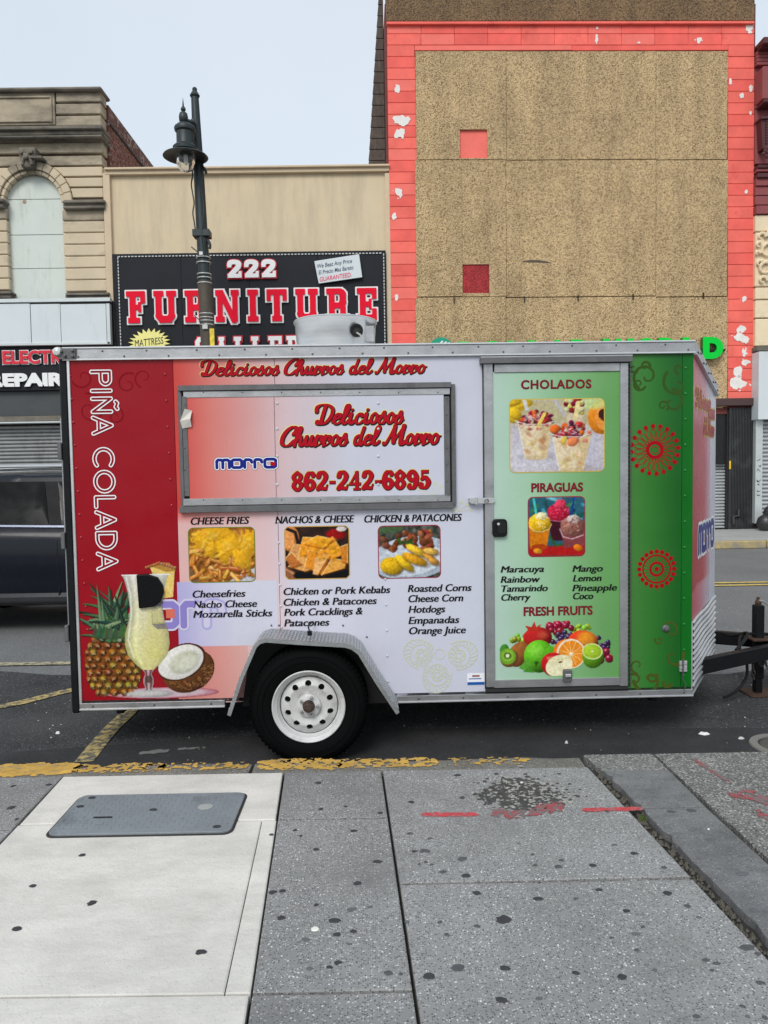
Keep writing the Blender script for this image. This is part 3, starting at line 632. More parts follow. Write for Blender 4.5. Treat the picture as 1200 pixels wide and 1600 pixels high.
# far sidewalk and kerb
far = thing('far_sidewalk', kind='structure')
for i in range(16):
    x = -12+i*1.8; MB().slab([(x, 15.5), (x+1.785, 15.5), (x+1.785, 18.25), (x, 18.25)], .0, .15, .006).build('paving_slab', mat('far_concrete', (.36, .36, .35), .9, var=.15, vscale=1, bump=.2, stain=((.2, .2, .2), 2, .5, .8, (1, 1, 1))), far)
sheet('far_sidewalk_bed', DIRT, [(-80, 15.45), (80, 15.45), (80, 18.3), (-80, 18.3)], .02, None, far)
FKY = mat('far_kerb_yellow', (.42, .33, .15), .85, var=.3, vscale=4, bump=.4, stain=((.25, .23, .2), 5, .42, .62, (1, 1, 1)))
for i in range(13):
    x = -12+i*2.2; bx('kerb_stone', FKY, far, x, x+2.185, 15.32, 15.495, 0, .155, .015)
# ================================================================== BUILDINGS ACROSS THE STREET
FB = Frame(18.2, 0.0)
def fb(name, m, root, x0, y0, x1, y1, d0, d1, fr=FB, bev=.006, **k):
    """box whose front face is the measured rectangle, from depth d0 back to d1"""
    u0, u1, z0, z1 = fr.rect(x0, y0, x1, y1, d0)
    if root is not None and root.name.startswith('maroon'): u0 = max(u0, FB.px(1180.5, 300)[0])
    return bx(name, m, root, u0, u1, d0, d1, z0, z1, bev, **k)
STONE = mat('weathered_limestone', S(202, 186, 160, 1.0), .9, objvar=.05, var=.10, vscale=1.5, bump=.4, bscale=25, stain=((.24, .20, .16), 1.3, .56, .85, (1, 1, 1.6)))
STONE_D = mat('sooty_limestone', S(170, 157, 136, 1.05), .9, var=.15, vscale=2, bump=.5, bscale=25, stain=((.11, .10, .085), 2.0, .42, .72, (.6, 1, 1.4)))
STONE_C = mat('dark_moulding', S(120, 113, 102, 1.0), .9, var=.25, vscale=3, bump=.5, bscale=25, stain=((.05, .05, .05), 2.5, .45, .7, (.5, 1, 1)))
TAN = mat('tan_stucco', S(210, 192, 162, 1.02), .92, var=.05, vscale=2, bump=.2, bscale=40, stain=((.44, .37, .26), 1.2, .46, .85, (2.6, 1, .35)))
TAN2 = mat('tan_coping', S(206, 186, 158, 1.0), .85, var=.08, bump=.1)
BLK = mat('black_sign_face', S(26, 29, 36, 1.0), .5, spec=.2, var=.2, vscale=1.5)
PANE = mat('boarded_panel', S(203, 210, 203, 1.0), .6, var=.05, vscale=2, stain=((.38, .40, .35), 2, .55, .9, (3, 1, .6)))
WHT = mat('white_sign_panel', S(206, 213, 216, 1.0), .4, var=.04, vscale=1, stain=((.45, .48, .48), 1.5, .55, .95, (3, 1, .5)))
ALU_F = mat('frame_metal_far', S(190, 195, 195, 1.1), .4, .3, var=.1)
SHUT = mat('shutter_steel', S(150, 152, 152, 1.0), .5, .3, var=.15, stain=((.15, .15, .15), 2, .5, .8, (2, 1, .6)))
SHUTD = mat('shutter_dark_gap', (.02, .02, .02), .8)
def shutter(root, fr, u0, u1, z0, z1, d, pitch=.085, m=None):
    """roller shutter, each slat a curved piece"""
    n = int((z1-z0)/pitch); bx('shutter_backing', SHUTD, root, u0, u1, d+.05, d+.08, z0, z1)
    prof = [(d+.045, 0), (d+.005, .15), (d-.012, .4), (d-.012, .6), (d+.005, .85), (d+.045, 1)]
    mb = MB(); k = len(prof)
    mb.add([(u, y, h*pitch*.97) for u in (u0, u1) for y, h in prof], [(i, k+i, k+i+1, i+1) for i in range(k-1)])
    o = mb.build('shutter_slat', m or SHUT, root, smooth=True); o.location = (0, 0, z0)
    for i in range(1, n):
        c = o.copy(); COL.objects.link(c); c.parent = root; c.location = (0, 0, z0+i*pitch)
# ---- building A: stone front with arched window ------------------------------------------------
A = frame_thing(FB, 'stone_building', 'weathered limestone building with boarded arched window and electronics shop sign', 'building')
uA = FB.px(167, 300)[0]
bx('wall', mat('brick_party_wall', (.14, .05, .035), .9, var=.3, vscale=8, bump=.5, stain=((.35, .3, .28), 3, .52, .6, (1, 3, 3))), A, -16, uA-.02, .35, 12, 0, FB.px(90, 143)[1]-.15)
def course(x0, y0, x1, y1, m, d=0.0): return fb('stone_block', m, A, x0, y0, x1, y1-.9, d, .36, bev=.02)
XL = -330
# parapet
fb('coping', STONE_C, A, XL, 137, 158, 143, -.12, .5, bev=.03)
q = random.Random(4)
for a, b in ((143, 160), (161.5, 179), (180.5, 197.5)): course(87, a, 158, b, STONE_D)
fb('parapet_panel', STONE_D, A, XL, 143, 85.5, 197.5, .0, .36, bev=.01)
for r_ in ((-60, 150, 80, 153), (-60, 188, 80, 191), (78, 150, 81, 191)): fb('panel_moulding', STONE_D, A, *r_, -.035, .02, bev=.01)
for i, (a, b, d) in enumerate(((198, 204, -.22), (204, 213, -.14), (213, 217, -.24), (217, 223, -.1))): fb('cornice', STONE_C, A, XL, a, 159, b, d, .36, bev=.02)
course(XL, 224, 160, 242.5, STONE_D); 
# arch centre
acx, acy, Ri, Ro = 51, 317, 43.5, 61
uc_, zc_ = FB.px(acx, acy); pxm = 18.25/FPX
ri, ro = Ri*pxm, Ro*pxm
# wall courses around the arch, cut to the curve
def arch_course(y0, y1, m):
    """two blocks left and right of the arch ring for a course"""
    zt = FB.px(acx, y0)[1]; zb = FB.px(acx, y1-1.0)[1]; R = ro+.01
    for sgn, xe in ((1, FB.px(161, 300)[0]), (-1, uc_-6.2)):
        pts = []
        for i in range(9):
            z = zb+(zt-zb)*i/8; dz = z-zc_
            off = math.sqrt(max(0, R*R-dz*dz)) if dz > -.001 else R
            pts.append((uc_+sgn*max(off, .02), z))
        pts += [(xe, zt), (xe, zb)]
        MB().prism(pts, 0, .36).build('stone_block', m, A, .012)
for i, (a, b) in enumerate(((244, 260), (261.5, 277), (278.5, 293.5), (295, 310.5))): arch_course(a, b, STONE if i else STONE_D)
# arch ring voussoirs
nv = 13
for k in range(nv):
    a0, a1 = pi*k/nv+.006, pi*(k+1)/nv-.006
    for (r0, r1, d) in ((ri+.09, ro, -.07), (ri, ri+.085, -.02)):
        P = [(uc_+r1*cos(a0+(a1-a0)*i/4), zc_+r1*sin(a0+(a1-a0)*i/4)) for i in range(5)]+[(uc_+r0*cos(a1-(a1-a0)*i/4), zc_+r0*sin(a1-(a1-a0)*i/4)) for i in range(5)]
        MB().prism(P, d, .2).build('arch_stone', STONE_D if 3 < k < 9 else STONE, A, .012)
# keystone with carved scroll
kz = zc_+ro
KS = MB().prism([(uc_-.14, kz-.2), (uc_-.2, kz+.25), (uc_+.2, kz+.25), (uc_+.14, kz-.2)], -.2, .1).build('keystone', STONE_C, A, .02)
mb = MB()
for s_ in (-1, 1):
    mb.tube([(uc_+s_*(.03+.08*abs(cos(t*.5))), -.22, kz-.15+t*.07) for t in range(6)], .035, 6)
mb.lathe([(0, 0), (.05, .01), (.07, .06), (.05, .12), (0, .13)], (uc_, -.3, kz+.03), 'y', 10)
for s_ in (-1, 1): mb.lathe([(0, 0), (.05, .01), (.05, .1), (0, .12)], (uc_+s_*.11, -.28, kz+.14), 'y', 10)
mb.build('keystone_carving', STONE_C, A, smooth=True)
fb('keystone_cap', STONE_C, A, 38, 243, 65, 247, -.26, .1, bev=.01)
# string course at spring line and blocks below, both sides
XR = 163
for (x0, x1) in ((XL, 5), (98, XR)):
    fb('string_course', STONE_C, A, x0, 311.5, x1, 317, -.16, .3, bev=.02); fb('string_course', STONE_C, A, x0, 317, x1, 321, -.1, .3, bev=.01); fb('string_course', STONE_C, A, x0, 321, x1, 326, -.13, .3, bev=.02)
ys = [327, 345.5, 364, 382, 400.5, 419, 437.5, 456]
for i in range(7):
    for x0, x1 in ((XL, 10+i*.8), (97+i*.8, XR+i*.7)):
        course(x0, ys[i], x1, ys[i+1], STONE_D if i == 0 else STONE)
for (x0, x1) in ((XL, 17), (102, 170)):
    fb('sill_course', STONE_C, A, x0, 457, x1, 461, -.13, .3, bev=.01); fb('sill_course', STONE_C, A, x0, 461, x1, 468, -.07, .3, bev=.01)
# boarded window: panels stacked with seams
uw0, uw1 = uc_-ri, uc_+ri
zs = [FB.px(56, y)[1] for y in (470, 417, 364, 308)]
win = thing('window', None, None); win.parent = A
for i in range(3): bx('board', PANE, win, uw0, uw1, .14, .2, zs[i]+.006, zs[i+1]-.006, .004)
a_ = math.asin((zs[3]+.006-zc_)/ri); P = [(uc_+ri*cos(a_+(pi-2*a_)*i/20), zc_+ri*sin(a_+(pi-2*a_)*i/20)) for i in range(21)]
MB().prism(P, .14, .2).build('board', PANE, win, .004)
o = MB().lathe([(0, .0), (.05, .0), (.04, -.004), (0, -.005)], (FB.px(34, 312)[0], .139, FB.px(34, 312)[1]), 'y', 9).build('rust_spot', mat('rust_spot', (.35, .24, .16), .8, var=.5, vscale=30), A)
# white sign box
u0, u1, z0, z1 = FB.rect(XL, 470, 172, 541, -.32)
sg = thing('sign_box', None, None); sg.parent = A
bx('sign_body', SHUTD, sg, u0, u1, -.28, .2, z0, z1)
for x0, x1 in ((XL, -70), (-69.5, 47.6), (48.6, 94.5), (95.2, 166)): fb('sign_panel', WHT, sg, x0, 475, x1, 537, -.30, -.27, bev=.003)
for r_ in ((XL, 468, 172, 474), (XL, 537.5, 172, 541.5), (166.5, 474, 172, 537.5)): fb('sign_frame', ALU_F, sg, *r_, -.33, -.2)
# fascia with lettering
fb('fascia', BLK, A, XL, 542, 172, 612, -.22, .3)
WHL = mat('white_letter', (.82, .82, .82), .4, var=.03); REDL = mat('red_letter', S(214, 24, 52, 1.0), .4, var=.04); BLKL = mat('black_letter', (.015, .015, .017), .5, var=.05)
u0, zb = FB.px(5, 569, -.25); u1, zt = FB.px(97, 548, -.25)
text('ELECTRONICS', REDL, A, u0, u0+(u1-u0)*1.87, zb, FB.px(50, 548, -.25)[1], -.26, .03, thick=.02, layers=((.05, WHL, .012, 0, 0),))
u0 = FB.px(-18, 590, -.25)[0]; u1 = FB.px(116, 590, -.25)[0]
text('REPAIRS', WHL, A, u0, u1, FB.px(50, 604, -.25)[1], FB.px(50, 583, -.25)[1], -.25, .06, thick=.025)
GRYP = mat('dark_grey_fascia', S(62, 66, 68, 1.0), .5, var=.2, vscale=3)
fb('fascia', GRYP, A, XL, 613, 172, 652, -.1, .3); fb('ledge', STONE_C, A, XL, 652, 172, 660, -.16, .3)
fb('ledge', ALU_F, A, XL, 660.5, 172, 663, -.2, .3)
u0, u1, z0, z1 = FB.rect(-120, 664, 168, 812); shutter(A, FB, u0, u1, .15, z1, .1, .088)
bx('wall', STONE_D, A, -16, u0, .0, .35, 0, z1); bx('wall', STONE_D, A, u1, uA-.02, .0, .35, 0, z1)
# stepped brick party wall seen behind the tan roof
BRK = mat('old_red_brick', (.20, .06, .04), .9, var=.45, vscale=14, bump=.8, bscale=30, stain=((.35, .27, .24), 5, .50, .62, (1, 1.5, 4)))
up = FB.px(162, 200)[0]; mbn = FB.px(162, 184)[1]
bw = thing('party_wall', 'old red brick wall stepping back behind the tan furniture building', 'wall', tuple(FB.o), FB.a)
bx('wall', BRK, bw, up-.35, up, .4, 4.2, 0, mbn)
bx('wall', BRK, bw, up-.35, up, 4.2, 9.5, 0, mbn-.25)
for i in range(10): bx('coping_tile', mat('slate_coping', (.05, .05, .05), .8, bump=.4), bw, up-.40, up+.05, .4+i*.38, .4+i*.38+.35, mbn, mbn+.05, .01)
for j in range(34):        # projecting brick courses on the visible wall
    z = mbn-.09-j*.085
    mbk = MB()
    for i in range(18):
        y = .45+i*.215+(.1 if j % 2 else 0); mbk.box(up, up+.006+.01*((i*7+j*3) % 5)/5, y, y+.195, z, z+.068)
    mbk.build('brick_course', BRK, bw, kind='stuff')
# ---- building B: tan stucco furniture shop --------------------------------------------------------
B = frame_thing(FB, 'furniture_shop', 'tan stucco shop building with large black furniture gallery sign', 'building')
u0, u1, z0, z1 = FB.rect(170, 268, 606, 820, .02)
bx('wall', TAN, B, FB.px(167, 300)[0], FB.px(609, 300)[0], .04, 11, FB.px(400, 812)[1]*0+2.9, z1)
fb('coping', TAN2, B, 162, 258.5, 609, 262, -.12, .4, bev=.01); fb('coping', TAN2, B, 163, 262.5, 608, 270, -.06, .4, bev=.01)
bx('roof_parapet', TAN2, B, FB.px(162, 300)[0], FB.px(609, 300)[0], .4, 11, z1-.05, z1+.02)
fb('pilaster', TAN2, B, 166.5, 270, 177, 640, -.05, .3); fb('pilaster', TAN2, B, 604, 270, 611, 640, -.05, .3)
sgn = frame_thing(FB, 'shop_sign', 'black furniture gallery sign board with red and white raised letters', 'sign')
u0, u1, z0, z1 = FB.rect(178, 394, 604, 592, -.12); ub = [u0+(u1-u0)*i/4 for i in range(5)]
bx('sign_body', SHUTD, sgn, u0, u1, -.08, .03, z0, z1)
for i in range(4): bx('sign_panel', BLK, sgn, ub[i]+.002, ub[i+1]-.002, -.12, -.085, z0, z1, .003)
cable = MB()
dash = mat('white_bulb_rope', (.55, .56, .54), .5)
mb = MB(); a, b = FB.px(184, 401, -.14), FB.px(598, 397, -.14); n = 78
for i in range(n):
    x = a[0]+(b[0]-a[0])*i/n; zz = (a[1]+b[1])/2; mb.box(x, x+(b[0]-a[0])/n*.6, -.145, -.125, zz, zz+.022)
for xx in (a[0]-.01, b[0]+.01):
    for i in range(38): mb.box(xx, xx+.022, -.145, -.125, zz-.075*i-.05, zz-.075*i)
mb.build('bulb_rope', dash, sgn, kind='stuff')
# slab letters --------------------------------------------------------------
def slabglyph(ch):
    s = SDF(); t = .25; f = .17
    if ch == 'F': w = .80; s.b(.06, 0, .06+.5, f).b(.14, 0, .14+t, 1).b(0, 1-f, w, 1).b(w-.2, .62, w, 1).b(.14, .42, .60, .58).b(.50, .34, .62, .66)
    elif ch == 'E': w = .84; s.b(0, 0, w, f).b(.12, 0, .12+t, 1).b(0, 1-f, w, 1).b(w-.2, .66, w, 1).b(w-.2, 0, w, .36).b(.12, .42, .60, .58).b(.50, .34, .62, .66)
    elif ch == 'U': w = .96; s.b(0, 1-f, .42, 1).b(.54, 1-f, w, 1).b(.08, .16, .08+t, 1).b(.62, .16, .62+t, 1).b(.22, 0, .76, .22); s.stroke([(.21, .22, .13), (.30, .12, .12)]).stroke([(.75, .22, .13), (.66, .12, .12)])
    elif ch == 'R': w = .94; s.b(0, 0, .46, f).b(.10, 0, .10+t, 1).b(0, 1-f, .66, 1).b(.1, .38, .62, .56).b(.56, .52, .84, .86); s.stroke([(.66, .86, .13), (.70, .82, .13)]).stroke([(.66, .50, .13), (.70, .58, .13)]).b(.58, .0, .82, .44).b(.58, 0, .94, f)
    elif ch == 'N': w = 1.0; s.b(0, 0, .38, f).b(.08, 0, .30, 1).b(0, 1-f, .34, 1).b(.66, 1-f, 1, 1).b(.72, 0, .94, 1); [s.b(.16+i*.035, .93-i*.058-.1, .34+i*.035, 1-i*.058) for i in range(16)]
    elif ch == 'I': w = .46; s.b(0, 0, w, f).b(.1, 0, .36, 1).b(0, 1-f, w, 1)
    elif ch == 'T': w = .86; s.b(.22, 0, .64, f).b(.30, 0, .56, 1).b(0, 1-f, w, 1).b(0, .64, .18, 1).b(w-.18, .64, w, 1)
    elif ch in 'GC': w = .86; s.b(.0, .16, .27, .84).b(.14, 0, .70, .2).b(.14, .8, .7, 1).b(.60, .12, .86, .42).b(.62, .64, .84, 1).b(.44, .34, .86, .48); s.stroke([(.12, .2, .1), (.2, .12, .1)]).stroke([(.12, .8, .1), (.2, .88, .1)])
    elif ch == 'A': w = .96; s.b(0, 0, .36, f).b(.6, 0, .96, f).b(.2, .26, .76, .42).b(.3, .84, .66, 1); [s.b(.12+i*.02, i*.06, .34+i*.02, i*.06+.1) for i in range(15)]; [s.b(.62-i*.02, i*.06, .84-i*.02, i*.06+.1) for i in range(15)]
    elif ch == 'L': w = .78; s.b(0, 0, w, f).b(.1, 0, .36, 1).b(0, 1-f, .46, 1).b(w-.2, 0, w, .4)
    elif ch == 'Y': w = .92; s.b(.26, 0, .68, f).b(.34, 0, .6, .5).b(0, 1-f, .38, 1).b(.54, 1-f, .92, 1); [s.b(.1+i*.027, .95-i*.06-.1, .34+i*.027, 1-i*.06) for i in range(9)]; [s.b(.58-i*.027, .95-i*.06-.1, .82-i*.027, 1-i*.06) for i in range(9)]
    elif ch == '2': w = .86; s.stroke(smooth_path([(.14, .70, .13), (.2, .84, .14), (.44, .88, .13), (.68, .80, .15), (.66, .60, .15), (.42, .36, .14), (.2, .16, .13)])).b(.04, 0, .86, .22).b(.68, .1, .86, .36).b(.02, .58, .26, .74)
    return s, w
def slabword(word, x0, x1, ytop, ybot, mface, medge, root, fr, d, edge, gap=.22, edgemat2=None, lineslope=0.0, xs=None):
    u0, zb = fr.px(x0, ybot, d); u1 = fr.px(x1, ybot, d)[0]; zt = fr.px(x0, ytop, d)[1]
    gl = [slabglyph(c) for c in word]; tot = sum(g[1] for g in gl)+gap*(len(gl)-1)
    h = zt-zb; kx = (u1-u0)/tot; x = 0
    for ch, (g, w_) in zip(word, gl):
        ox = u0+x*kx
        s2 = g.xf(lambda a, b: (ox+a*kx, zb+b*h), (kx+h)/2)
        sdf_part('letter_edge', s2, medge, root, d+.03, edge, .012, thick=.05)
        sdf_part('letter_face', s2, mface, root, d, 0, .012, thick=.02)
        x += w_+gap
REDS = mat('bright_red_face', S(226, 20, 50, 1.0), .5, spec=.1, var=.1); WHS = mat('white_edge', (.78, .78, .78), .4, var=.03); REDE = mat('red_edge', S(190, 30, 50, 1.1), .4, var=.03)
slabword('FURNITURE', 198, 589, 455, 505, REDS, WHS, sgn, FB, -.20, .036, .36)
slabword('222', 355, 431, 406, 434, WHS, REDE, sgn, FB, -.20, .024, .16)
slabword('GALLERY', 306, 502, 527, 565, WHS, REDE, sgn, FB, -.20, .03, .30)
# small boards on the sign
def quadboard(pts, fr, d, m, th, root, name):
    P = [fr.px(x, y, d) for x, y in pts]; return MB().prism(P, d, d+th).build(name, m, root, .004), P
pr = frame_thing(FB, 'price_board', 'small tilted white guarantee board mounted on the black furniture sign', 'sign')
_, P = quadboard([(491, 408), (561, 397), (566, 433), (498, 443)], FB, -.22, WHT, .03, pr, 'board')
rt = math.atan2(P[1][1]-P[0][1], P[1][0]-P[0][0])
GRT = mat('grey_blue_letter', (.07, .10, .16), .5); PKT = mat('pink_letter', S(224, 60, 100, 1.0), .5)
for s_, m_, (xa, ya), (xb, yb), h_ in (('We Beat Any Price', GRT, (496, 419), (551, 411), 6), ('El Precio Mas Barato', GRT, (498, 429), (553, 421), 6), ('GUARANTEED.', PKT, (500, 440), (550, 432.5), 6.5)):
    a = FB.px(xa, ya, -.225); b = FB.px(xb, yb, -.225); text(s_, m_, pr, a[0], b[0], a[1], a[1]+h_*.0152, -.226, .008, .25, rot=rt)
st = frame_thing(FB, 'starburst_sign', 'yellow starburst mattress sign on the black furniture board', 'sign')
c = FB.px(233, 536, -.2); P = []
for i in range(44):
    r = 1 if i % 2 else .72; t = 2*pi*i/44; P.append((c[0]+.49*r*cos(t), c[1]+.34*r*sin(t)+.05*cos(t)*.5))
MB().prism(P, -.2, -.17).build('board', mat('pale_yellow_board', S(236, 228, 140, 1.0), .5), st)
a = FB.px(211, 542, -.21); b = FB.px(256, 534, -.21); text('MATTRESS', BLKL, st, a[0], b[0], a[1], a[1]+.155, -.206, .0, .15, rot=.1)
text('SALE', PKT, st, a[0]+.2, a[0]+.52, a[1]-.19, a[1]-.06, -.206, .0, .15, rot=.1)
# ground floor of B: lintel, shutters
fb('lintel', GRYP, B, 166, 596, 611, 640, -.04, .4)
z1 = FB.px(400, 640)[1]; uu0, uu1 = FB.px(170, 700)[0], FB.px(608, 700)[0]; n = 3
for i in range(n):
    a = uu0+(uu1-uu0)*i/n; b = uu0+(uu1-uu0)*(i+1)/n; shutter(B, FB, a+.12, b-.12, .15, z1, .12, .12); bx('post', TAN2, B, a-.12, a+.12, .0, .4, 0, z1, .01)
bx('post', TAN2, B, uu1-.12, uu1+.05, .0, .4, 0, z1, .01)
bx('wall', TAN, B, uu0, uu1, .4, 11, 0, 2.95)
# ---- building C: red block building with pebble-dash panels ------------------------------------------
FC = Frame(18.15, 1.0)
C_ = frame_thing(FC, 'red_block_building', 'tall red painted block building with large tan pebble dash panels', 'building')
REDB = mat('red_painted_block', S(246, 110, 98, 1.0), .85, objvar=.06, var=.16, vscale=2.5, bump=.35, bscale=30, stain=(S(170, 55, 55, 1.1), 2.0, .55, .9, (1, 1, 1)))
REDB2 = mat('red_painted_block_two', S(238, 102, 92, 1.0), .85, objvar=.06, var=.18, vscale=2, bump=.35, bscale=30)
REDB3 = mat('red_painted_block_three', S(252, 114, 102, 1.0), .72, var=.1, vscale=3, bump=.3, bscale=30)
def pebble(name, a, b, c):
    if name in MATS: return MATS[name]
    m = bpy.data.materials.new(name); m.use_nodes = True; nt = m.node_tree; L = nt.links.new; bs = nt.nodes['Principled BSDF']
    geo = N(nt, 'ShaderNodeNewGeometry'); v = N(nt, 'ShaderNodeTexVoronoi', Scale=50.0); L(geo.outputs['Position'], v.inputs['Vector'])
    sx = N(nt, 'ShaderNodeSeparateColor'); L(v.outputs['Color'], sx.inputs[0])
    cr = N(nt, 'ShaderNodeValToRGB'); e = cr.color_ramp.elements; e[0].position = .0; e[0].color = c; e[1].position = .95; e[1].color = a; x = e.new(.35); x.color = b
    L(sx.outputs[0], cr.inputs[0]); n = N(nt, 'ShaderNodeTexNoise', Scale=.9, Detail=7.0, Roughness=.7); L(geo.outputs['Position'], n.inputs['Vector'])
    mr = N(nt, 'ShaderNodeMapRange'); mr.inputs[1].default_value = .3; mr.inputs[2].default_value = .7; mr.inputs[3].default_value = .80; mr.inputs[4].default_value = 1.14; L(n.outputs[0], mr.inputs[0])
    mp = N(nt, 'ShaderNodeMapping'); mp.inputs['Scale'].default_value = (2.4, 1, .22); L(geo.outputs['Position'], mp.inputs[0]); n3 = N(nt, 'ShaderNodeTexNoise', Scale=1.3, Detail=6.0, Roughness=.6); L(mp.outputs[0], n3.inputs['Vector']); m3 = N(nt, 'ShaderNodeMapRange'); m3.inputs[1].default_value = .35; m3.inputs[2].default_value = .72; m3.inputs[3].default_value = 1.05; m3.inputs[4].default_value = .80; L(n3.outputs[0], m3.inputs[0]); mm = N(nt, 'ShaderNodeMath', operation='MULTIPLY'); L(mr.outputs[0], mm.inputs[0]); L(m3.outputs[0], mm.inputs[1]); mr = mm
    sc = N(nt, 'ShaderNodeVectorMath', operation='SCALE'); L(cr.outputs[0], sc.inputs[0]); L(mr.outputs[0], sc.inputs['Scale']); L(sc.outputs[0], bs.inputs['Base Color'])
    bs.inputs['Roughness'].default_value = .85; bp = N(nt, 'ShaderNodeBump', Strength=.6, Distance=.03); bp.invert = True; L(v.outputs['Distance'], bp.inputs['Height']); L(bp.outputs[0], bs.inputs['Normal'])
    MATS[name] = m; return m
PEB = pebble('pebble_dash', S(220, 192, 148, 1.0), S(186, 158, 116, 1.0), S(126, 100, 68, 1.0)); PEBD = pebble('dark_pebble_dash', S(150, 122, 88, 1.0), S(112, 88, 62, 1.1), S(60, 46, 34, 1.1))
PEBR = pebble('red_pebble_dash', S(190, 60, 64, 1.0), S(160, 44, 48, 1.1), S(110, 30, 34, 1.1))
uc0 = FC.px(605, 300)[0]; uc1 = FC.px(1179, 300)[0]
bx('core_wall', mat('mortar_dark', (.16, .04, .035), .9), C_, uc0+.005, uc1-.005, .03, 9, 2.9, FC.px(800, 5)[1])
# top band
u0, u1, z0, z1 = FC.rect(603, 0, 1179, 33, -.02); bx('parapet', PEBD, C_, u0, u1, -.03, .4, z0, z0+1.6, .01)
fb('trim', REDB, C_, 604, 33, 1179, 37, -.07, .1, FC)
def cblock(x0, y0, x1, y1, d=0.0, k=[0]):
    k[0] += 1; fb('wall_block', (REDB, REDB, REDB2, REDB3)[(k[0]*7+k[0]//3) % 4], C_, x0, y0, x1-.35, y1-.5, d+.002*((k[0]*5) % 3), .06, FC, bev=.007)
for a, b in ((37.5, 53), (53, 70.5)):
    xs = [605]+[658+i*52.2 for i in range(10)]+[1179]
    for i in range(len(xs)-1): cblock(xs[i], a, xs[i+1], b)
cblock(605, 70.5, 648, 88.5); cblock(1138, 70.5, 1179, 88.5); cblock(648, 70.5, 894, 79); cblock(894, 70.5, 1138, 79)
for i in range(30):
    y = 88.5+i*18.05
    cblock(605+i*.27, y, 649+i*.32, y+18.05) if y < 600 else None
    if y < 628: cblock(1137.3, y+.3, 1179, y+18.3)
# pebble panels
xsl = (650, 791, 1025, 1137); rows = ((80, 249), (250.2, 463), (464.4, 636))
for j, (a, b) in enumerate(rows):
    for i in range(3):
        if i == 0 and j < 2:      # around the square opening
            sq = ((718, 202, 761, 247), (722, 413, 764, 458))[j]
            for r_ in ((xsl[0], a, sq[0], b), (sq[2], a, xsl[1]-.3, b), (sq[0], a, sq[2], sq[1]), (sq[0], sq[3], sq[2], b)):
                fb('pebble_panel', PEB, C_, *r_, -.03, .06, FC, bev=0)
            fb('square_inset', REDB3 if j == 0 else PEBR, C_, *sq, .025 if j == 0 else -.005, .06, FC, bev=0)
        else: fb('pebble_panel', PEB, C_, xsl[i]+.25, a, xsl[i+1]-.25, b, -.03, .06, FC, bev=.004)
for x, y in ((709, 468), (819, 466), (903, 464), (989, 462), (1099, 460)): fb('wall_hook', SHUTD, C_, x, y-3, x+1.4, y+6, -.07, -.02, FC, bev=0)
u, z = FC.px(840, 408, -.033); blot_ = SDF().stroke(smooth_path([(u-.35, z, .012), (u, z-.005, .03), (u+.3, z-.04, .01)])); sdf_part('scrape', blot_, mat('scrape_soot', (.10, .08, .06), .9, var=.4, vscale=20), C_, -.034, 0, .01)
# flaked patches of paint
FLK = mat('bare_plaster', (.80, .78, .74), .85, var=.12, vscale=6, bump=.4)
def flake(x, y, w_, h_, seed):
    u, z = FC.px(x, y, 0); W_, H_ = w_*.0152/2, h_*.0152/2; res = .012
    X = np.arange(u-W_*1.5, u+W_*1.5, res); Y = np.arange(z-H_*1.5, z+H_*1.5, res); n = fnoise(len(Y), len(X), max(4, W_/res*.7), seed, 4)
    F = np.hypot((X[None, :]-u)/W_, (Y[:, None]-z)/H_)-1+(n-.5)*1.7
    lx = FC.px(1178, y, 0)[0]; F = np.maximum(F, (X[None, :]-lx)*8)
    V, Fs = contour(F, X, Y)
    if Fs: mb = MB(); mb.v = [(a, -.006, b) for a, b in V]; mb.f = Fs; mb.build('bare_patch', FLK, C_)
for i, t in enumerate(((621, 138, 8, 10), (626, 190, 24, 14), (624, 209, 16, 14), (622, 300, 12, 14), (616, 337, 6, 12), (1171, 44, 10, 18), (1157, 515, 17, 12), (1158, 530, 26, 15), (1163, 550, 9, 12), (1165, 566, 12, 10), (1153, 582, 13, 16), (1156, 598, 26, 18), (1163, 468, 8, 8), (1159, 149, 6, 8), (932, 44, 4, 4), (932, 60, 4, 12), (998, 67, 5, 3), (1092, 63, 9, 9), (1141, 127, 4, 9), (1173, 138, 5, 9), (1173, 177, 5, 5), (619, 465, 5, 8), (1166, 300, 4, 6))): flake(*t, 200+i)
# side wall with dark shingles seen at the left edge
SHG = mat('dark_shingle', (.085, .065, .055), .85, var=.35, vscale=6, bump=.8, bscale=18, stain=((.16, .13, .11), 3, .5, .7, (8, 1, .8)))
sw = frame_thing(FC, 'shingled_wing', 'dark brown shingled wing rising behind the tan shop roof', 'building')
zt = FC.px(600, -45, .9)[1]; zb = FC.px(590, 268, .9)[1]
ub0 = FC.px(575.5, 256, .9)[0]; ut0 = FC.px(591, 0, .9)[0]; ur = uc0+.0
slope = (ut0-ub0)/(FC.px(590, 0, .9)[1]-FC.px(590, 256, .9)[1])
MB().prism([(ub0, zb), (ur, zb), (ur, zt), (ub0+slope*(zt-zb), zt)], .9, 8.5).build('wall', SHG, sw)
for j in range(18):
    z = zb+j*(zt-zb)/18; o_ = ub0+slope*(z-zb); o2 = ub0+slope*(z+(zt-zb)/18-zb)
    MB().prism([(o_-.015, z), (ur-.01, z), (ur-.01, z+(zt-zb)/18-.02), (o2-.006, z+(zt-zb)/18-.02)], .87, .91).build('shingle_row', SHG, sw)
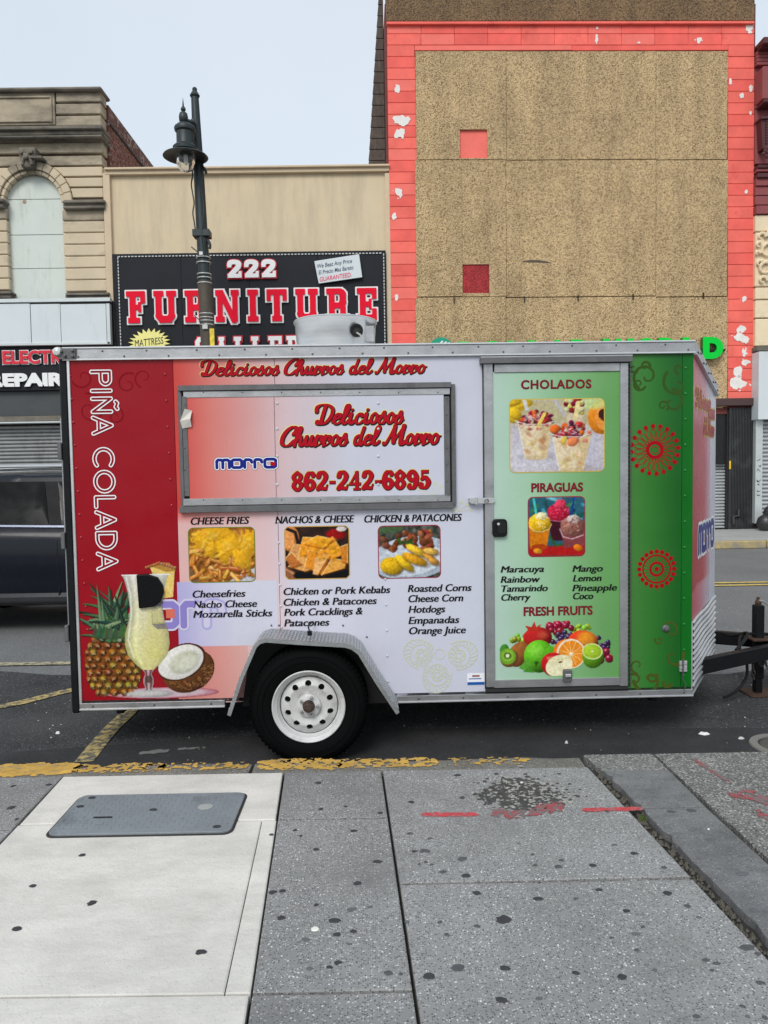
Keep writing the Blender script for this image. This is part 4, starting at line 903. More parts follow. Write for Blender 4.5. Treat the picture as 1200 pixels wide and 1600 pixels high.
# green letters DOLLAR WORLD
GRN = mat('green_letter_face', S(16, 205, 66, 1.0), .5, spec=.1, var=.05); GRD = mat('green_letter_side', S(12, 120, 44, 1.0), .4)
gs = frame_thing(FC, 'dollar_store_sign', 'raised green channel letters above the storefront of the red building', 'sign')
for ch, x0, x1 in (('D', 716, 745), ('O', 750, 788), ('L', 792, 816), ('L', 825, 849), ('A', 853, 889), ('R', 892, 926), ('W', 941, 991), ('O', 993, 1026), ('R', 1029, 1063), ('L', 1066, 1091), ('D', 1098, 1130)):
    xm = (x0+x1)/2; ytop = 526+(1113-xm)*.0195; a = FC.px(x0, ytop, -.2); b = FC.px(x1, ytop, -.2)
    o = text(ch, GRN, gs, a[0], b[0], a[1]-.52, a[1]-.01, -.22, .075, name='letter_face'); s_ = o.copy(); s_.data = o.data.copy(); s_.name = 'letter_side'; COL.objects.link(s_); s_.data.materials.clear(); s_.data.materials.append(GRD)
    s_.location = (0, .004, 0); sm = s_.modifiers.new('solid', 'SOLIDIFY'); sm.thickness = .13; sm.offset = -1 
u, z = FC.px(689, 546, -.15)
MB().lathe([(0, 0), (.27, 0), (.28, .02), (.28, .08)], (u, -.18, z), 'y', 40).build('round_emblem', mat('teal_disc', S(10, 150, 118, 1.0), .4), gs)
for k in range(3):
    s_ = SDF().stroke([(u-.02+k*.085, z+.13, .018), (u+.03+k*.085, z+.18-k*.02, .018)]); sdf_part('emblem_mark', s_, WHL, gs, -.185, 0, .008)
fb('letter_rail', SHUTD, gs, 672, 548, 1134, 551, -.12, -.04, FC)
# storefront of C
LINT = mat('brown_lintel', S(72, 52, 50, 1.0), .6); CORR = mat('black_corrugated', (.035, .036, .037), .45, .2, var=.2, stain=((.09, .10, .10), 2.5, .5, .75, (1, 1, 1)))
fb('lintel', LINT, C_, 612, 625.5, 1181, 637, -.12, .3, FC)
u0, u1, z0, z1 = FC.rect(1140.5, 637, 1179, 818, -.02)
mb = MB(); n = 16
for i in range(n):
    a = u0+(u1-u0)*i/n; b = u0+(u1-u0)*(i+1)/n; mb.add([(a, 0, .15), ((a+b)/2-.01, -.03, .15), ((a+b)/2+.01, -.03, .15), (b, 0, .15), (a, 0, z1), ((a+b)/2-.01, -.03, z1), ((a+b)/2+.01, -.03, z1), (b, 0, z1)], [(0, 1, 5, 4), (1, 2, 6, 5), (2, 3, 7, 6)])
mb.build('corrugated_panel', CORR, C_)
bx('panel_edge', CORR, C_, u0-.03, u0, -.04, .2, .15, z1); bx('panel_edge', SHUTD, C_, u1, u1+.02, -.04, .2, .15, z1)
bx('yellow_tag', mat('yellow_tag', S(240, 190, 20), .5), C_, u0-.03, u0+.01, -.05, -.042, FC.px(1142, 733)[1], FC.px(1142, 720)[1])
mb = MB(); 
p = [FC.px(*q_, -.06) for q_ in ((1154, 796), (1154, 806), (1146, 807), (1146, 819))]; mb.tube([(a, -.06, b) for a, b in p], .03, 8); mb.build('drain_pipe', mat('pipe_dark', (.06, .06, .06), .5, .4), C_, smooth=True)
ua, ub_ = FC.px(1010, 700)[0], FC.px(1136.5, 700)[0]
shutter(C_, FC, ua, ub_, .15, z1, .12, .075, mat('shutter_pale', S(176, 180, 182, 1.0), .5, .2, var=.1)); 
bx('dark_opening', SHUTD, C_, ub_+.0, u0-.03, .02, .3, .15, z1)
mb = MB()
for i in range(22): mb.tube([(ub_-.55+i*.028, .06, 1.6), (ub_-.55+i*.028, .06, z1)], .006, 4)
mb.build('window_grille', SHUTD, C_, kind='stuff')
bx('dark_opening', mat('dark_window', (.015, .015, .017), .2), C_, ub_-.6, ub_, .085, .10, 1.72, z1)
for i in range(4):
    a = FC.px(620, 700)[0]+i*1.45; shutter(C_, FC, a+.1, a+1.35, .15, z1, .12, .12); bx('post', LINT, C_, a-.1, a+.1, 0, .3, 0, z1, .01)
bx('wall', mat('inner_wall', (.2, .19, .18), .9), C_, uc0, uc1, .3, 9, 0, 3.0)
bx('storefront_band', PEB, C_, uc0+.3, FC.px(1130, 600)[0], .0, .1, z1, FC.px(800, 636)[1])
# ---- building D: maroon and cream front at the right edge -----------------------------------------------------
D_ = frame_thing(FB, 'maroon_building', 'narrow strip of maroon and cream stone building at right edge', 'building')
MAR = mat('maroon_paint', S(140, 70, 72, 1.0), .7, var=.12, vscale=3, bump=.3); MARD = mat('dark_maroon', S(82, 38, 42, 1.0), .7, var=.15, bump=.3); CRM = mat('cream_stone', S(222, 204, 172, 1.1), .85, var=.1, bump=.3, stain=((.3, .25, .18), 3, .55, .85, (1, 1, 1)))
XE = 1500; ud = FB.px(1180.5, 300)[0]
bx('wall', MAR, D_, ud+.02, ud+6, .13, 10, 0, FB.px(1190, 72)[1])
fb('cornice', MARD, D_, 1180.5, 55, XE, 66, -.3, .3, bev=.02); fb('cornice', MARD, D_, 1180.5, 66, XE, 72, -.18, .3, bev=.02)
for i in range(5): fb('brick_course', MAR, D_, 1180.5, 72+i*5.6, XE, 77+i*5.6, 0, .2)
fb('projecting_panel', MAR, D_, 1183.5, 101, XE, 153, -.28, .2, bev=.02); fb('panel_moulding', MARD, D_, 1183, 153, XE, 158, -.34, .2, bev=.02)
u, z = FB.px(1196, 183, -.2)
mb = MB().box(u-.12, u+.16, -.25, .1, z-.05, z+.0); mb.prism([(u-.1, z), (u+.14, z), (u+.1, z-.7), (u-.06, z-.7)], -.2, .1)
for i in range(9): mb.lathe([(0, 0), (.022, .01), (.022, .03), (0, .035)], (u+.02, -.235, z-.1-i*.06), 'y', 8)
for i in range(9): a = i*.7; mb.lathe([(0, 0), (.04, .02), (.045, .05), (0, .1)], (u+.02+.08*cos(a)*(i % 3)/2, -.28, z-.8+.1*sin(a)), 'y', 8)
mb.build('scroll_bracket', MARD, D_, smooth=True)
for i, (a, b, d) in enumerate(((159, 254, .03), (255, 260, -.12), (261, 266, -.08), (268, 275, -.1), (276, 288, -.04), (289, 303, 0), (304, 318, 0), (319, 332, -.05))): fb('stone_course', MAR if i not in (1, 3) else MARD, D_, 1180.5, a, XE, b, d, .2, bev=.01)
for a, b in ((334, 360), (361, 446), (447, 466), (467, 495), (496, 539)): fb('stone_course', CRM, D_, 1180.5, a, XE, b-.8, 0, .2, bev=.015)
fb('ledge', STONE_C, D_, 1180, 539, XE, 546, -.14, .2, bev=.01)
mb = MB()
for (cx, cy, r, t0, t1) in ((1200, 392, 14, 0, 6.2), (1190, 370, 7, 0, 5), (1186, 383, 5, 1, 5.5), (1196, 420, 11, 1, 7), (1187, 412, 6, 0, 5), (1192, 438, 7, 0, 5.4), (1203, 366, 6, 0, 6), (1184, 396, 4, 0, 5)):
    u, z = FB.px(cx, cy, -.05); pts = [(u+r*.0152*(1-.07*k)*cos(t0+(t1-t0)*k/10), -.05, z+r*.0152*(1-.07*k)*sin(t0+(t1-t0)*k/10)) for k in range(11)]; mb.tube(pts, [.045-.003*k for k in range(11)], 6)
mb.build('carved_scrollwork', CRM, D_, smooth=True)
fb('sign_panel', WHT, D_, 1180.5, 547, XE, 653, -.25, .1); fb('post', ALU_F, D_, 1180.5, 655, 1191.5, 818, -.06, .2)
u0, u1 = FB.px(1192, 700)[0], FB.px(XE, 700)[0]; shutter(D_, FB, u0, u1, .15, FB.px(1195, 655)[1], .02, .095, mat('shutter_pale', S(176, 180, 182, 1.0), .5, .2, var=.1))
gr = SDF(); u, z = FB.px(1186, 720, -.065)
q = random.Random(5)
for k in range(7): 
    zz = z-k*.11-(.15 if k > 2 else 0); gr.stroke([(u+q.uniform(-.05, .05), zz+q.uniform(-.04, .04), .006) for _ in range(4)])
sdf_part('graffiti', gr, BLKL, D_, -.064, 0, .006)
bag = MB(); u, z = FB.px(1196, 808, -.5)
for dx, dz, r in ((0, .18, .2), (.25, .15, .22), (.12, .42, .17)): bag.lathe([(0, -r), (r*.7, -r*.8), (r, -.1*r), (r*.8, r*.6), (r*.25, r), (.04, r*1.3), (0, r*1.3)], (u+dx, -.5, dz+.15), 'z', 10)
tag(bag.build('rubbish_bags', mat('bin_bag', (.03, .03, .032), .3, bump=.6, bscale=14), None, smooth=True), 'dark rubbish bags heaped against the pale shutter at right edge', 'rubbish bag').location = tuple(FB.o)
# ---- street lamp ------------------------------------------------------------------------------------
FL = Frame(15.75, 0)
lp = frame_thing(FL, 'street_lamp', 'dark green street lamp post with bell shaped hanging luminaire', 'street lamp')
LM = mat('lamp_dark_green', (.022, .032, .034), .45, .2, var=.2, vscale=8, bump=.2, bscale=40); LMB = mat('lamp_brown_sleeve', (.075, .062, .045), .6, .1, var=.3, vscale=7, bump=.4); STL = mat('steel_band', (.5, .5, .48), .35, .8)
tp = FL.px(304.5, 152); bt = FL.px(325, 540); sl_ = (bt[0]-tp[0])/(bt[1]-tp[1]); LXf = lambda z: tp[0]+(z-tp[1])*sl_
zz = [tp[1], FL.px(310, 250)[1], FL.px(316, 390)[1], FL.px(325, 540)[1], .15]
MB().tube([(LXf(z), 0, z) for z in zz], [.075, .10, .115, .125, .15], 12).build('post', LM, lp, smooth=True)
MB().tube([(LXf(z), 0, z) for z in (FL.px(318, 440)[1], FL.px(325, 560)[1])], .14, 12).build('sleeve', LMB, lp, smooth=True)
zt = tp[1]; MB().lathe([(.085, 0), (.10, .03), (.06, .10), (.045, .12), (.05, .16), (.03, .19), (0, .2)], (LXf(zt), 0, zt), 'z', 12).build('post_cap', LM, lp, smooth=True)
for y_ in (404, 412, 430, 436, 444, 492, 498, 503, 509):
    z = FL.px(320, y_)[1]; MB().lathe([(.145, 0), (.15, .005), (.15, .02), (.145, .025)], (LXf(z), 0, z), 'z', 14).build('strap_band', STL, lp)
z = FL.px(313, 366)[1]; bx('clamp', LM, lp, LXf(z)-.17, LXf(z)+.17, -.13, .13, z-.07, z+.07, .01)
z = FL.px(318, 400)[1]; bx('clamp', STL, lp, LXf(z)-.05, LXf(z)+.03, -.17, -.13, z-.03, z+.05, .01)
z = FL.px(324, 513)[1]; bx('clamp', STL, lp, LXf(z)-.06, LXf(z)+.05, -.18, -.13, z-.05, z+.05, .01)
bx('yellow_notice', mat('yellow_notice', S(230, 200, 60), .6, var=.5, vscale=12), lp, LXf(z)+.08, LXf(z)+.17, -.145, -.135, z-.55, z-.03)
MB().tube(smooth_path([(LXf(z_)-.12+.02*math.sin(i*2.1), -.12, z_) for i, z_ in enumerate(np.linspace(FL.px(310, 262)[1], FL.px(313, 365)[1], 8))]), .014, 5).build('cable', LM, lp, smooth=True)
MB().tube(smooth_path([(LXf(z_)+.05+.04*math.sin(i*1.3), -.13, z_) for i, z_ in enumerate(np.linspace(FL.px(310, 300)[1], FL.px(313, 405)[1], 6))]), .010, 5).build('cable', LM, lp, smooth=True)
z = FL.px(307, 400)[1]; MB().tube([(LXf(z)-.2, -.15, z+.14), (LXf(z), -.15, z-.02)], .012, 5).build('cable', LM, lp, smooth=True); MB().tube([(LXf(z)-.18, -.15, FL.px(307, 495)[1]), (LXf(z), -.15, FL.px(307, 508)[1])], .010, 5).build('cable', LM, lp, smooth=True)
z = FL.px(318, 262)[1]; MB().tube(smooth_path([(LXf(z)+.06, -.05, z+.02), (LXf(z)+.15, -.1, z-.08), (LXf(z)+.17, -.1, z-.16)]), .03, 6).build('cable', LM, lp, smooth=True)
z = FL.px(318, 385)[1]; MB().tube(smooth_path([(LXf(z)+.12, -.05, z+.1), (LXf(z)+.17, -.1, z-.0), (LXf(z)+.16, -.1, z-.08)]), .03, 6).build('cable', LM, lp, smooth=True)

lu, lz = FL.px(290, 243, -.35); LC = (lu, -.35, lz)
MB().lathe([(.17, .07), (.30, .04), (.42, -.01), (.435, -.03), (.42, -.03), (.29, .02), (.15, .04)], LC, 'z', 40).build('lamp_shade', LM, lp, smooth=True)
MB().lathe([(.18, .06), (.235, .09), (.24, .15), (.20, .19), (.17, .21), (.165, .23), (.165, .44), (.195, .46), (.205, .51), (.195, .54), (.17, .56), (.14, .59), (.05, .62), (0, .63)], LC, 'z', 28).build('lamp_housing', LM, lp, smooth=True)
MB().lathe([(.045, 0), (.085, .05), (.09, .12), (.075, .19), (.03, .23), (.05, .26), (.045, .29), (.018, .33), (.012, .40), (0, .50)], (LC[0]-.02, LC[1], LC[2]+.61), 'z', 14).build('finial', LM, lp, smooth=True)
MB().lathe([(.185, .03), (.19, -.08), (.17, -.18), (.12, -.27), (.05, -.32), (0, -.33)], LC, 'z', 28).build('glass_bowl', mat('lamp_glass', (.95, .95, .95), .05, var=0, trans=.92, ior=1.3), lp, smooth=True)
MB().lathe([(0, .03), (.05, .02), (.055, -.1), (.04, -.18), (0, -.2)], LC, 'z', 14).build('bulb', mat('bulb_white', (.75, .75, .75), .3), lp, smooth=True)
mb = MB(); px_ = LXf(LC[2]+.5); mb.tube(smooth_path([(px_, 0, LC[2]+.75), (px_-.05, -.1, LC[2]+.78), (LC[0]+.16, -.28, LC[2]+.66), (LC[0]+.05, -.35, LC[2]+.66)]), .04, 8); mb.tube([(px_, 0, LC[2]+.3), (LC[0]+.12, -.3, LC[2]+.32)], .03, 8)
mb.build('lamp_arm', LM, lp, smooth=True)
MB().lathe([(.32, 0), (.32, .12), (.26, .2), (.2, .5), (.17, .9)], (LXf(.15), 0, .15), 'z', 16).build('post_base', LM, lp, smooth=True)
# ================================================================== SUV in the lane behind the trailer
FK = Frame(8.15, 0)
xB = FK.px(89, 880)[0]
CARP = mat('car_paint_dark', (.008, .010, .016), .25, 0, var=.03, coat=.12, spec=.2); GLS = mat('car_glass', (.005, .0055, .0065), .12, 0, var=0, spec=.12); TRM = mat('black_trim', (.008, .008, .009), .6, spec=.2); RUB = mat('tyre_rubber', (.0035, .0037, .004), .75, var=.2, vscale=9, bump=.15, bscale=60, spec=.06)
CHR = mat('satin_rail', (.55, .56, .58), .3, .8)
cv = thing('parked_car', 'dark blue grey SUV with roof rails standing behind the trailer at left', 'car', (xB, 8.15, 0))
# stations: x, sill z, belt z, roof z, half-width body, half-width roof
st = [(-2.35, .55, .95, 1.05, .75, .60), (-2.28, .42, 1.05, 1.35, .86, .62), (-2.0, .34, 1.12, 1.62, .92, .64), (-1.5, .30, 1.14, 1.70, .94, .66), (-.6, .30, 1.13, 1.735, .945, .68), (.2, .30, 1.11, 1.735, .945, .68), (.7, .30, 1.10, 1.70, .945, .67), (1.15, .30, 1.09, 1.50, .94, .68), (1.55, .32, 1.08, 1.20, .93, .72), (2.0, .36, 1.02, 1.10, .92, .70), (2.4, .42, .92, 1.00, .88, .64), (2.55, .50, .78, .86, .74, .5)]
st = [tuple(r) for r in zip(*[np.array([smooth_path([(s_[0], s_[k]) for s_ in st], 5)])[0][:, 1] for k in range(1, 6)])]
xs_ = np.array(smooth_path([(x, 0) for x in (-2.35, -2.28, -2.0, -1.5, -.6, .2, .7, 1.15, 1.55, 2.0, 2.4, 2.55)], 5))[:, 0]
HW = .95
mb = MB(); rows_ = []
for x, (sz, bz, rz, wb, wr) in zip(xs_, st):
    dz = bz-sz
    half = [(wb-.10, sz), (wb-.02, sz+.04), (wb-.005, sz+.10), (wb-.03, sz+.14), (wb, sz+.25), (wb+.005, sz+dz*.62), (wb-.005, sz+dz*.86), (wb-.03, bz-.02), (wb-.055, bz), (wb-.06+(wr-wb+.06)*.5, bz+(rz-bz)*.5), (wr+.03, rz-.07), (wr-.05, rz-.015), (wr-.3, rz), (0, rz+.012)]
    rows_.append([(x, HW-y, z) for y, z in half]+[(x, HW+y, z) for y, z in half[::-1][1:]])
n = len(rows_[0]); vs = [p for r in rows_ for p in r]
mb.add(vs, [(i*n+j, i*n+j+1, (i+1)*n+j+1, (i+1)*n+j) for i in range(len(rows_)-1) for j in range(n-1)]+[tuple(range(n)), tuple(range(len(rows_)*n-1, (len(rows_)-1)*n-1, -1))])
mb.add([(xs_[0]+.2, HW-.8, .32), (xs_[-1]-.2, HW-.8, .32), (xs_[-1]-.2, HW+.8, .32), (xs_[0]+.2, HW+.8, .32)], [(0, 3, 2, 1)])
mb.build('body', CARP, cv, smooth=True)
def side_y(x, z):
    i = min(len(xs_)-2, max(0, int(np.searchsorted(xs_, x))-1)); t = (x-xs_[i])/(xs_[i+1]-xs_[i]+1e-9)
    R = [(a[1]*(1-t)+b[1]*t, a[2]*(1-t)+b[2]*t) for a, b in zip(rows_[i], rows_[i+1])]
    for (y0, z0), (y1, z1) in zip(R[:13], R[1:13]):
        if z0 <= z <= z1 and z1 > z0: return y0+(y1-y0)*(z-z0)/(z1-z0)
    return R[8][0]
def side_panel(name, poly, m, off=.006, far_=False):
    """sheet following the car's side, polygon in x,z"""
    xs0, xs1 = min(p[0] for p in poly), max(p[0] for p in poly); mb = MB(); n = 10
    def zr(x):
        r = []
        for (a, b), (c, d) in zip(poly, poly[1:]+poly[:1]):
            if a != c and min(a, c)-1e-6 <= x <= max(a, c)+1e-6: r.append(b+(d-b)*(x-a)/(c-a))
        return min(r), max(r)
    for i in range(n+1):
        x = xs0+.001+(xs1-xs0-.002)*i/n; z0, z1 = zr(x)
        for j in range(7):
            z = z0+(z1-z0)*j/6; y = side_y(x, z)-off; mb.v.append((x, y if not far_ else 2*HW-y, z))
    mb.f = [(i*7+j, (i+1)*7+j, (i+1)*7+j+1, i*7+j+1) for i in range(n) for j in range(6)]
    return mb.build(name, m, cv, smooth=True)
for fs in (False, True):
    side_panel('window', [(-1.02, 1.175), (-.10, 1.165), (-.19, 1.63), (-.85, 1.635)], GLS, far_=fs)
    side_panel('window', [(.03, 1.165), (1.05, 1.15), (.60, 1.60), (-.05, 1.63)], GLS, far_=fs)
    side_panel('window', [(-1.85, 1.22), (-1.12, 1.18), (-1.0, 1.62), (-1.65, 1.58)], GLS, far_=fs)
    side_panel('pillar_trim', [(-.098, 1.165), (.028, 1.165), (-.052, 1.63), (-.188, 1.63)], TRM, far_=fs)
    side_panel('belt_moulding', [(-1.85, 1.185), (1.05, 1.115), (1.05, 1.135), (-1.85, 1.205)], mat('belt_silver', (.14, .16, .21), .3, .7), .012, fs)
    side_panel('door_seam', [(-.004, .36), (.012, .36), (.012, 1.12), (-.004, 1.12)], TRM, .003, fs); side_panel('door_seam', [(-1.03, .75), (-1.015, .75), (-1.015, 1.14), (-1.03, 1.14)], TRM, .003, fs)
    side_panel('door_seam', [(1.03, .45), (1.045, .45), (1.045, 1.1), (1.03, 1.1)], TRM, .003, fs)
    side_panel('sill_trim', [(-.95, .30), (1.0, .30), (1.0, .40), (-.95, .40)], mat('lower_cladding', (.03, .032, .036), .55), .008, fs)
for x in (.06, -.93): MB().tube([(x, side_y(x, .98)-.03, .99), (x+.16, side_y(x, .98)-.03, .985)], .014, 8).build('door_handle', CARP, cv, smooth=True)
for y in (HW-.62, HW+.62):
    MB().tube(smooth_path([(-1.7, y, 1.71), (-1.6, y, 1.775), (-.6, y, 1.80), (.3, y, 1.79), (.5, y, 1.745)]), .018, 8).build('roof_rail', CHR, cv, smooth=True)
MB().box(.98, 1.12, -.16, .06, 1.10, 1.24).build('mirror', CARP, cv, .03)
for x in (-1.42, 1.45):
    for y0, sg_ in ((.02, 1), (2*HW-.02, -1)):
        wh = thing('wheel'); wh.parent = cv; wh.location = (x, y0, .355)
        MB().lathe([(.24, 0), (.31, .0), (.35, .03*sg_), (.355, .12*sg_), (.35, .2*sg_), (.24, .22*sg_)], ax='y', n=36).build('tyre', RUB, wh, smooth=True)
        MB().lathe([(0, .03*sg_), (.06, .03*sg_), (.2, .05*sg_), (.23, .01*sg_), (.245, .0)], ax='y', n=36).build('rim', CHR, wh, smooth=True)
    MB().lathe([(.43, -.0), (.43, .3), (0, .3)], (x, side_y(x, .6)-.004, .36), 'y', 28).build('wheel_arch', TRM, cv)
MB().box(2.3, 2.5, .15, .5, .82, .92).build('headlight', mat('lamp_lens', (.6, .6, .62), .1, coat=1), cv, .02)
MB().box(-2.33, -2.2, .1, .35, .95, 1.2).build('tail_light', mat('tail_red', (.3, .01, .01), .2, coat=1), cv, .02)

# ================================================================== FOOD TRAILER
FT = Frame(4.62, 1.1)
T = frame_thing(FT, 'food_trailer', 'red white and green food trailer with churro and fruit menu graphics', 'food trailer')
ALU = mat('brushed_aluminium', (.42, .42, .43), .38, .8, var=.18, vscale=6, bump=.12, bscale=70, stain=((.28, .28, .29), 5, .5, .8, (1, 1, 2))); ALUD = mat('dark_aluminium', (.13, .13, .135), .5, .4, var=.2, vscale=7, bump=.15, stain=((.07, .07, .07), 4, .5, .8, (3, 1, 1)))
ALUB = mat('bright_trim', (.66, .66, .67), .3, .75, var=.1, vscale=9)
BLKM = mat('black_steel', (.007, .0075, .009), .45, 0, var=.3, vscale=10, bump=.2, bscale=60, spec=.18)
VINYL = mat('printed_vinyl', (1, 1, 1), .30, 0, var=.03, vscale=2.5, attr=True, wave=.026, spec=.25, stain=((.42, .40, .39), 2.6, .66, 1.0, (1, 1, .45)))
PRINT = mat('print_sheet', (1, 1, 1), .34, 0, var=0, attr=True, wave=.004, spec=.12)
def ink(name, c, rough=.34): return mat('ink_'+name, c, rough, var=.03, wave=.003, spec=.1)
I_BLK = ink('black', (.010, .010, .012)); I_RED = ink('red', S(178, 14, 34)); I_DRED = ink('dark_red', S(128, 30, 44)); I_WHT = ink('white', (.80, .80, .82)); I_CREAM = ink('cream', S(232, 222, 150)); I_BLUE = ink('navy', S(28, 40, 130)); I_YEL = ink('yellow', S(232, 196, 60)); I_MAR = ink('maroon', S(130, 40, 50))
XL_, XR_ = -1.822, 1.912; ZB, ZT = .305, 2.385; WD = 1.86; NX, NY, NZ = XR_+.57, WD/2, -.17
# measured points -> local
def q_(x, y, d=0.0): return FT.px(x, y, d)
MPX = 4.62/FPX    # metres per photograph pixel on the side
def pu(x, y=800, d=0.0): return q_(x, y, d)[0]
def pz(y, x=600, d=0.0): return q_(x, y, d)[1]
# side skin panels (flat print: tone changes belong to the printed wrap)
def grad(stops, t):
    for (a, ca), (b, cb) in zip(stops[:-1], stops[1:]):
        if t <= b: k = max(0, (t-a)/(b-a)); return [ca[i]+(cb[i]-ca[i])*k for i in range(3)]
    return list(stops[-1][1])
def skin(name, u0, u1, z0, z1, fn, y=0.0, step=.02, parent=None, thick=.02):
    nx = max(1, int((u1-u0)/step)); nz = max(1, int((z1-z0)/step)); mb = MB()
    mb.v = [(u0+(u1-u0)*i/nx, y, z0+(z1-z0)*j/nz) for j in range(nz+1) for i in range(nx+1)]
    mb.f = [(j*(nx+1)+i, j*(nx+1)+i+1, (j+1)*(nx+1)+i+1, (j+1)*(nx+1)+i) for j in range(nz) for i in range(nx)]
    n0 = len(mb.v); mb.box(u0, u1, y+.0012, y+thick, z0, z1)
    o = mb.build(name, VINYL, parent or T); at = o.data.color_attributes.new('Col', 'FLOAT_COLOR', 'POINT')
    cs = [fn(v[0], v[2]) for v in mb.v]; c = np.minimum(lin(np.array(cs))*GAIN, .88); at.data.foreach_set('color', np.concatenate([c, np.ones((len(c), 1))], 1).ravel()); return o
u1_, u2_, u3_ = pu(277), pu(434), pu(757)
RED_ = (150, 6, 26)
def f_red(x, z): return RED_
def f_mid(x, z):
    t = (x-u1_)/(u3_-u1_); top = grad([(0, (205, 70, 62)), (.12, (214, 124, 116)), (.35, (212, 186, 190)), (.55, (203, 203, 216)), (1, (201, 203, 217))], t)
    low = grad([(0, (222, 176, 172)), (.30, (222, 192, 194)), (.37, (208, 206, 220)), (1, (203, 206, 220))], t)
    k = min(1, max(0, (z-(pz(800)-.05))/.1)); return [a*k+b*(1-k) for a, b in zip(top, low)]
def f_green(x, z):
    t = (x-pu(982))/(XR_-pu(982)); return grad([(0, (74, 130, 62)), (.35, (48, 118, 44)), (.78, (24, 92, 30)), (.80, (10, 98, 26)), (1, (6, 104, 24))], t)
g_ = .0015
skin('side_panel', XL_+.012, u1_-g_, ZB, ZT, f_red); skin('side_panel', u1_+g_, u2_-g_, ZB, ZT, f_mid); skin('side_panel', u2_+g_, u3_-.0, ZB, ZT, f_mid)
u4_ = pu(982); u5_ = pu(1065)
skin('side_panel', u4_-.01, u5_-g_, ZB, ZT, f_green); skin('side_panel', u5_+g_, XR_, ZB, ZT, f_green)
skin('side_panel', u3_+g_, u4_-.012, pz(566), ZT, f_mid)
WR = 3   # far wall, rear, floor, roof
bx('inner_shell', mat('trailer_inner', (.05, .05, .05), .8), T, XL_+.02, XR_-.02, .022, WD-.02, ZB, ZT-.01)
skin('far_side_panel', XL_, XR_, ZB, ZT, lambda x, z: (200, 200, 212), WD-.02, .5)
# roof (crowned) following the V nose
mb = MB(); k = 8
pts = lambda s: [(XL_-.03, s), (XR_, s)]
vs = []; n = 0
for i, x in enumerate((XL_-.03, XR_)):
    for j in range(k+1): y = WD*j/k; vs.append((x, y, ZT+.05+.05*(1-(2*j/k-1)**2)))
vs.append((NX, NY, ZT+.05+NZ)); fs = [(j, k+1+j, k+2+j, j+1) for j in range(k)]+[(k+1+j, 2*k+2, k+2+j) for j in range(k)]
mb.add(vs, fs); mb.build('roof', mat('white_roof', (.7, .7, .7), .6), T)
# top rail with two lips and rivets
zr0, zr1 = ZT-.012, ZT+.058
bx('top_rail', ALU, T, XL_-.022, XR_+.004, -.014, .03, zr0+.006, zr1-.006, .002); bx('rail_lip', ALUB, T, XL_-.022, XR_+.004, -.022, .01, zr1-.006, zr1+.004, .002); bx('rail_lip', ALUB, T, XL_-.022, XR_+.004, -.022, -.0, zr0-.004, zr0+.007, .002)
def rivets(name, pts, r, m, ax='y', parent=None, y=-.0):
    mb = MB()
    for p in pts:
        x, z = p[0], p[1]; yy = p[2] if len(p) > 2 else y
        mb.lathe([(r, 0), (r*.8, -r*.5), (r*.35, -r*.75), (0, -r*.8)], (x, yy, z), 'y', 8)
    return mb.build(name, m, parent or T, smooth=True, kind='stuff')
q = random.Random(6)
RIV = mat('rivet_dark', (.10, .10, .10), .4, .5)
def seq(x0, x1, n): return [x0+(x1-x0)*i/(n-1) for i in range(n)]
rivets('rail_rivets', [(x+q.uniform(-.02, .02), ZT+.022+(.016 if i % 2 else -.016)) for i, x in enumerate(seq(XL_+.06, XR_-.05, 27))], .0065, RIV, y=-.014)
bx('bottom_rail', ALU, T, XL_, pu(352, 1103), -.012, .02, ZB-.022, ZB+.016, .002); bx('bottom_rail', ALU, T, pu(620, 1095), XR_+.004, -.012, .02, ZB-.022, ZB+.016, .002)
bx('rail_lip', ALUB, T, pu(620, 1095), XR_+.006, -.02, -.0, ZB-.026, ZB-.018, .001); bx('rail_lip', ALUB, T, XL_, pu(352, 1103), -.02, -.0, ZB-.026, ZB-.018, .001)
rivets('rail_rivets', [(x, ZB-.003) for x in seq(pu(650), XR_-.05, 7)]+[(pu(135), ZB-.003), (pu(232), ZB-.003), (pu(322), ZB-.003)], .0075, RIV, y=-.012)
# rear corner: black post, thin silver edge, door edge and hinges
bx('rear_edge_trim', ALUB, T, XL_-.002, XL_+.014, -.010, .03, ZB-.03, ZT-.01, .002)
bx('corner_post', BLKM, T, XL_-.05, XL_-.003, -.006, .07, ZB-.045, ZT+.02, .008)
bx('corner_post', BLKM, T, XL_-.05, XL_-.003, WD-.07, WD, ZB-.045, ZT+.02, .008)
bx('rear_header', BLKM, T, XL_-.05, XL_-.003, .07, WD-.07, ZT-.06, ZT+.02, .004); bx('rear_sill', BLKM, T, XL_-.05, XL_-.003, .07, WD-.07, ZB-.045, ZB+.08, .004)
rd = thing('rear_door'); rd.parent = T
bx('door_skin', mat('rear_white', (.6, .6, .62), .35), rd, XL_-.045, XL_-.012, .075, WD-.075, ZB+.085, ZT-.065); bx('door_edge', ALU, rd, XL_-.064, XL_-.046, .02, .09, ZB+.3, ZT-.35, .003)
for y_ in (705, 990, 845): z = pz(y_, 95); bx('hinge', ALUD, rd, XL_-.075, XL_-.052, -.010, .03, z-.05, z+.05, .004); 
mb = MB()
mb.box(XL_-.04, XL_+.06, -.03, -.012, ZT-.01, ZT+.055)
for x, z in ((-.0, .01), (.045, .04), (.045, .008), (-.02, .035)): mb.lathe([(.010, 0), (.010, -.014), (0, -.016)], (XL_+x, -.03, ZT+z), 'y', 6)
mb.build('corner_bracket', ALUD, T, bev=.002)
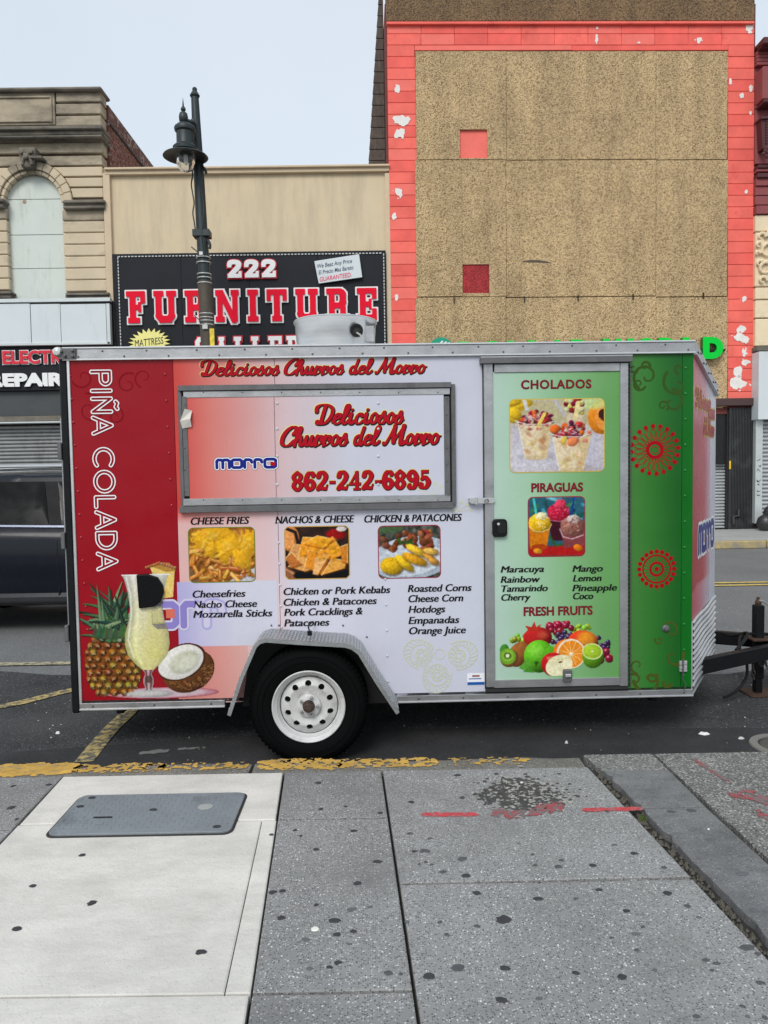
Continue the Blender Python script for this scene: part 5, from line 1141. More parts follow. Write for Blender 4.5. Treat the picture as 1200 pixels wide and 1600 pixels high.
MB().lathe([(.0, -.05), (.022, -.045), (.03, -.02), (.026, 0)], (XL_-.045, 0.0, ZT+.035), 'y', 12).build('marker_lamp', mat('clear_lens', (.6, .62, .6), .2, coat=1), T, smooth=True)
mat('rivet_painted', (.55, .55, .58), .35)
for m_, cols_ in ((mat('rivet_red', S(160, 14, 36), .3), ((99+18, range(588, 1060, 36), .03), (264, range(585, 800, 41), .02))), (MATS['rivet_painted'], ((431, range(815, 985, 33), .012), (597, range(905, 1070, 40), .01))), (mat('rivet_green', S(20, 120, 40), .3), ((1070, range(575, 1060, 40), 0),))):
    rivets('panel_rivets', [(pu(x+(y-560)*sl), pz(y, x)) for x, ys_, sl in cols_ for y in ys_], .0085, m_, y=-.0)
# ---- serving window -------------------------------------------------------------------------------
aw = thing('serving_window'); aw.parent = T
yo = -.012
def wb(name, m, x0, y0, x1, y1, d0, d1, par=aw, bev=.002, **k):
    u0, u1, z0, z1 = FT.rect(x0, y0, x1, y1, d0); return bx(name, m, par, u0, u1, d0, d1, z0, z1, bev, **k)
wb('drip_cap', ALUD, 278, 599.5, 705, 608, -.045, .0); wb('side_rail', ALUD, 705.5, 600, 712, 790, -.022, .0); wb('side_rail', ALUD, 280, 609, 286, 797, -.022, .0); wb('bottom_rail', ALUD, 280, 788, 709, 798, -.035, .0)
wb('dark_gap', SHUTD, 284, 607, 706, 790, -.003, .002, bev=0)
F_ = -.03
wb('frame_top', ALU, 286, 609, 703, 619, F_-.004, -.004); wb('frame_bottom', ALU, 286, 776, 704, 787, F_-.004, -.004); wb('frame_side', ALUD, 286, 619.3, 294, 775.6, F_-.004, -.004); wb('frame_side', ALUD, 694, 619.3, 703, 775.6, F_-.004, -.004)
ua, ub_, za, zb_ = FT.rect(294, 619, 694, 776, F_); um = pu(430, 700, F_)
skin('hatch_panel', ua, um-g_, za, zb_, f_mid, F_, parent=aw); skin('hatch_panel', um+g_, ub_, za, zb_, f_mid, F_, parent=aw)
rivets('hatch_rivets', [(pu(x, y, F_), pz(y, x, F_)) for x in (433, 591) for y in (630, 670, 713, 757)], .009, MATS['rivet_painted'], y=F_, parent=aw)
rivets('frame_screws', [(pu(x, y, F_-.004), pz(y, x, F_-.004)) for x in (289,) for y in range(632, 776, 34)]+[(pu(x, y, F_-.004), pz(y, x, F_-.004)) for x in (698,) for y in range(622, 776, 26)]+[(pu(x, y, F_-.004), pz(y, x, F_-.004)) for y in (613, 781) for x in range(318, 700, 61)], .0045, RIV, y=F_-.005, parent=aw)
mb = MB(); u, z = q_(290, 655, F_-.008)
mb.add([(u-.02, F_-.008, z-.055), (u+.035, F_-.012, z-.045), (u+.032, F_-.03, z+.0), (u+.04, F_-.012, z+.05), (u-.0, F_-.025, z+.06), (u-.03, F_-.02, z-.01)], [(0, 1, 2, 5), (5, 2, 3, 4)])
mb.build('torn_tape', mat('clear_tape', (.6, .57, .52), .25), aw)
# ---- side door --------------------------------------------------------------------------------------
dr = thing('door'); dr.parent = T
D0 = -.022
wb('door_frame', ALU, 758, 568, 772, 1074, D0-.008, .01, dr); wb('door_frame', ALU, 969, 567, 981.5, 1072, D0-.008, .01, dr)
wb('door_frame', ALU, 772.3, 568.2, 968.7, 581, D0-.0075, .01, dr); wb('door_frame', ALU, 772.3, 1060.5, 968.7, 1073, D0-.0075, .01, dr)
wb('drip_cap', ALUD, 751, 558, 989, 566.5, -.055, .0, dr); wb('drip_cap_top', ALU, 751, 555, 989, 558, -.02, .0, dr)
wb('door_gap', SHUTD, 755.5, 568, 758, 1076, -.004, .02, dr, 0); wb('sill', SHUTD, 759, 1073.5, 982, 1079, -.02, .02, dr, 0)
ua, ub_, za, zb_ = FT.rect(771, 580, 970, 1061, D0)
def f_door(x, z):
    t = (x-ua)/(ub_-ua); return grad([(0, (178, 204, 190)), (.3, (162, 200, 168)), (.6, (132, 180, 128)), (.85, (108, 162, 98)), (1, (100, 158, 88))], t)
skin('door_panel', ua, ub_, za, zb_, f_door, D0, parent=dr)
mb = MB()
for i in range(74): x_, z_ = q_(982.8, 572+i*6.8); mb.box(x_-.004, x_+.004, D0-.006, 0, z_-.009, z_+.009)
mb.build('piano_hinge', RIV, dr, kind='stuff')
lk = thing('lock'); lk.parent = dr
x0, x1, z0, z1 = FT.rect(769.5, 811, 792.5, 839, D0-.02); MB().prism([(a, b) for a, b in rrect(x0, x1, z0, z1, .022)], D0-.028, D0).build('lock_body', BLKM, lk, .006, seg=2)
x0, x1, z0, z1 = FT.rect(778, 815, 790, 834, D0-.03); MB().prism(rrect(x0, x1, z0, z1, .012), D0-.033, D0-.027).build('paddle', mat('lock_inner', (.004, .004, .004), .3), lk, .002)
u, z = q_(779, 819, -.06); MB().lathe([(0, -.006), (.008, -.005), (.009, 0)], (u, D0-.033, z), 'y', 12).build('key_cylinder', ALUB, lk)
hp = thing('hasp'); hp.parent = dr
u0, u1, z0, z1 = FT.rect(733, 778, 773, 787, -.04); MB().prism(rrect(u0, u1, z0, z1, .016), -.042, -.034).build('hasp_plate', ALUB, hp, .002)
bx('hasp_hinge', ALUB, hp, u0+.035, u0+.05, -.05, -.034, z0-.006, z1+.006, .003); MB().lathe([(.012, -.02), (.012, 0)], (u1-.05, -.042, (z0+z1)/2), 'y', 12).build('staple', ALUD, hp)
bx('hasp_base', ALU, hp, u0, u0+.05, -.034, 0, z0+.002, z1-.002, .002)
u0, u1, z0, z1 = FT.rect(880, 1046, 893.5, 1066, -.04); lt = bx('latch', ALUD, dr, u0, u1, -.05, D0, z0, z1, .006); 
bx('latch_loop', ALUB, dr, u0+.008, u1-.008, -.064, -.05, z0+.035, z0+.055, .004)
u, z = q_(1040, 982); MB().lathe([(0, -.02), (.012, -.018), (.014, -.01), (.022, -.006), (.024, 0)], (u, 0, z), 'y', 16).build('bolt_cap', ALUD, T, smooth=True)
hg = thing('hinge_plate'); hg.parent = T
for i, (a, b) in enumerate(((1033, 1039), (1040, 1046), (1046.5, 1050))):
    wb('leaf', ALUB, 1062, a, 1074, b, -.014, 0, hg, .002)
wb('pin', ALUD, 1067, 1031, 1069, 1052, -.024, -.012, hg, .001)
mb = MB(); p = [q_(x, y, -.03) for x, y in ((1067, 1050), (1067, 1062), (1071, 1070), (1069, 1078))]; mb.tube(smooth_path([(a, -.03, b) for a, b in p]), .0035, 6); mb.build('wire', RIV, T)
# ---- V nose -----------------------------------------------------------------------------------------
def nose_pt(t, z, off=0.0):
    """t 0..1 from the near corner to the tip"""
    dx, dy = NX-XR_, NY; L = math.hypot(dx, dy); nx, ny = dy/L, -dx/L
    return (XR_+dx*t+nx*off, dy*t+ny*off, z)
ztop = lambda t: ZT+.05+NZ*t
def f_nose(t, z):
    h = (z-ZB)/(ZT-ZB); c = grad([(0, (214, 96, 108)), (.35, (222, 150, 160)), (.6, (212, 206, 218)), (1, (205, 208, 222))], t+.12*math.sin(h*7))
    d = grad([(0, (176, 24, 40)), (.45, (190, 60, 74)), (.75, (214, 200, 212)), (1, (205, 208, 222))], t)
    k = max(0, min(1, (.62-abs(h-.58))*3.2)) if .3 < h < .86 else .35; return [a*(1-k)+b*k for a, b in zip(c, d)]
plt = lambda t: pz(985, 1080)+.05*0   # top of the diamond plate gravel guard
ZG = .305+.435
def nose_panel(name, t0, t1, side):
    mb = MB(); cs = []; nx, nz = 14, 60
    for j in range(nz+1):
        for i in range(nx+1):
            t = t0+(t1-t0)*i/nx; z = ZG+(ztop(t)-.05-ZG)*j/nz; p = nose_pt(t, z)
            mb.v.append(p if not side else (p[0], WD-p[1], p[2])); cs.append(f_nose(t, z) if not side else (205, 205, 215))
    mb.f = [(j*(nx+1)+i, j*(nx+1)+i+1, (j+1)*(nx+1)+i+1, (j+1)*(nx+1)+i)[::(-1 if side else 1)] for j in range(nz) for i in range(nx)]
    o = mb.build(name, VINYL, T); at = o.data.color_attributes.new('Col', 'FLOAT_COLOR', 'POINT'); c = np.minimum(lin(np.array(cs))*GAIN, .88); at.data.foreach_set('color', np.concatenate([c, np.ones((len(c), 1))], 1).ravel())
for s_ in (False, True): nose_panel('nose_panel', 0.004, .695, s_); nose_panel('nose_panel', .70, .998, s_)
def npris(name, m, t0, t1, za, zb, o0, o1, **k):
    """box hugging the nose face between t0..t1; za, zb may be functions of t"""
    fa = za if callable(za) else (lambda t: za); fbb = zb if callable(zb) else (lambda t: zb)
    P = [nose_pt(t0, fa(t0), o1), nose_pt(t1, fa(t1), o1), nose_pt(t1, fbb(t1), o1), nose_pt(t0, fbb(t0), o1)]; Q = [nose_pt(t0, fa(t0), o0), nose_pt(t1, fa(t1), o0), nose_pt(t1, fbb(t1), o0), nose_pt(t0, fbb(t0), o0)]
    mb = MB(); mb.add(P+Q, [(0, 1, 2, 3), (7, 6, 5, 4), (0, 4, 5, 1), (1, 5, 6, 2), (2, 6, 7, 3), (3, 7, 4, 0)]); return mb.build(name, m, T, k.get('bev', .002))
npris('nose_rail', ALU, 0, 1.0, lambda t: ztop(t)-.065, lambda t: ztop(t)+.005, -.01, .016); npris('rail_lip', ALUB, 0, 1.0, lambda t: ztop(t)-.072, lambda t: ztop(t)-.064, -.01, .022)
mb = MB()
for i in range(9): t = .06+i*.11; p = nose_pt(t, ztop(t)-.03+(.014 if i % 2 else -.014), .018); mb.lathe([(.0065, -.003), (.0065, .003), (0, .006)], p, 'x', 8)
mb.build('rail_rivets', RIV, T, kind='stuff')
bx('nose_corner_edge', ALUB, T, XR_-.002, XR_+.006, -.004, .012, ZB-.02, ZG, .001)
# corrugated gravel guard: horizontal ribs, each wrapped along the nose
GG = mat('ribbed_guard', (.62, .63, .64), .32, .7, var=.15, vscale=8)
npris('guard_backing', ALUD, .0, 1.0, ZB-.01, ZG+.004, -.004, .002)
for i in range(11):
    z = ZB+.01+i*.0395
    mb = MB(); m_ = 6; vs = []
    for j in range(m_+1):
        t = j/m_; w_ = .006*math.sin(t*9+i*.6)
        vs += [nose_pt(t, z+w_, .002), nose_pt(t, z+.009+w_, .013), nose_pt(t, z+.021+w_, .013), nose_pt(t, z+.029+w_, .002)]
    mb.add(vs, [(j*4+k, (j+1)*4+k, (j+1)*4+k+1, j*4+k+1) for j in range(m_) for k in range(3)]); mb.build('guard_rib', GG, T, smooth=True)
mb = MB(); vs = []
for t in (0, 1):
    for z in (ZB-.01, ZG): p = nose_pt(t, z); vs.append((p[0], WD-p[1], p[2]))
mb.add(vs, [(0, 1, 3, 2)]); mb.build('far_guard', GG, T)
npris('guard_edge', ALUB, 0, 1.0, ZB-.022, ZB-.008, -.004, .012)
bx('floor', mat('underfloor', (.02, .02, .02), .9), T, XL_, XR_, .0, WD, ZB+.005, ZB+.03)
mb = MB(); mb.add([(XR_, 0.01, ZB), (NX, NY, ZB), (XR_, WD-.01, ZB)], [(0, 2, 1)]); mb.build('nose_floor', MATS['underfloor'], T)
# ---- running gear ----------------------------------------------------------------------------------
WX, WZ = q_(482, 1107, -.26)[0], .342
for y_ in (.28, WD-.33): bx('chassis_beam', BLKM, T, XL_+.05, XR_-.05, y_, y_+.05, .19, ZB+.004, .004)
for i in range(7): bx('cross_member', BLKM, T, XL_+.2+i*.55, XL_+.24+i*.55, .05, WD-.05, .235, ZB+.004)
MB().tube([(WX, -.02, WZ-.02), (WX, WD+.02, WZ-.02)], .038, 12).build('axle', BLKM, T, smooth=True)
def make_wheel(y, sg_):
    wh = thing('wheel'); wh.parent = T; wh.location = (WX, y, WZ)
    tyre = [(.200, .012), (.212, .004), (.235, -.006), (.275, -.016), (.305, -.012), (.322, .000), (.334, .014), (.342, .035), (.343, .10), (.342, .165), (.334, .186), (.30, .21), (.24, .2), (.2, .19)]
    MB().lathe([(r, h*sg_) for r, h in tyre][::sg_], ax='y', n=64).build('tyre', RUB, wh, smooth=True)
    mb = MB()
    for i in range(72):      # shoulder lugs
        t = 2*pi*i/72; c, s = cos(t), sin(t); c2, s2 = cos(t+.045), sin(t+.045)
        mb.add([(c*.3445, .02*sg_, s*.3445), (c2*.3445, .02*sg_, s2*.3445), (c2*.3445, .17*sg_, s2*.3445), (c*.3445, .17*sg_, s*.3445), (c*.329, .004*sg_, s*.329), (c2*.329, .004*sg_, s2*.329)], [(0, 1, 2, 3), (4, 5, 1, 0)])
    mb.build('tread', RUB, wh, kind='stuff')
    for r_ in (.262, .292): MB().lathe([(r_, -.0145*sg_), (r_+.003, -.0185*sg_), (r_+.006, -.0155*sg_)], ax='y', n=64).build('sidewall_ring', RUB, wh, smooth=True)
    WHM = mat('white_steel_rim', (.56, .56, .555), .45, var=.12, vscale=14, bump=.1, stain=((.25, .22, .19), 11, .52, .85, (1, 1, 1)))
    # rim barrel and disc with ten punched round holes
    rim = [(.210, .000), (.212, -.006), (.207, -.010), (.200, -.006), (.194, .006), (.186, .010), (.182, .024), (.172, .040), (.165, .045)]
    MB().lathe([(r, h*sg_) for r, h in rim], ax='y', n=64).build('rim', WHM, wh, smooth=True)
    bm = bmesh.new(); R0, R1 = .066, .1655; nh = 10; hr = .0185; hc = .128
    mb = MB(); yd = lambda r: (.046-.026*max(0, min(1, (R1-r)/(R1-.12))) if r > .12 else .020+.02*max(0, (.12-r)/.05))*sg_
    for h in range(nh):
        ph = 2*pi*h/nh+.33; n_ = 20; H = []; O = []
        for k in range(n_):
            a = 2*pi*k/n_; x = hc+hr*cos(a); z = hr*sin(a); H.append((x, z))
            # project to the sector's border
            wd = pi/nh; tmax = 9
            d = (cos(a), sin(a)); lo, hi = 0, .3
            for _ in range(22):
                m_ = (lo+hi)/2; X, Z = hc+d[0]*m_, d[1]*m_; r = math.hypot(X, Z); an = math.atan2(Z, X)
                if r < R1 and r > R0 and abs(an) < wd and X > 0: lo = m_
                else: hi = m_
            O.append((hc+d[0]*lo, d[1]*lo))
        def W(p):
            r = math.hypot(*p); an = math.atan2(p[1], p[0])+ph; return (r*cos(an), yd(r), r*sin(an))
        M = [((a[0]+b[0])/2, (a[1]+b[1])/2) for a, b in zip(H, O)]
        vs = [W(p) for p in H]+[W(p) for p in M]+[W(p) for p in O]+[(W(p)[0], W(p)[1]+.02*sg_, W(p)[2]) for p in H]
        fs = []
        for k in range(n_):
            k2 = (k+1) % n_; fs += [(k, k2, n_+k2, n_+k), (n_+k, n_+k2, 2*n_+k2, 2*n_+k), (k2, k, 3*n_+k, 3*n_+k2)]
        mb.add(vs, fs)
    # fill the sector corners with a slightly recessed ring
    mb.lathe([(.166, .0475*sg_), (.150, .0385*sg_), (.148, .037*sg_)], ax='y', n=64); mb.lathe([(.112, .022*sg_), (.09, .0315*sg_), (.066, .042*sg_)], ax='y', n=64)
    mb.build('wheel_disc', WHM, wh)
    MB().lathe([(.1655, .040*sg_), (.168, .0385*sg_), (.1705, .040*sg_)], ax='y', n=64).build('rim_groove', SHUTD, wh)
    MB().lathe([(0, .075*sg_), (.2, .075*sg_)], ax='y', n=32).build('wheel_back', SHUTD, wh)
    MB().lathe([(.070, .040*sg_), (.068, .016*sg_), (.060, .010*sg_), (.036, .008*sg_), (.034, .012*sg_)], ax='y', n=40).build('hub_ring', WHM, wh, smooth=True)
    HUBM = mat('rusty_hub', (.07, .045, .035), .6, .4, var=.4, vscale=30, bump=.4)
    MB().lathe([(.033, .02*sg_), (.033, -.010*sg_), (.028, -.018*sg_), (.026, -.034*sg_), (.019, -.040*sg_), (.018, -.05*sg_), (0, -.052*sg_)], ax='y', n=28).build('hub_cap', HUBM, wh, smooth=True)
    for k in range(5):
        a = 2*pi*k/5+1.25; MB().lathe([(.0095, .01*sg_), (.0095, -.008*sg_), (.005, -.012*sg_), (.005, -.016*sg_), (0, -.016*sg_)], (.052*cos(a), 0, .052*sin(a)), 'y', 6).build('lug_nut', mat('steel_nut', (.4, .4, .4), .3, .8), wh)
    MB().tube([(.05, .02*sg_, .165), (.053, -.012*sg_, .178)], .004, 6).build('valve', BLKM, wh)
make_wheel(-.245, 1); make_wheel(WD+.245, -1)
# fender of diamond plate: top-view visible strip, bent
FEN = mat('diamond_plate', (.36, .37, .375), .36, .8, var=.15, vscale=9, bump=.25, bscale=60)
fp = [(355, 1117), (374, 1060), (396, 1009), (404, 1001), (416, 998), (470, 1002), (540, 1006), (552, 1010), (564, 1019), (590, 1062), (624, 1113)]
fo = [q_(x, y, -.285) for x, y in fp]; fo = fo[:1]+fo[1:]
mb = MB(); n = len(fo); W0, W1 = -.285, -.004
ctr = (WX, WZ)
def outw(i, k):
    a, b = fo[max(0, i-1)], fo[min(n-1, i+1)]; dx, dz = b[0]-a[0], b[1]-a[1]; L = math.hypot(dx, dz); return (fo[i][0]-dz/L*k*-1*-1, fo[i][1]+dx/L*k)
P0 = [(x, z) for x, z in fo]; P1 = [outw(i, -.004) for i in range(n)]
vs = [(x, W0, z) for x, z in P0]+[(x, W1, z) for x, z in P0]+[(x, W0, z) for x, z in P1]+[(x, W1, z) for x, z in P1]
fs = []
for i in range(n-1): fs += [(i, i+1, n+i+1, n+i), (2*n+i, 3*n+i, 3*n+i+1, 2*n+i+1), (i, 2*n+i, 2*n+i+1, i+1)]
fs += [(0, n, 3*n, 2*n), (n-1, 3*n-1, 4*n-1, 2*n-1)]
fen = thing('fender'); fen.parent = T
mb.add(vs, fs); mb.build('fender_plate', FEN, fen)
mb = MB()     # rolled front lip
for i in range(n-1): pass
P2 = [outw(i, -.021) for i in range(n)]
mb.add([(x, W0-.004, z) for x, z in P0]+[(x, W0-.004, z) for x, z in P2]+[(x, W0, z) for x, z in P0]+[(x, W0, z) for x, z in P2], [(i, n+i, n+i+1, i+1) for i in range(n-1)]+[(2*n+i, 2*n+i+1, 3*n+i+1, 3*n+i) for i in range(n-1)]+[(i, i+1, 2*n+i+1, 2*n+i) for i in range(n-1)]+[(n+i+1, n+i, 3*n+i, 3*n+i+1) for i in range(n-1)])
mb.build('fender_lip', FEN, fen)
mb = MB()     # raised tread lozenges on the plate
cum = [0]
for a, b in zip(fo[:-1], fo[1:]): cum.append(cum[-1]+math.hypot(b[0]-a[0], b[1]-a[1]))
def along(s):
    s = max(0, min(cum[-1]-1e-6, s)); i = max(j for j in range(n-1) if cum[j] <= s); t = (s-cum[i])/(cum[i+1]-cum[i]); a, b = fo[i], fo[i+1]
    dx, dz = (b[0]-a[0]), (b[1]-a[1]); L = math.hypot(dx, dz); return a[0]+dx*t, a[1]+dz*t, -dz/L, dx/L, dx/L, dz/L
for r in range(int(cum[-1]/.021)):
    for c_ in range(12):
        s = .012+r*.021; y = W0+.014+c_*.0225; ang = .6 if (r+c_) % 2 else -.6
        x, z, nx, nz, tx, tz = along(s); L, Wd = .011, .0028; pts = []
        for (a, b) in ((-L, 0), (0, -Wd), (L, 0), (0, Wd)):
            aa = a*cos(ang)-b*sin(ang); bb = a*sin(ang)+b*cos(ang); pts.append((x+tx*aa+nx*.0012, y+bb, z+tz*aa+nz*.0012))
        pts.append((x+nx*.004, y, z+nz*.004)); mb.add(pts, [(0, 1, 4), (1, 2, 4), (2, 3, 4), (3, 0, 4)])
mb.build('tread_relief', mat('plate_relief', (.66, .67, .68), .25, .85, var=.05), fen, kind='stuff')
MB().prism([(fo[0][0]+.045, ZB-.02)]+[(x+(.008 if x < WX else -.008), min(z, fo[6][1]+.002)-.010) for x, z in fo[1:-1]]+[(fo[-1][0]-.06, ZB-.02)], -.024, .10).build('wheel_well', SHUTD, fen)
u, z = q_(484, 990, -.2); MB().tube([(u, -.21, z-.008), (u, -.21, z+.018)], .014, 10).build('side_marker', BLKM, fen); MB().tube(smooth_path([(u, -.2, z+.012), (u-.012, -.12, z+.03), (u+.008, -.02, z+.035)]), .005, 6).build('wire', BLKM, fen)
rivets('fender_screws', [(pu(x, 978), pz(977, x)) for x in (424, 436, 485, 536)]+[(pu(573, 990), pz(995, 573))], .006, RIV, y=-.004)
# far fender
MB().prism([(x, z) for x, z in P0]+[(x, z-.01) for x, z in reversed(P0)], WD, WD+.28).build('fender', FEN, T)
# ---- drawbar -------------------------------------------------------------------------------------------
def beam(name, a, b, w_, h, m=BLKM, par=T):
    a, b = Vector(a), Vector(b); d = (b-a).normalized(); s = Vector((0, 0, 1)).cross(d).normalized()*w_/2; up = Vector((0, 0, h/2))
    P = [a-s-up, a+s-up, a+s+up, a-s+up, b-s-up, b+s-up, b+s+up, b-s+up]
    mb = MB(); mb.add(P, [(3, 2, 1, 0), (4, 5, 6, 7), (0, 1, 5, 4), (1, 2, 6, 5), (2, 3, 7, 6), (3, 0, 4, 7)]); return mb.build(name, m, par, .004)
tb = thing('drawbar'); tb.parent = T
AP = (NX+.62, NY, .355)
beam('tongue_beam', (XR_-.1, .20, .36), (AP[0], AP[1]-.03, .36), .055, .10, par=tb); beam('tongue_beam', (XR_-.1, WD-.20, .36), (AP[0], AP[1]+.03, .36), .055, .10, par=tb)
bx('tongue_plate', mat('rusty_plate', (.07, .035, .022), .8, .2, var=.5, vscale=20, bump=.5), tb, AP[0]-.38, AP[0]-.06, AP[1]-.11, AP[1]+.12, .412, .424, .002)
beam('coupler', (AP[0]-.05, AP[1], .385), (AP[0]+.32, AP[1], .385), .08, .07, par=tb)
jx, jz = FT.px(1184, 1000, NY-.02); jk = thing('jack'); jk.parent = T
z1 = FT.px(1184, 945, NY-.02)[1]
bx('jack_tube', BLKM, jk, jx-.033, jx+.033, NY-.055, NY+.01, .12, z1, .006); bx('jack_leg', BLKM, jk, jx-.026, jx+.026, NY-.048, NY+.004, .012, .20, .004)
bx('foot_plate', MATS['rusty_plate'], jk, jx-.10, jx+.14, NY-.13, NY+.09, .004, .016, .004)
MB().lathe([(.0, .0), (.02, 0), (.024, .02), (.012, .04), (.012, .055), (0, .06)], (jx, NY-.02, z1), 'z', 10).build('jack_gear', MATS['rusty_plate'], jk); MB().tube(smooth_path([(jx+.0, NY-.03, z1+.035), (jx+.04, NY-.05, z1+.02), (jx+.10, NY-.07, z1-.04), (jx+.2, NY-.08, z1-.06)]), .006, 6).build('crank_handle', ALU, jk, smooth=True)
wr = MB()
wr.tube(smooth_path([(jx-.28, NY-.34, .33), (jx-.25, NY-.25, .42), (jx-.16, NY-.1, .455), (jx-.05, NY-.04, .455), (jx+.08, NY-.05, .45), (jx+.15, NY, .43)]), .012, 7)
wr.tube(smooth_path([(jx-.30, NY-.30, .40), (jx-.2, NY-.22, .45), (jx-.13, NY-.12, .48), (jx-.18, NY-.02, .44), (jx-.2, NY+.1, .43)]), .011, 7)
wr.tube(smooth_path([(jx-.18, NY-.2, .34), (jx-.17, NY-.2, .27), (jx-.18, NY-.21, .18), (jx-.24, NY-.22, .10), (jx-.32, NY-.24, .06), (jx-.36, NY-.25, .05)]), .010, 7)
wr.build('brake_cable', BLKM, tb, smooth=True)
def chain(pts, r=.014, name='safety_chain'):
    P = smooth_path(pts, 6); mb = MB(); acc = 0; last = Vector(P[0]); k = 0
    for a, b in zip(P[:-1], P[1:]):
        a, b = Vector(a), Vector(b); acc += (b-a).length
        if acc > r*2.1:
            acc = 0; d = (b-a).normalized(); s = d.orthogonal().normalized() if k % 2 else d.cross(d.orthogonal().normalized()); k += 1
            mb.tube([b+d*r*1.4*cos(t)+s*r*.75*sin(t) for t in [2*pi*i/8 for i in range(9)]], .0038, 5, False)
    mb.build(name, mat('chain_steel', (.06, .05, .045), .5, .6, var=.4, vscale=30), tb, smooth=True)
chain([(jx-.15, NY-.24, .33), (jx-.15, NY-.25, .26), (jx-.145, NY-.25, .19)]); chain([(jx-.10, NY-.2, .33), (jx-.08, NY-.2, .28), (jx-.055, NY-.2, .26), (jx-.05, NY-.18, .33)])
chain([(jx-.01, NY-.12, .40), (jx+.0, NY-.12, .30), (jx+.02, NY-.12, .23), (jx+.08, NY-.13, .20)]); chain([(jx+.06, NY-.12, .33), (jx+.065, NY-.13, .26), (jx+.08, NY-.12, .2)])
MB().lathe([(.012, -.012), (.03, 0), (.012, .012)], (jx+.08, NY-.13, .2), 'y', 10, close=True).build('shackle', MATS['rusty_plate'], tb)
# ---- roof fan housing ------------------------------------------------------------------------------------
rf = thing('roof_vent'); rf.parent = T
cx_, _ = FT.px(524, 500, .82); zrim = FT.px(524, 496, .58)[1]; zb_ = ZT+.06; R = FT.px(589, 500, .82)[0]-cx_
GAL = mat('spun_aluminium', (.62, .63, .64), .30, .75, var=.10, vscale=4, stretch=(1, 1, 9))
MB().lathe([(R*.90, 0), (R*.94, (zrim-zb_)*.5), (R*.97, zrim-zb_-.01), (R*1.0, zrim-zb_+.0), (R*1.005, zrim-zb_+.01), (R*.99, zrim-zb_+.016), (R*.96, zrim-zb_+.008), (R*.93, (zrim-zb_)*.4), (R*.5, .05)], (cx_, .82, zb_), 'z', 56).build('fan_drum', GAL, rf, smooth=True)
u, z = FT.px(557, 515, .82-R*.93); MB().lathe([(.026, -.012), (.036, -.012), (.042, -.004), (.044, .01), (.044, .05)], (u, .82-R*.90, z), 'y', 22).build('grommet', BLKM, rf, smooth=True); MB().lathe([(0, .0), (.03, .0)], (u, .82-R*.90, z), 'y', 18).build('port_hole', SHUTD, rf)
yb = .82-R*.62
u0, z1 = FT.px(568, 508, yb); u1_b, z0 = FT.px(585, 534, yb); bx('switch_box', ALU, rf, u0, u1_b, yb, yb+.09, z0, z1, .004); bx('box_cover', ALUD, rf, u0-.003, u1_b+.006, yb-.004, yb+.094, z1, z1+.012, .002)
MB().box(u1_b+.0005, u1_b+.0018, yb+.01, yb+.08, z0+.02, z1-.02).build('box_label', WHL, rf)
MB().tube(smooth_path([(u, .82-R*.93, z-.02), (u+.03, .82-R*.98, z-.045), (u+.045, .82-R*.97, z-.1), (u+.045, .82-R*.95, z-.13)]), .006, 6).build('power_cord', mat('cord_grey', (.35, .35, .34), .5), rf, smooth=True)
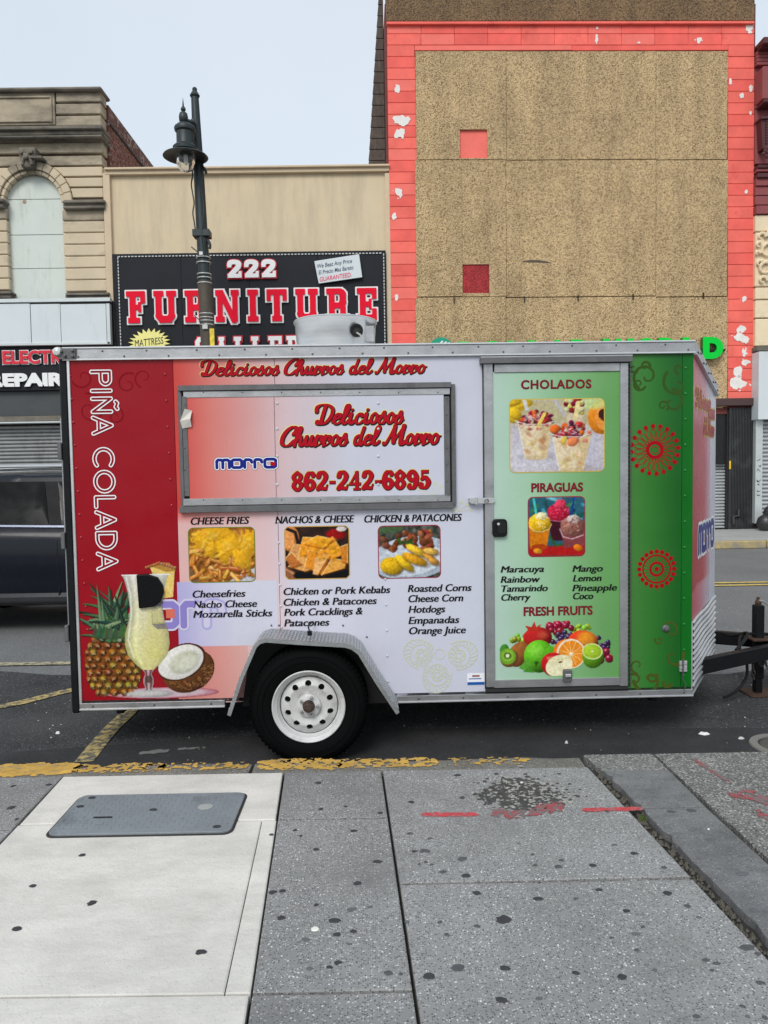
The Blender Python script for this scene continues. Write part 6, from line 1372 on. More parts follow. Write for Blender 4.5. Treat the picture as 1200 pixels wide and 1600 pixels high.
# ================================================================== PRINT ON THE TRAILER
E1, E2, E3, E4 = .0008, .0016, .0024, .0032
def brush(pts, r0, r1, n=8, closed=False, slant=0.0, p=1.3):
    """smoothed stroke whose weight grows on the down strokes"""
    P = smooth_path(pts, n, closed); out = []
    for i, a in enumerate(P):
        b = P[min(i+1, len(P)-1)]; c = P[max(i-1, 0)]; dx, dy = b[0]-c[0], b[1]-c[1]; L = math.hypot(dx, dy)+1e-9
        k = abs(dy/L)**p; out.append((a[0]+slant*a[1], a[1], r0+(r1-r0)*k))
    return out
def script_glyph(ch):
    a, b = .062, .138; S_ = SDF(); st = lambda pts, r0=a, r1=b, cl=False: S_.stroke(brush(pts, r0, r1, 7, cl, .22))
    if ch == 'D': st([(-.15, 1.25), (-.18, 1.62), (.15, 1.86), (.75, 1.84), (1.22, 1.45), (1.22, .75), (.85, .15), (.4, .02), (.12, .12), (.1, .3), (.3, .3)], .07, .17); st([(.55, 1.72), (.48, 1.0), (.42, .12)], .13, .17); w = 1.42
    elif ch == 'C': st([(.95, 1.2), (1.12, 1.5), (1.0, 1.84), (.7, 1.88), (.3, 1.5), (.06, .9), (.1, .3), (.42, .03), (.8, .12), (1.12, .5)], .07, .19); w = 1.1
    elif ch == 'M': st([(-.1, .2), (-.02, .03), (.12, .12), (.42, 1.0), (.62, 1.85)], .06, .12); st([(.62, 1.85), (.66, 1.0), (.78, .25)], .12, .18); st([(.78, .25), (1.1, 1.1), (1.42, 1.85)], .05, .09); st([(1.42, 1.85), (1.38, 1.0), (1.42, .2), (1.6, .03), (1.85, .3)], .08, .19); w = 1.82
    elif ch == 'e': st([(.0, .25), (.12, .42), (.5, .62), (.55, .9), (.34, 1.0), (.13, .7), (.13, .25), (.34, .02), (.6, .14), (.78, .38)]); w = .72
    elif ch == 'l': st([(.0, .3), (.3, 1.0), (.42, 1.6), (.3, 1.85), (.15, 1.6), (.12, .8), (.14, .2), (.3, .02), (.5, .18), (.6, .35)]); w = .54
    elif ch == 'i': st([(.04, .75), (.14, .98), (.13, .25), (.28, .02), (.44, .12), (.54, .3)], .055, .15); S_.dot(.16+.22*1.35, 1.36, .12); w = .50
    elif ch == 'c': st([(.58, .74), (.5, .96), (.34, .98), (.13, .65), (.13, .25), (.34, .02), (.6, .12), (.74, .3)], .05, .138); w = .76
    elif ch == 'o': st([(.32, 1.0), (.12, .75), (.1, .3), (.3, .02), (.54, .25), (.56, .75), (.34, 1.0)]); st([(.5, .92), (.62, .78), (.78, .8)], .05, .07); w = .72
    elif ch == 's': st([(.0, .25), (.25, .8), (.36, 1.12), (.44, .8), (.56, .45), (.46, .06), (.2, .02), (.06, .2)], .06, .14); st([(.5, .1), (.72, .35)], .05, .06); w = .66
    elif ch == 'h': st([(.0, .3), (.3, 1.1), (.4, 1.65), (.28, 1.85), (.16, 1.5), (.12, .7), (.1, .02)]); st([(.14, .45), (.34, .92), (.52, .92), (.54, .5), (.56, .14), (.72, .02), (.9, .3)], .06, .14); w = .86
    elif ch == 'u': st([(.0, .4), (.12, .95), (.1, .3), (.26, .02), (.46, .25), (.58, .95), (.56, .25), (.7, .02), (.9, .3)], .06, .145); w = .86
    elif ch == 'r': st([(.0, .4), (.14, .98), (.13, .5), (.12, .02)], .06, .14); st([(.14, .5), (.32, .93), (.50, .96), (.56, .74), (.50, .52)], .06, .115); st([(.12, .04), (.22, .0), (.42, .10), (.66, .36)], .045, .06); w = .68
    elif ch == 'd': st([(.52, .85), (.34, .98), (.12, .7), (.12, .25), (.3, .02), (.5, .25), (.56, .6)]); st([(.66, 1.72), (.58, 1.0), (.56, .25), (.7, .02), (.9, .3)], .09, .145); w = .84
    else: w = .48
    return S_, w
def layout(word, fn, gap=0.0):
    S_ = SDF(); x = 0
    for ch in word:
        g, w_ = fn(ch); S_.merge(g.xf(lambda a, b, x=x: (a+x, b), 1)); x += w_+gap
    return S_, x-gap
def fit(S_, u0, u1, zb, h, rot=0.0):
    """unit glyph run -> metres: spans u0..u1, unit height = h"""
    x0, y0, x1, y1 = S_.bounds(); kx = (u1-u0)/(x1-x0); c, s = cos(rot), sin(rot)
    return S_.xf(lambda a, b: (u0+(a-x0)*kx*c-b*h*s, zb+(a-x0)*kx*s+b*h*c), (kx+h)/2)
def script_line(word, x0, x1, ybase, xh, d, par, res=.0016, to3=None, lab=None, rotpx=0.0, edge=True):
    S_, _ = layout(word, script_glyph, .05); a = q_(x0, ybase, d); b = q_(x1, ybase, d); h = xh*MPX
    F_s = fit(S_, a[0], b[0], a[1], h)
    px = MPX
    if edge: sdf_part('lettering_edge', F_s, I_CREAM, par, d-E1, .0052*xh/12, res, off=(.0012, -.0012), to3=to3)
    sdf_part('lettering_shadow', F_s, I_BLK, par, d-E2, .0030*xh/12, res, off=(.0022*xh/12, -.003*xh/12), to3=to3)
    sdf_part('lettering', F_s, I_RED, par, d-E3, -.0002, res, to3=to3, label=lab)
script_line('Deliciosos Churros del Morro', 313, 667, 587, 12.3, 0, T)
script_line('Deliciosos', 492, 631, 663, 16, F_, aw); script_line('Churros del Morro', 437, 689, 697, 15.5, F_, aw)
# telephone number in heavy Clarendon-like figures ------------------------------------------------------
def digit(ch):
    S_ = SDF(); B = lambda pts, r0=.05, r1=.145, cl=False: S_.stroke(brush(pts, r0, r1, 8, cl, 0, 1.1))
    if ch == '8': B([(.36, 1.0), (.14, .8), (.2, .6), (.5, .45), (.60, .24), (.36, .0), (.12, .22), (.24, .48), (.52, .62), (.58, .82), (.36, 1.0)], .06, .13); w = .78
    elif ch == '6': B([(.62, .85), (.5, .98), (.3, .95), (.14, .65), (.12, .28), (.36, .0), (.62, .28), (.42, .56), (.18, .42)], .055, .145); S_.dot(.60, .80, .11); w = .78
    elif ch == '2': B([(.14, .76), (.22, .96), (.44, 1.0), (.62, .78), (.50, .5), (.22, .22), (.1, .06)], .07, .145); S_.dot(.16, .76, .11); S_.stroke([(.14, .08, .10), (.35, .09, .11), (.58, .05, .10)]); S_.stroke([(.62, .06, .05), (.70, .26, .045)]); w = .78
    elif ch == '4': S_.b(.40, .0, .62, 1.02); S_.b(.28, -.05, .74, .06); S_.stroke([(.52, 1.0, .06), (.08, .32, .06)]); S_.b(.0, .24, .76, .38); w = .82
    elif ch == '9': B([(.12, .12), (.26, .0), (.46, .05), (.60, .35), (.62, .72), (.36, 1.0), (.12, .72), (.32, .44), (.56, .58)], .055, .145); S_.dot(.16, .20, .11); w = .78
    elif ch == '5': S_.b(.16, .86, .62, 1.04); S_.b(.15, .5, .25, 1.0); B([(.2, .54), (.4, .64), (.62, .34), (.42, .03), (.16, .06), (.08, .22)], .06, .15); S_.dot(.15, .22, .11); w = .78
    else: S_.b(.05, .34, .42, .50); w = .5
    return S_, w
S_, _ = layout('862-242-6895', digit, .04); a = q_(456, 766, F_); b = q_(673, 766, F_); Ph = fit(S_, a[0], b[0], a[1], 27*MPX)
sdf_part('number_edge', Ph, I_YEL, aw, F_-E1, .0045, .0016, off=(.0008, -.0008)); sdf_part('number_shadow', Ph, I_BLK, aw, F_-E2, .0028, .0016, off=(.0015, -.002)); sdf_part('phone_number', Ph, I_RED, aw, F_-E3, -.0006, .0016)
# inline lettering reading down the red panel ------------------------------------------------------------
def inl(ch):
    S_ = SDF(); s = lambda *p: S_.stroke([(a, b, 0) for a, b in p])
    arc = lambda cx, cy, r, ry, a0, a1: s(*[(cx+r*cos(RAD(a0+(a1-a0)*i/20)), cy+ry*sin(RAD(a0+(a1-a0)*i/20))) for i in range(21)])
    if ch == 'P': s((0, 0), (0, 1), (.38, 1)); arc(.38, .75, .25, .25, 90, -90); s((.38, .5), (0, .5)); w = .66
    elif ch == 'I': s((0, 0), (0, 1)); w = .1
    elif ch in 'NÑ':
        s((0, 0), (0, 1), (.66, 0), (.66, 1)); w = .68
        if ch == 'Ñ': s((.16, 1.26), (.24, 1.34), (.34, 1.30), (.42, 1.26), (.52, 1.34))
    elif ch == 'A': s((-.02, 0), (.38, 1.0), (.78, 0)); s((.13, .30), (.63, .30)); w = .76
    elif ch == 'C': arc(.5, .5, .5, .5, 50, 310); w = .86
    elif ch == 'O': arc(.5, .5, .5, .5, 0, 360); w = 1.0
    elif ch == 'L': s((0, 1), (0, 0), (.48, 0)); w = .48
    elif ch == 'D': s((0, 0), (0, 1), (.28, 1)); arc(.28, .5, .5, .5, 90, -90); s((.28, 0), (0, 0)); w = .78
    else: w = .22
    return S_, w
Pw, Wt = layout('PIÑA COLADA', inl, .30)
za_, zb__ = pz(581, 160), pz(889, 168); L_ = za_-zb__; cap = 28*MPX
xa_ = pu(149, 740)
x0, y0, x1, y1 = Pw.bounds()
V_ = Pw.xf(lambda a, b: (pu(163, 735)-cap/2+b*cap, za_-(a-x0)/(x1-x0)*L_), 1)
V_.seg = [(a, b, 0, c, d, 0) for a, b, r, c, d, r2 in V_.seg]
sdf_part('vertical_lettering', V_, I_WHT, T, -E4*1.5, 0, .0014, band=(.0095, .0034))
# headings and menus -------------------------------------------------------------------------------------
def tline(s, x0, x1, yb, yt, m=I_BLK, d=0.0, par=None, bold=.022, shear=.0, space=1.0, layers=()):
    a = q_(x0, yb, d); b = q_(x1, yb, d); xm = (x0+x1)/2
    bl = 0.0; k_ = bold*(yb-yt)*MPX*1.2
    text(s, m, par or T, a[0]+k_, b[0]-k_, pz(yb, xm, d), pz(yt, xm, d), d-E3, bl, shear, space, layers=layers, weight=k_)
tline('CHEESE FRIES', 298, 390, 819, 808, bold=.045, shear=.22); tline('NACHOS & CHEESE', 430, 554, 817, 806, bold=.045, shear=.22); tline('CHICKEN & PATACONES', 569, 722, 815, 804, bold=.045, shear=.22)
for s, x0, x1, y in (('Cheesefries', 301, 384, 933), ('Nacho Cheese', 302, 402, 949), ('Mozzarella Sticks', 302, 426, 964), ('Chicken or Pork Kebabs', 443, 610, 928), ('Chicken & Patacones', 443, 589, 945), ('Pork Cracklings &', 444, 567, 961), ('Patacones', 444, 515, 978), ('Roasted Corns', 637, 737, 924), ('Cheese Corn', 638, 724, 940), ('Hotdogs', 638, 696, 957), ('Empanadas', 638, 718, 974), ('Orange Juice', 639, 728, 990)):
    tline(s, x0, x1, y, y-11, bold=.045, shear=.2)
for s, x0, x1, y in (('Maracuya', 782, 850, 894), ('Rainbow', 782, 844, 910), ('Tamarindo', 783, 856, 924), ('Cherry', 783, 829, 938), ('Mango', 894, 942, 893), ('Lemon', 895, 940, 908), ('Pineapple', 894, 964, 923), ('Coco', 895, 927, 936)):
    tline(s, x0, x1, y, y-10, d=D0, par=dr, bold=.05, shear=.2)
OUTL = ((.035, ink('brown_edge', S(84, 40, 44)), .0012, 0, 0),)
tline('CHOLADOS', 814, 924, 607, 594, I_DRED, D0, dr, .045, 0, 1.12, OUTL); tline('PIRAGUAS', 830, 911, 768, 755, I_DRED, D0, dr, .045, 0, 1.0, OUTL); tline('FRESH FRUITS', 818, 926, 961, 948, I_DRED, D0, dr, .045, 0, 1.0, OUTL)
# the wordmark on the hatch and its faded twin low on the wall ------------------------------------------------
def tech(ch):
    S_ = SDF(); r = .10; q2 = lambda pts: S_.stroke([(a, b, r) for a, b in pts])
    if ch == 'm': q2([(0, .0), (0, .75), (.1, .88), (.34, .88), (.46, .75), (.46, 0)]); q2([(.46, .75), (.56, .88), (.84, .88), (.96, .75), (.96, 0)]); w = 1.16
    elif ch == 'o': q2([(.12, .0), (.0, .12), (.0, .76), (.12, .88), (.62, .88), (.74, .76), (.74, .12), (.62, 0), (.12, 0)]); w = .96
    elif ch == 'r': q2([(0, .0), (0, .75), (.1, .88), (.34, .88), (.50, .80), (.54, .58)]); w = .76
    elif ch == 'O': q2([(.14, -.02), (.0, .12), (.0, .78), (.14, .9), (.7, .9), (.84, .78), (.84, .12), (.7, -.02), (.14, -.02)]); w = 1.0
    return S_, w
Lg, _ = layout('morrO', tech, .02); a = q_(337, 731, F_); b = q_(433, 731, F_); Lf = fit(Lg, a[0], b[0], a[1], 13.5*MPX)
sdf_part('logo_outline', Lf, I_BLK, aw, F_-E1, .0105, .0015); sdf_part('logo_white', Lf, I_WHT, aw, F_-E2, .0085, .0015); sdf_part('logo', Lf, I_BLUE, aw, F_-E3, .0025, .0015)
cu_, cz_ = (a[0]+b[0])/2, 0; e_ = q_(427, 725, F_); sdf_part('logo_centre', SDF().b(e_[0]-.016, e_[1]-.010, e_[0]+.012, e_[1]+.012), I_RED, aw, F_-E4, 0, .0015)
I_LAV = ink('faded_lavender', S(140, 128, 196)); I_LAVW = ink('faded_white', S(206, 200, 222)); I_PALE = ink('faint_grey', S(192, 192, 206)); I_LAVB = ink('lavender_wash', S(172, 168, 216)); I_ORG = ink('faded_orange', S(214, 110, 90))
Lg2, _ = layout('orr', tech, .05); Lg2.seg = [s_ for s_ in Lg2.seg]
a = q_(238, 978, 0); b = q_(352, 978, 0); Lf2 = fit(Lg2, a[0], b[0], a[1], 38*MPX)
pm = (pu(297)-.0, 0)
sdf_part('faded_logo_edge', Lf2, I_LAVW, T, -E3, .016, .0025, cut=lambda X, Y: X-pu(300)); sdf_part('faded_logo', Lf2, I_LAV, T, -E4, .004, .0025, cut=lambda X, Y: X-pu(300))
sdf_part('faded_logo_edge', Lf2, I_LAVB, T, -E1, .016, .0025, cut=lambda X, Y: pu(300)-X); sdf_part('faded_logo', Lf2, I_LAVW, T, -E2, .004, .0025, cut=lambda X, Y: pu(300)-X)
c_ = q_(266, 958); sdf_part('faded_logo_centre', SDF().b(c_[0]-.024, c_[1]-.03, c_[0]+.028, c_[1]+.025), I_ORG, T, -E4*1.3, 0, .002)
# printed tone fields: white block under the menu text, salmon foot of the wall
I_BLK2 = ink('menu_white', S(206, 204, 219)); I_SAL = ink('salmon', S(214, 138, 130))
x0, x1, z0, z1 = FT.rect(278, 908, 434, 1009); skin('menu_field', x0, x1, z0, z1, lambda x, z: grad([(0, (176, 170, 216)), (.25, (196, 192, 220)), (.6, (206, 205, 220)), (1, (207, 207, 221))], (x-x0)/(x1-x0)), -.0006, .03, thick=.0002)
x0, x1, z0, z1 = FT.rect(278, 1009.5, 388, 1091); skin('salmon_field', x0, x1, z0, z1, lambda x, z: grad([(0, (206, 120, 112)), (.6, (216, 148, 140)), (1, (218, 170, 164))], (x-x0)/(x1-x0)), -.0006, .03, thick=.0002)
# swirls, flower emblems on green -----------------------------------------------------------------------------
I_SW = ink('olive_swirl', S(56, 84, 30)); I_SWD = ink('swirl_dark', S(74, 84, 30)); I_RSW = ink('red_swirl', S(132, 6, 24)); I_LIME = ink('pale_lime', S(204, 208, 178))
def swirl(sd_, cx, cy, r, turns, a0, w_, cw=1, tail=None):
    pts = []; n = int(26*turns)
    for i in range(n+1):
        t = i/n; rr = r*(.16+.84*t); a = RAD(a0)+cw*2*pi*turns*t; x, y = cx+rr*cos(a), cy-rr*sin(a); u, z = q_(x, y); pts.append((u, z, w_*.72*MPX*(.45+.55*t)))
    if tail: u, z = q_(*tail); pts.append((u, z, w_*MPX*.3))
    sd_.stroke(pts)
sw_ = SDF()
for a in ((1010, 588, 22, 1.1, 200, 3.4, 1), (1008, 572, 8, 1, 0, 3, -1), (1058, 600, 24, .8, 60, 3.6, -1), (1050, 628, 20, .9, 120, 3.4, 1), (1036, 634, 9, 1.2, 30, 2.4, -1), (998, 600, 11, 1.1, 300, 2.6, 1), (1062, 575, 9, .7, 0, 3, 1), (990, 575, 8, .7, 60, 2.6, 1)): swirl(sw_, *a)
sdf_part('swirl_ornament', sw_, I_SW, T, -E1, 0, .002, cut=lambda X, Y: np.maximum(X-(XR_-.004), pu(984)-X)+0*Y)
sw_ = SDF()
for a in ((1048, 985, 13, 1.1, 90, 2.4, 1), (1030, 1000, 7, 1.1, 200, 2, -1), (1052, 1026, 17, .9, 60, 3.2, 1), (1064, 1040, 9, 1.1, 0, 2.6, -1), (1014, 1062, 24, .9, 150, 3.8, -1), (1018, 1058, 9, 1, 20, 3.4, 1), (996, 1040, 12, .9, 300, 2.2, 1), (992, 1062, 10, .8, 200, 3, 1), (1040, 1066, 9, .6, 120, 4, 1)): swirl(sw_, *a)
sdf_part('swirl_ornament', sw_, I_SWD, T, -E1, 0, .002, cut=lambda X, Y: np.maximum(np.maximum(X-(XR_-.004), pu(984)-X), ZB+.02-Y))
rs_ = SDF()
for a in ((140, 640, 26, 1.2, 30, 2, 1), (200, 600, 18, 1.1, 100, 2, -1), (130, 590, 18, 1, 200, 2, -1), (180, 650, 14, 1.2, 0, 1.6, 1), (225, 590, 16, 1, 250, 1.6, 1)): swirl(rs_, *a)
sdf_part('swirl_ornament', rs_, I_RSW, T, -E1, 0, .003, cut=lambda X, Y: XL_+.02-X+0*Y)
I_FL = ink('flower_red', S(164, 6, 26))
def pc_(x, y): return q_(x, y)
fl = SDF(); c0 = pc_(1023, 703)
def circ(sd_, c, r, w_, n=36): sd_.stroke([(c[0]+r*cos(2*pi*i/n), c[1]+r*sin(2*pi*i/n), w_) for i in range(n+1)])
k = MPX
circ(fl, c0, 11.5*k, 2.7*k); circ(fl, c0, 5.5*k, .5*k)
for i in range(20):
    a = 2*pi*i/20+.08; u_ = (cos(a), sin(a)); v_ = (-sin(a), cos(a)); fl.dot(c0[0]+u_[0]*37.5*k, c0[1]+u_[1]*37.5*k, 3.5*k)
    lp_ = [(c0[0]+u_[0]*r*k+v_[0]*s*k, c0[1]+u_[1]*r*k+v_[1]*s*k, .55*k) for r, s in ((14, 0), (20, 1.9), (27, 3.2), (31, 2.6), (33, 0), (31, -2.6), (27, -3.2), (20, -1.9), (14, 0))]; fl.stroke(smooth_path(lp_, 4))
sdf_part('flower_emblem', fl, I_FL, T, -E2, 0, .0016)
fl = SDF(); c0 = pc_(1026, 889); fl.dot(*c0, 3.6*k); circ(fl, c0, 10*k, 1.8*k); circ(fl, c0, 22*k, 1.3*k)
for i in range(20):
    a = 2*pi*i/20; u_ = (cos(a), sin(a)); fl.dot(c0[0]+u_[0]*28*k, c0[1]+u_[1]*28*k, 3.4*k); fl.dot(c0[0]+u_[0]*34*k, c0[1]+u_[1]*34*k, .6*k)
    fl.stroke([(c0[0]+u_[0]*12*k, c0[1]+u_[1]*12*k, .35*k), (c0[0]+u_[0]*21*k, c0[1]+u_[1]*21*k, .35*k)])
sdf_part('flower_emblem', fl, I_FL, T, -E2, 0, .0016)
# pale ornament near the foot of the white panel
fo_ = SDF(); c0 = q_(687, 1022); circ(fo_, c0, 8*k, .6*k)
for (dx, dy, ph) in ((-29, -1, 2.6), (31, -3, .3), (-4, -33, 4.5)):
    c1 = (c0[0]+dx*k, c0[1]+dy*k); circ(fo_, c1, 9.5*k, .9*k); circ(fo_, c1, 4.5*k, .6*k); circ(fo_, c1, 17*k, .6*k)
    P = []
    for i in range(15):
        a = ph-1.9+3.8*i/14; r1 = (26+3.5*cos((a-ph)*2))*k; P.append((c1[0]+r1*cos(a), c1[1]+r1*sin(a), .6*k)); fo_.stroke(smooth_path([(c1[0]+17*k*cos(a-.25), c1[1]+17*k*sin(a-.25), .55*k), (c1[0]+22*k*cos(a-.16), c1[1]+22*k*sin(a-.16), .55*k), P[-1]], 3))
    fo_.stroke(smooth_path(P, 3))
    for i in range(7): a = ph+pi-1.6+i*.5; circ(fo_, (c1[0]+13.3*k*cos(a), c1[1]+13.3*k*sin(a)), 1.7*k, .4*k, 10)
    for i in range(5): a = i*1.25; circ(fo_, (c1[0]+6.8*k*cos(a), c1[1]+6.8*k*sin(a)), 1.6*k, .35*k, 10)
sdf_part('leaf_ornament', fo_, I_LIME, T, -E2, 0, .0016, cut=lambda X, Y: ZB+.02-Y+0*X)
fo_ = SDF(); c0 = q_(672, 771, F_)
for i in range(7): a = .1+i*.38; fo_.stroke([(c0[0], c0[1]-.05, .6*k), (c0[0]+24*k*cos(a), c0[1]-.05+28*k*sin(a), .6*k)]); fo_.dot(c0[0]+26*k*cos(a), c0[1]-.05+30*k*sin(a), 2.6*k)
sdf_part('leaf_ornament', fo_, I_LIME, aw, F_-E1*.6, 0, .002, cut=lambda X, Y: np.maximum(X-(ub_*0+pu(693, 700, F_)), pz(775, 600, F_)-Y))
fo_ = SDF(); c0 = q_(712, 800)
for i in range(6): a = .2+i*.5; fo_.stroke([(c0[0], c0[1], .5*k), (c0[0]+20*k*cos(a), c0[1]+14*k*sin(a), .5*k)]); fo_.dot(c0[0]+24*k*cos(a), c0[1]+17*k*sin(a), 2.6*k)
sdf_part('leaf_ornament', fo_, I_LIME, T, -E2, 0, .002, cut=lambda X, Y: X-pu(752)+0*Y)
# maker sticker
u0, u1, z0, z1 = FT.rect(730, 1052, 757, 1070); bx('sticker', I_WHT, T, u0, u1, -.0024, -.0008, z0, z1, 0); bx('sticker_band', ink('sticker_blue', S(30, 90, 170)), T, u0+.001, u1-.001, -.0032, -.0025, z0+.001, z0+.018, 0)
sdf_part('sticker_print', SDF().b(u0+.03, z1-.022, u1-.03, z1-.01), ink('sticker_red', S(150, 110, 110)), T, -.003, 0, .002); sdf_part('sticker_print', SDF().b(u0+.01, z1-.036, u1-.02, z1-.030), ink('sticker_blue', S(30, 90, 170)), T, -.003, 0, .002)
# black rounded bump plate on the red panel
P = [q_(*p, -.02) for p in ((213, 898), (230, 897), (246, 902), (254, 914), (256, 926), (251, 940), (240, 948), (217, 951))]
MB().prism(P, -.026, -.004).build('cable_cover', mat('black_plastic', (.005, .005, .006), .4, bump=.2, spec=.12), T, .006, seg=2)
# ================================================================== PAINTED FOOD PICTURES
q = random.Random(12); nprng = np.random.default_rng(5)
def photo(cv, x, y, d, par, corner, edge_m, name, border=1.4):
    """sets the finished canvas on the wall inside a rounded coloured border; x,y top left in the photograph"""
    u, z = q_(x, y+cv.h/2, d)[0], q_(x+cv.w/2, y, d)[1]; s_ = MPX
    bw_ = border*s_
    MB().prism(rrect(u-bw_, u+cv.w*s_+bw_, z-cv.h*s_-bw_, z+bw_, (corner+border)*s_, 6), d-E2, d-E1).build('picture_border', edge_m, par)
    return cv.build(name, par, u, z, s_, d-E3, PRINT, corner)
def col(base, v=18): return tuple(max(0, min(255, c+q.uniform(-v, v))) for c in base)
# cheese fries
cv = Canvas(101, 84, 1.0, (150, 92, 34)); cv.grain(.5, 9, 2)
cv.pol([(60, 84), (101, 60), (101, 84)], (190, 190, 196)); cv.pol([(0, 84), (0, 60), (16, 84)], (120, 90, 60))
for i in range(75):
    x, y = q.uniform(-4, 100), q.uniform(28, 80); 
    if y > 84-(x-60)*.6 and x > 60: continue
    a = q.choice([.3, .9, -.6, 1.4, -.2, 2.2])+q.uniform(-.3, .3); L = q.uniform(9, 20)
    c = col(q.choice([(214, 150, 60), (196, 124, 44), (226, 172, 92), (180, 104, 36)]), 14)
    cv.line([(x+1.2, y+1.6), (x+1.2+L*cos(a), y+1.6+L*sin(a))], 3.0, (96, 50, 14), .65, 2); cv.line([(x, y), (x+L*cos(a), y+L*sin(a))], 2.6, c, 1, 1.3); cv.line([(x, y-1), (x+L*.8*cos(a), y-1+L*.8*sin(a))], .7, (246, 204, 120), .7, 1)
for (cx, cy, rx, ry) in ((50, 14, 46, 16), (22, 20, 20, 12), (70, 30, 28, 16), (82, 50, 14, 16), (34, 34, 10, 12), (55, 42, 9, 14), (94, 26, 12, 22)):
    cv.ell(cx, cy, rx, ry, (226, 168, 30), q.uniform(-.2, .2), .25, .9, 3, 1.1, q.randrange(99))
for i in range(30):
    x, y = q.uniform(5, 98), q.uniform(4, 40); a = q.uniform(0, 3); cv.line([(x, y), (x+10*cos(a), y+7*sin(a))], 1.8, col((240, 196, 80), 14), .6, 3.5); cv.line([(x+2, y+4), (x+8*cos(a), y+5+6*sin(a))], 1.0, (196, 128, 14), .5, 2)
cv.grain(.16, 3, 8); photo(cv, 296, 825, 0, T, 7, ink('olive_border', S(112, 130, 40)), 'cheese_fries_picture')
# nachos
cv = Canvas(99, 81, 1.0, (44, 30, 26)); cv.grain(.6, 14, 3)
cv.ell(8, 18, 14, 20, (214, 130, 60), 0, .2); cv.ell(4, 18, 10, 15, (226, 150, 84)); cv.ell(12, 18, 20, 26, (30, 24, 26), 0, 0, .0); cv.line([(2, 2), (16, 8), (20, 24), (12, 40)], 2.5, (28, 24, 28), 1, 1.2)
cv.ell(80, 12, 17, 8, (150, 16, 18), .1, .3, 1, 2, .5, 4); cv.ell(88, 4, 8, 4, (214, 206, 200)); cv.pol([(0, 62), (30, 81), (0, 81)], (150, 92, 60)); cv.line([(0, 66), (24, 81)], 1, (216, 160, 120), .8); cv.ell(60, 76, 48, 12, (16, 16, 20))
for tri, c in (([(0, 52), (14, 26), (40, 32), (30, 56)], (214, 150, 90)), ([(4, 62), (26, 40), (60, 62), (30, 70)], (222, 160, 88)), ([(20, 44), (28, 16), (62, 18), (56, 44)], (232, 150, 40)), ([(50, 42), (74, 16), (92, 44), (70, 52)], (234, 156, 44)), ([(30, 62), (36, 36), (70, 46), (56, 76)], (228, 142, 40)), ([(56, 76), (72, 50), (96, 54), (92, 66)], (226, 160, 70)), ([(28, 26), (50, 14), (76, 20), (60, 34)], (240, 168, 40)), ([(46, 50), (58, 44), (66, 50), (50, 76), (42, 74)], (236, 178, 110)), ([(86, 32), (97, 28), (97, 58), (88, 56)], (206, 126, 40)), ([(0, 48), (10, 40), (26, 58), (8, 64)], (190, 110, 50))):
    cv.pol([(x+1.5, y+2.2) for x, y in tri], (92, 42, 10), .6, 3); cv.pol(tri, c, 1, 1.2); cv.line([tri[0], tri[1], tri[2]], .7, (250, 206, 130), .8, 1); cv.line([tri[2], tri[3]], .8, (150, 80, 24), .6, 1.5)
for i in range(26): x, y = q.uniform(18, 84), q.uniform(20, 52); cv.ell(x, y, q.uniform(2, 7), q.uniform(1.5, 4), col((238, 150, 26), 16), q.uniform(-.6, .6), .4, .6, 2.5)
cv.grain(.2, 3, 9); photo(cv, 446, 823, 0, T, 7, ink('gold_border', S(200, 158, 70)), 'nachos_picture')
# chicken and patacones
cv = Canvas(96, 81, 1.0, (70, 74, 66)); cv.grain(.8, 8, 5); cv.ell(52, 50, 66, 34, (178, 190, 204), -.1, .15); cv.ell(48, 52, 54, 26, (196, 204, 214), -.1); cv.pol([(0, 0), (40, 0), (34, 8), (0, 12)], (70, 100, 60), .8, 3)
for i in range(46):
    x, y = q.choice([(14, 26), (20, 34), (46, 18), (54, 22), (72, 18), (80, 30), (36, 20), (62, 26)]); x += q.uniform(-9, 9); y += q.uniform(-8, 8); cv.ell(x, y, q.uniform(4, 8), q.uniform(3, 6), col(q.choice([(120, 58, 34), (146, 76, 40), (92, 42, 26), (166, 96, 56)]), 14), q.uniform(0, 3), .55, .95, 1.5, .4, q.randrange(99))
for i in range(16): x, y = q.uniform(30, 56), q.uniform(20, 30); cv.ell(x, y, 3, 1.6, col((44, 84, 34), 14), q.uniform(0, 3), .2)
for x, y, rx, ry, a, c in ((20, 62, 18, 14, .1, (216, 170, 24)), (40, 58, 18, 7, .75, (222, 178, 34)), (56, 52, 22, 7, .42, (210, 150, 30)), (58, 38, 18, 6, .5, (230, 184, 50)), (80, 50, 12, 5, .5, (200, 142, 54)), (82, 40, 12, 5, .2, (222, 176, 80)), (86, 56, 9, 5, .4, (196, 140, 60))):
    cv.ell(x+1.5, y+2.5, rx, ry, (60, 42, 20), a, 0, .6, 3); cv.ell(x, y, rx, ry, c, a, .4, 1, 1.2, .22, int(x)); cv.ell(x-1, y-1, rx*.55, ry*.45, tuple(min(255, v*1.12) for v in c), a, .2, .7, 2.5)
cv.grain(.2, 3, 12); photo(cv, 592, 822, 0, T, 7, ink('crimson_border', S(160, 40, 60)), 'chicken_patacones_picture')
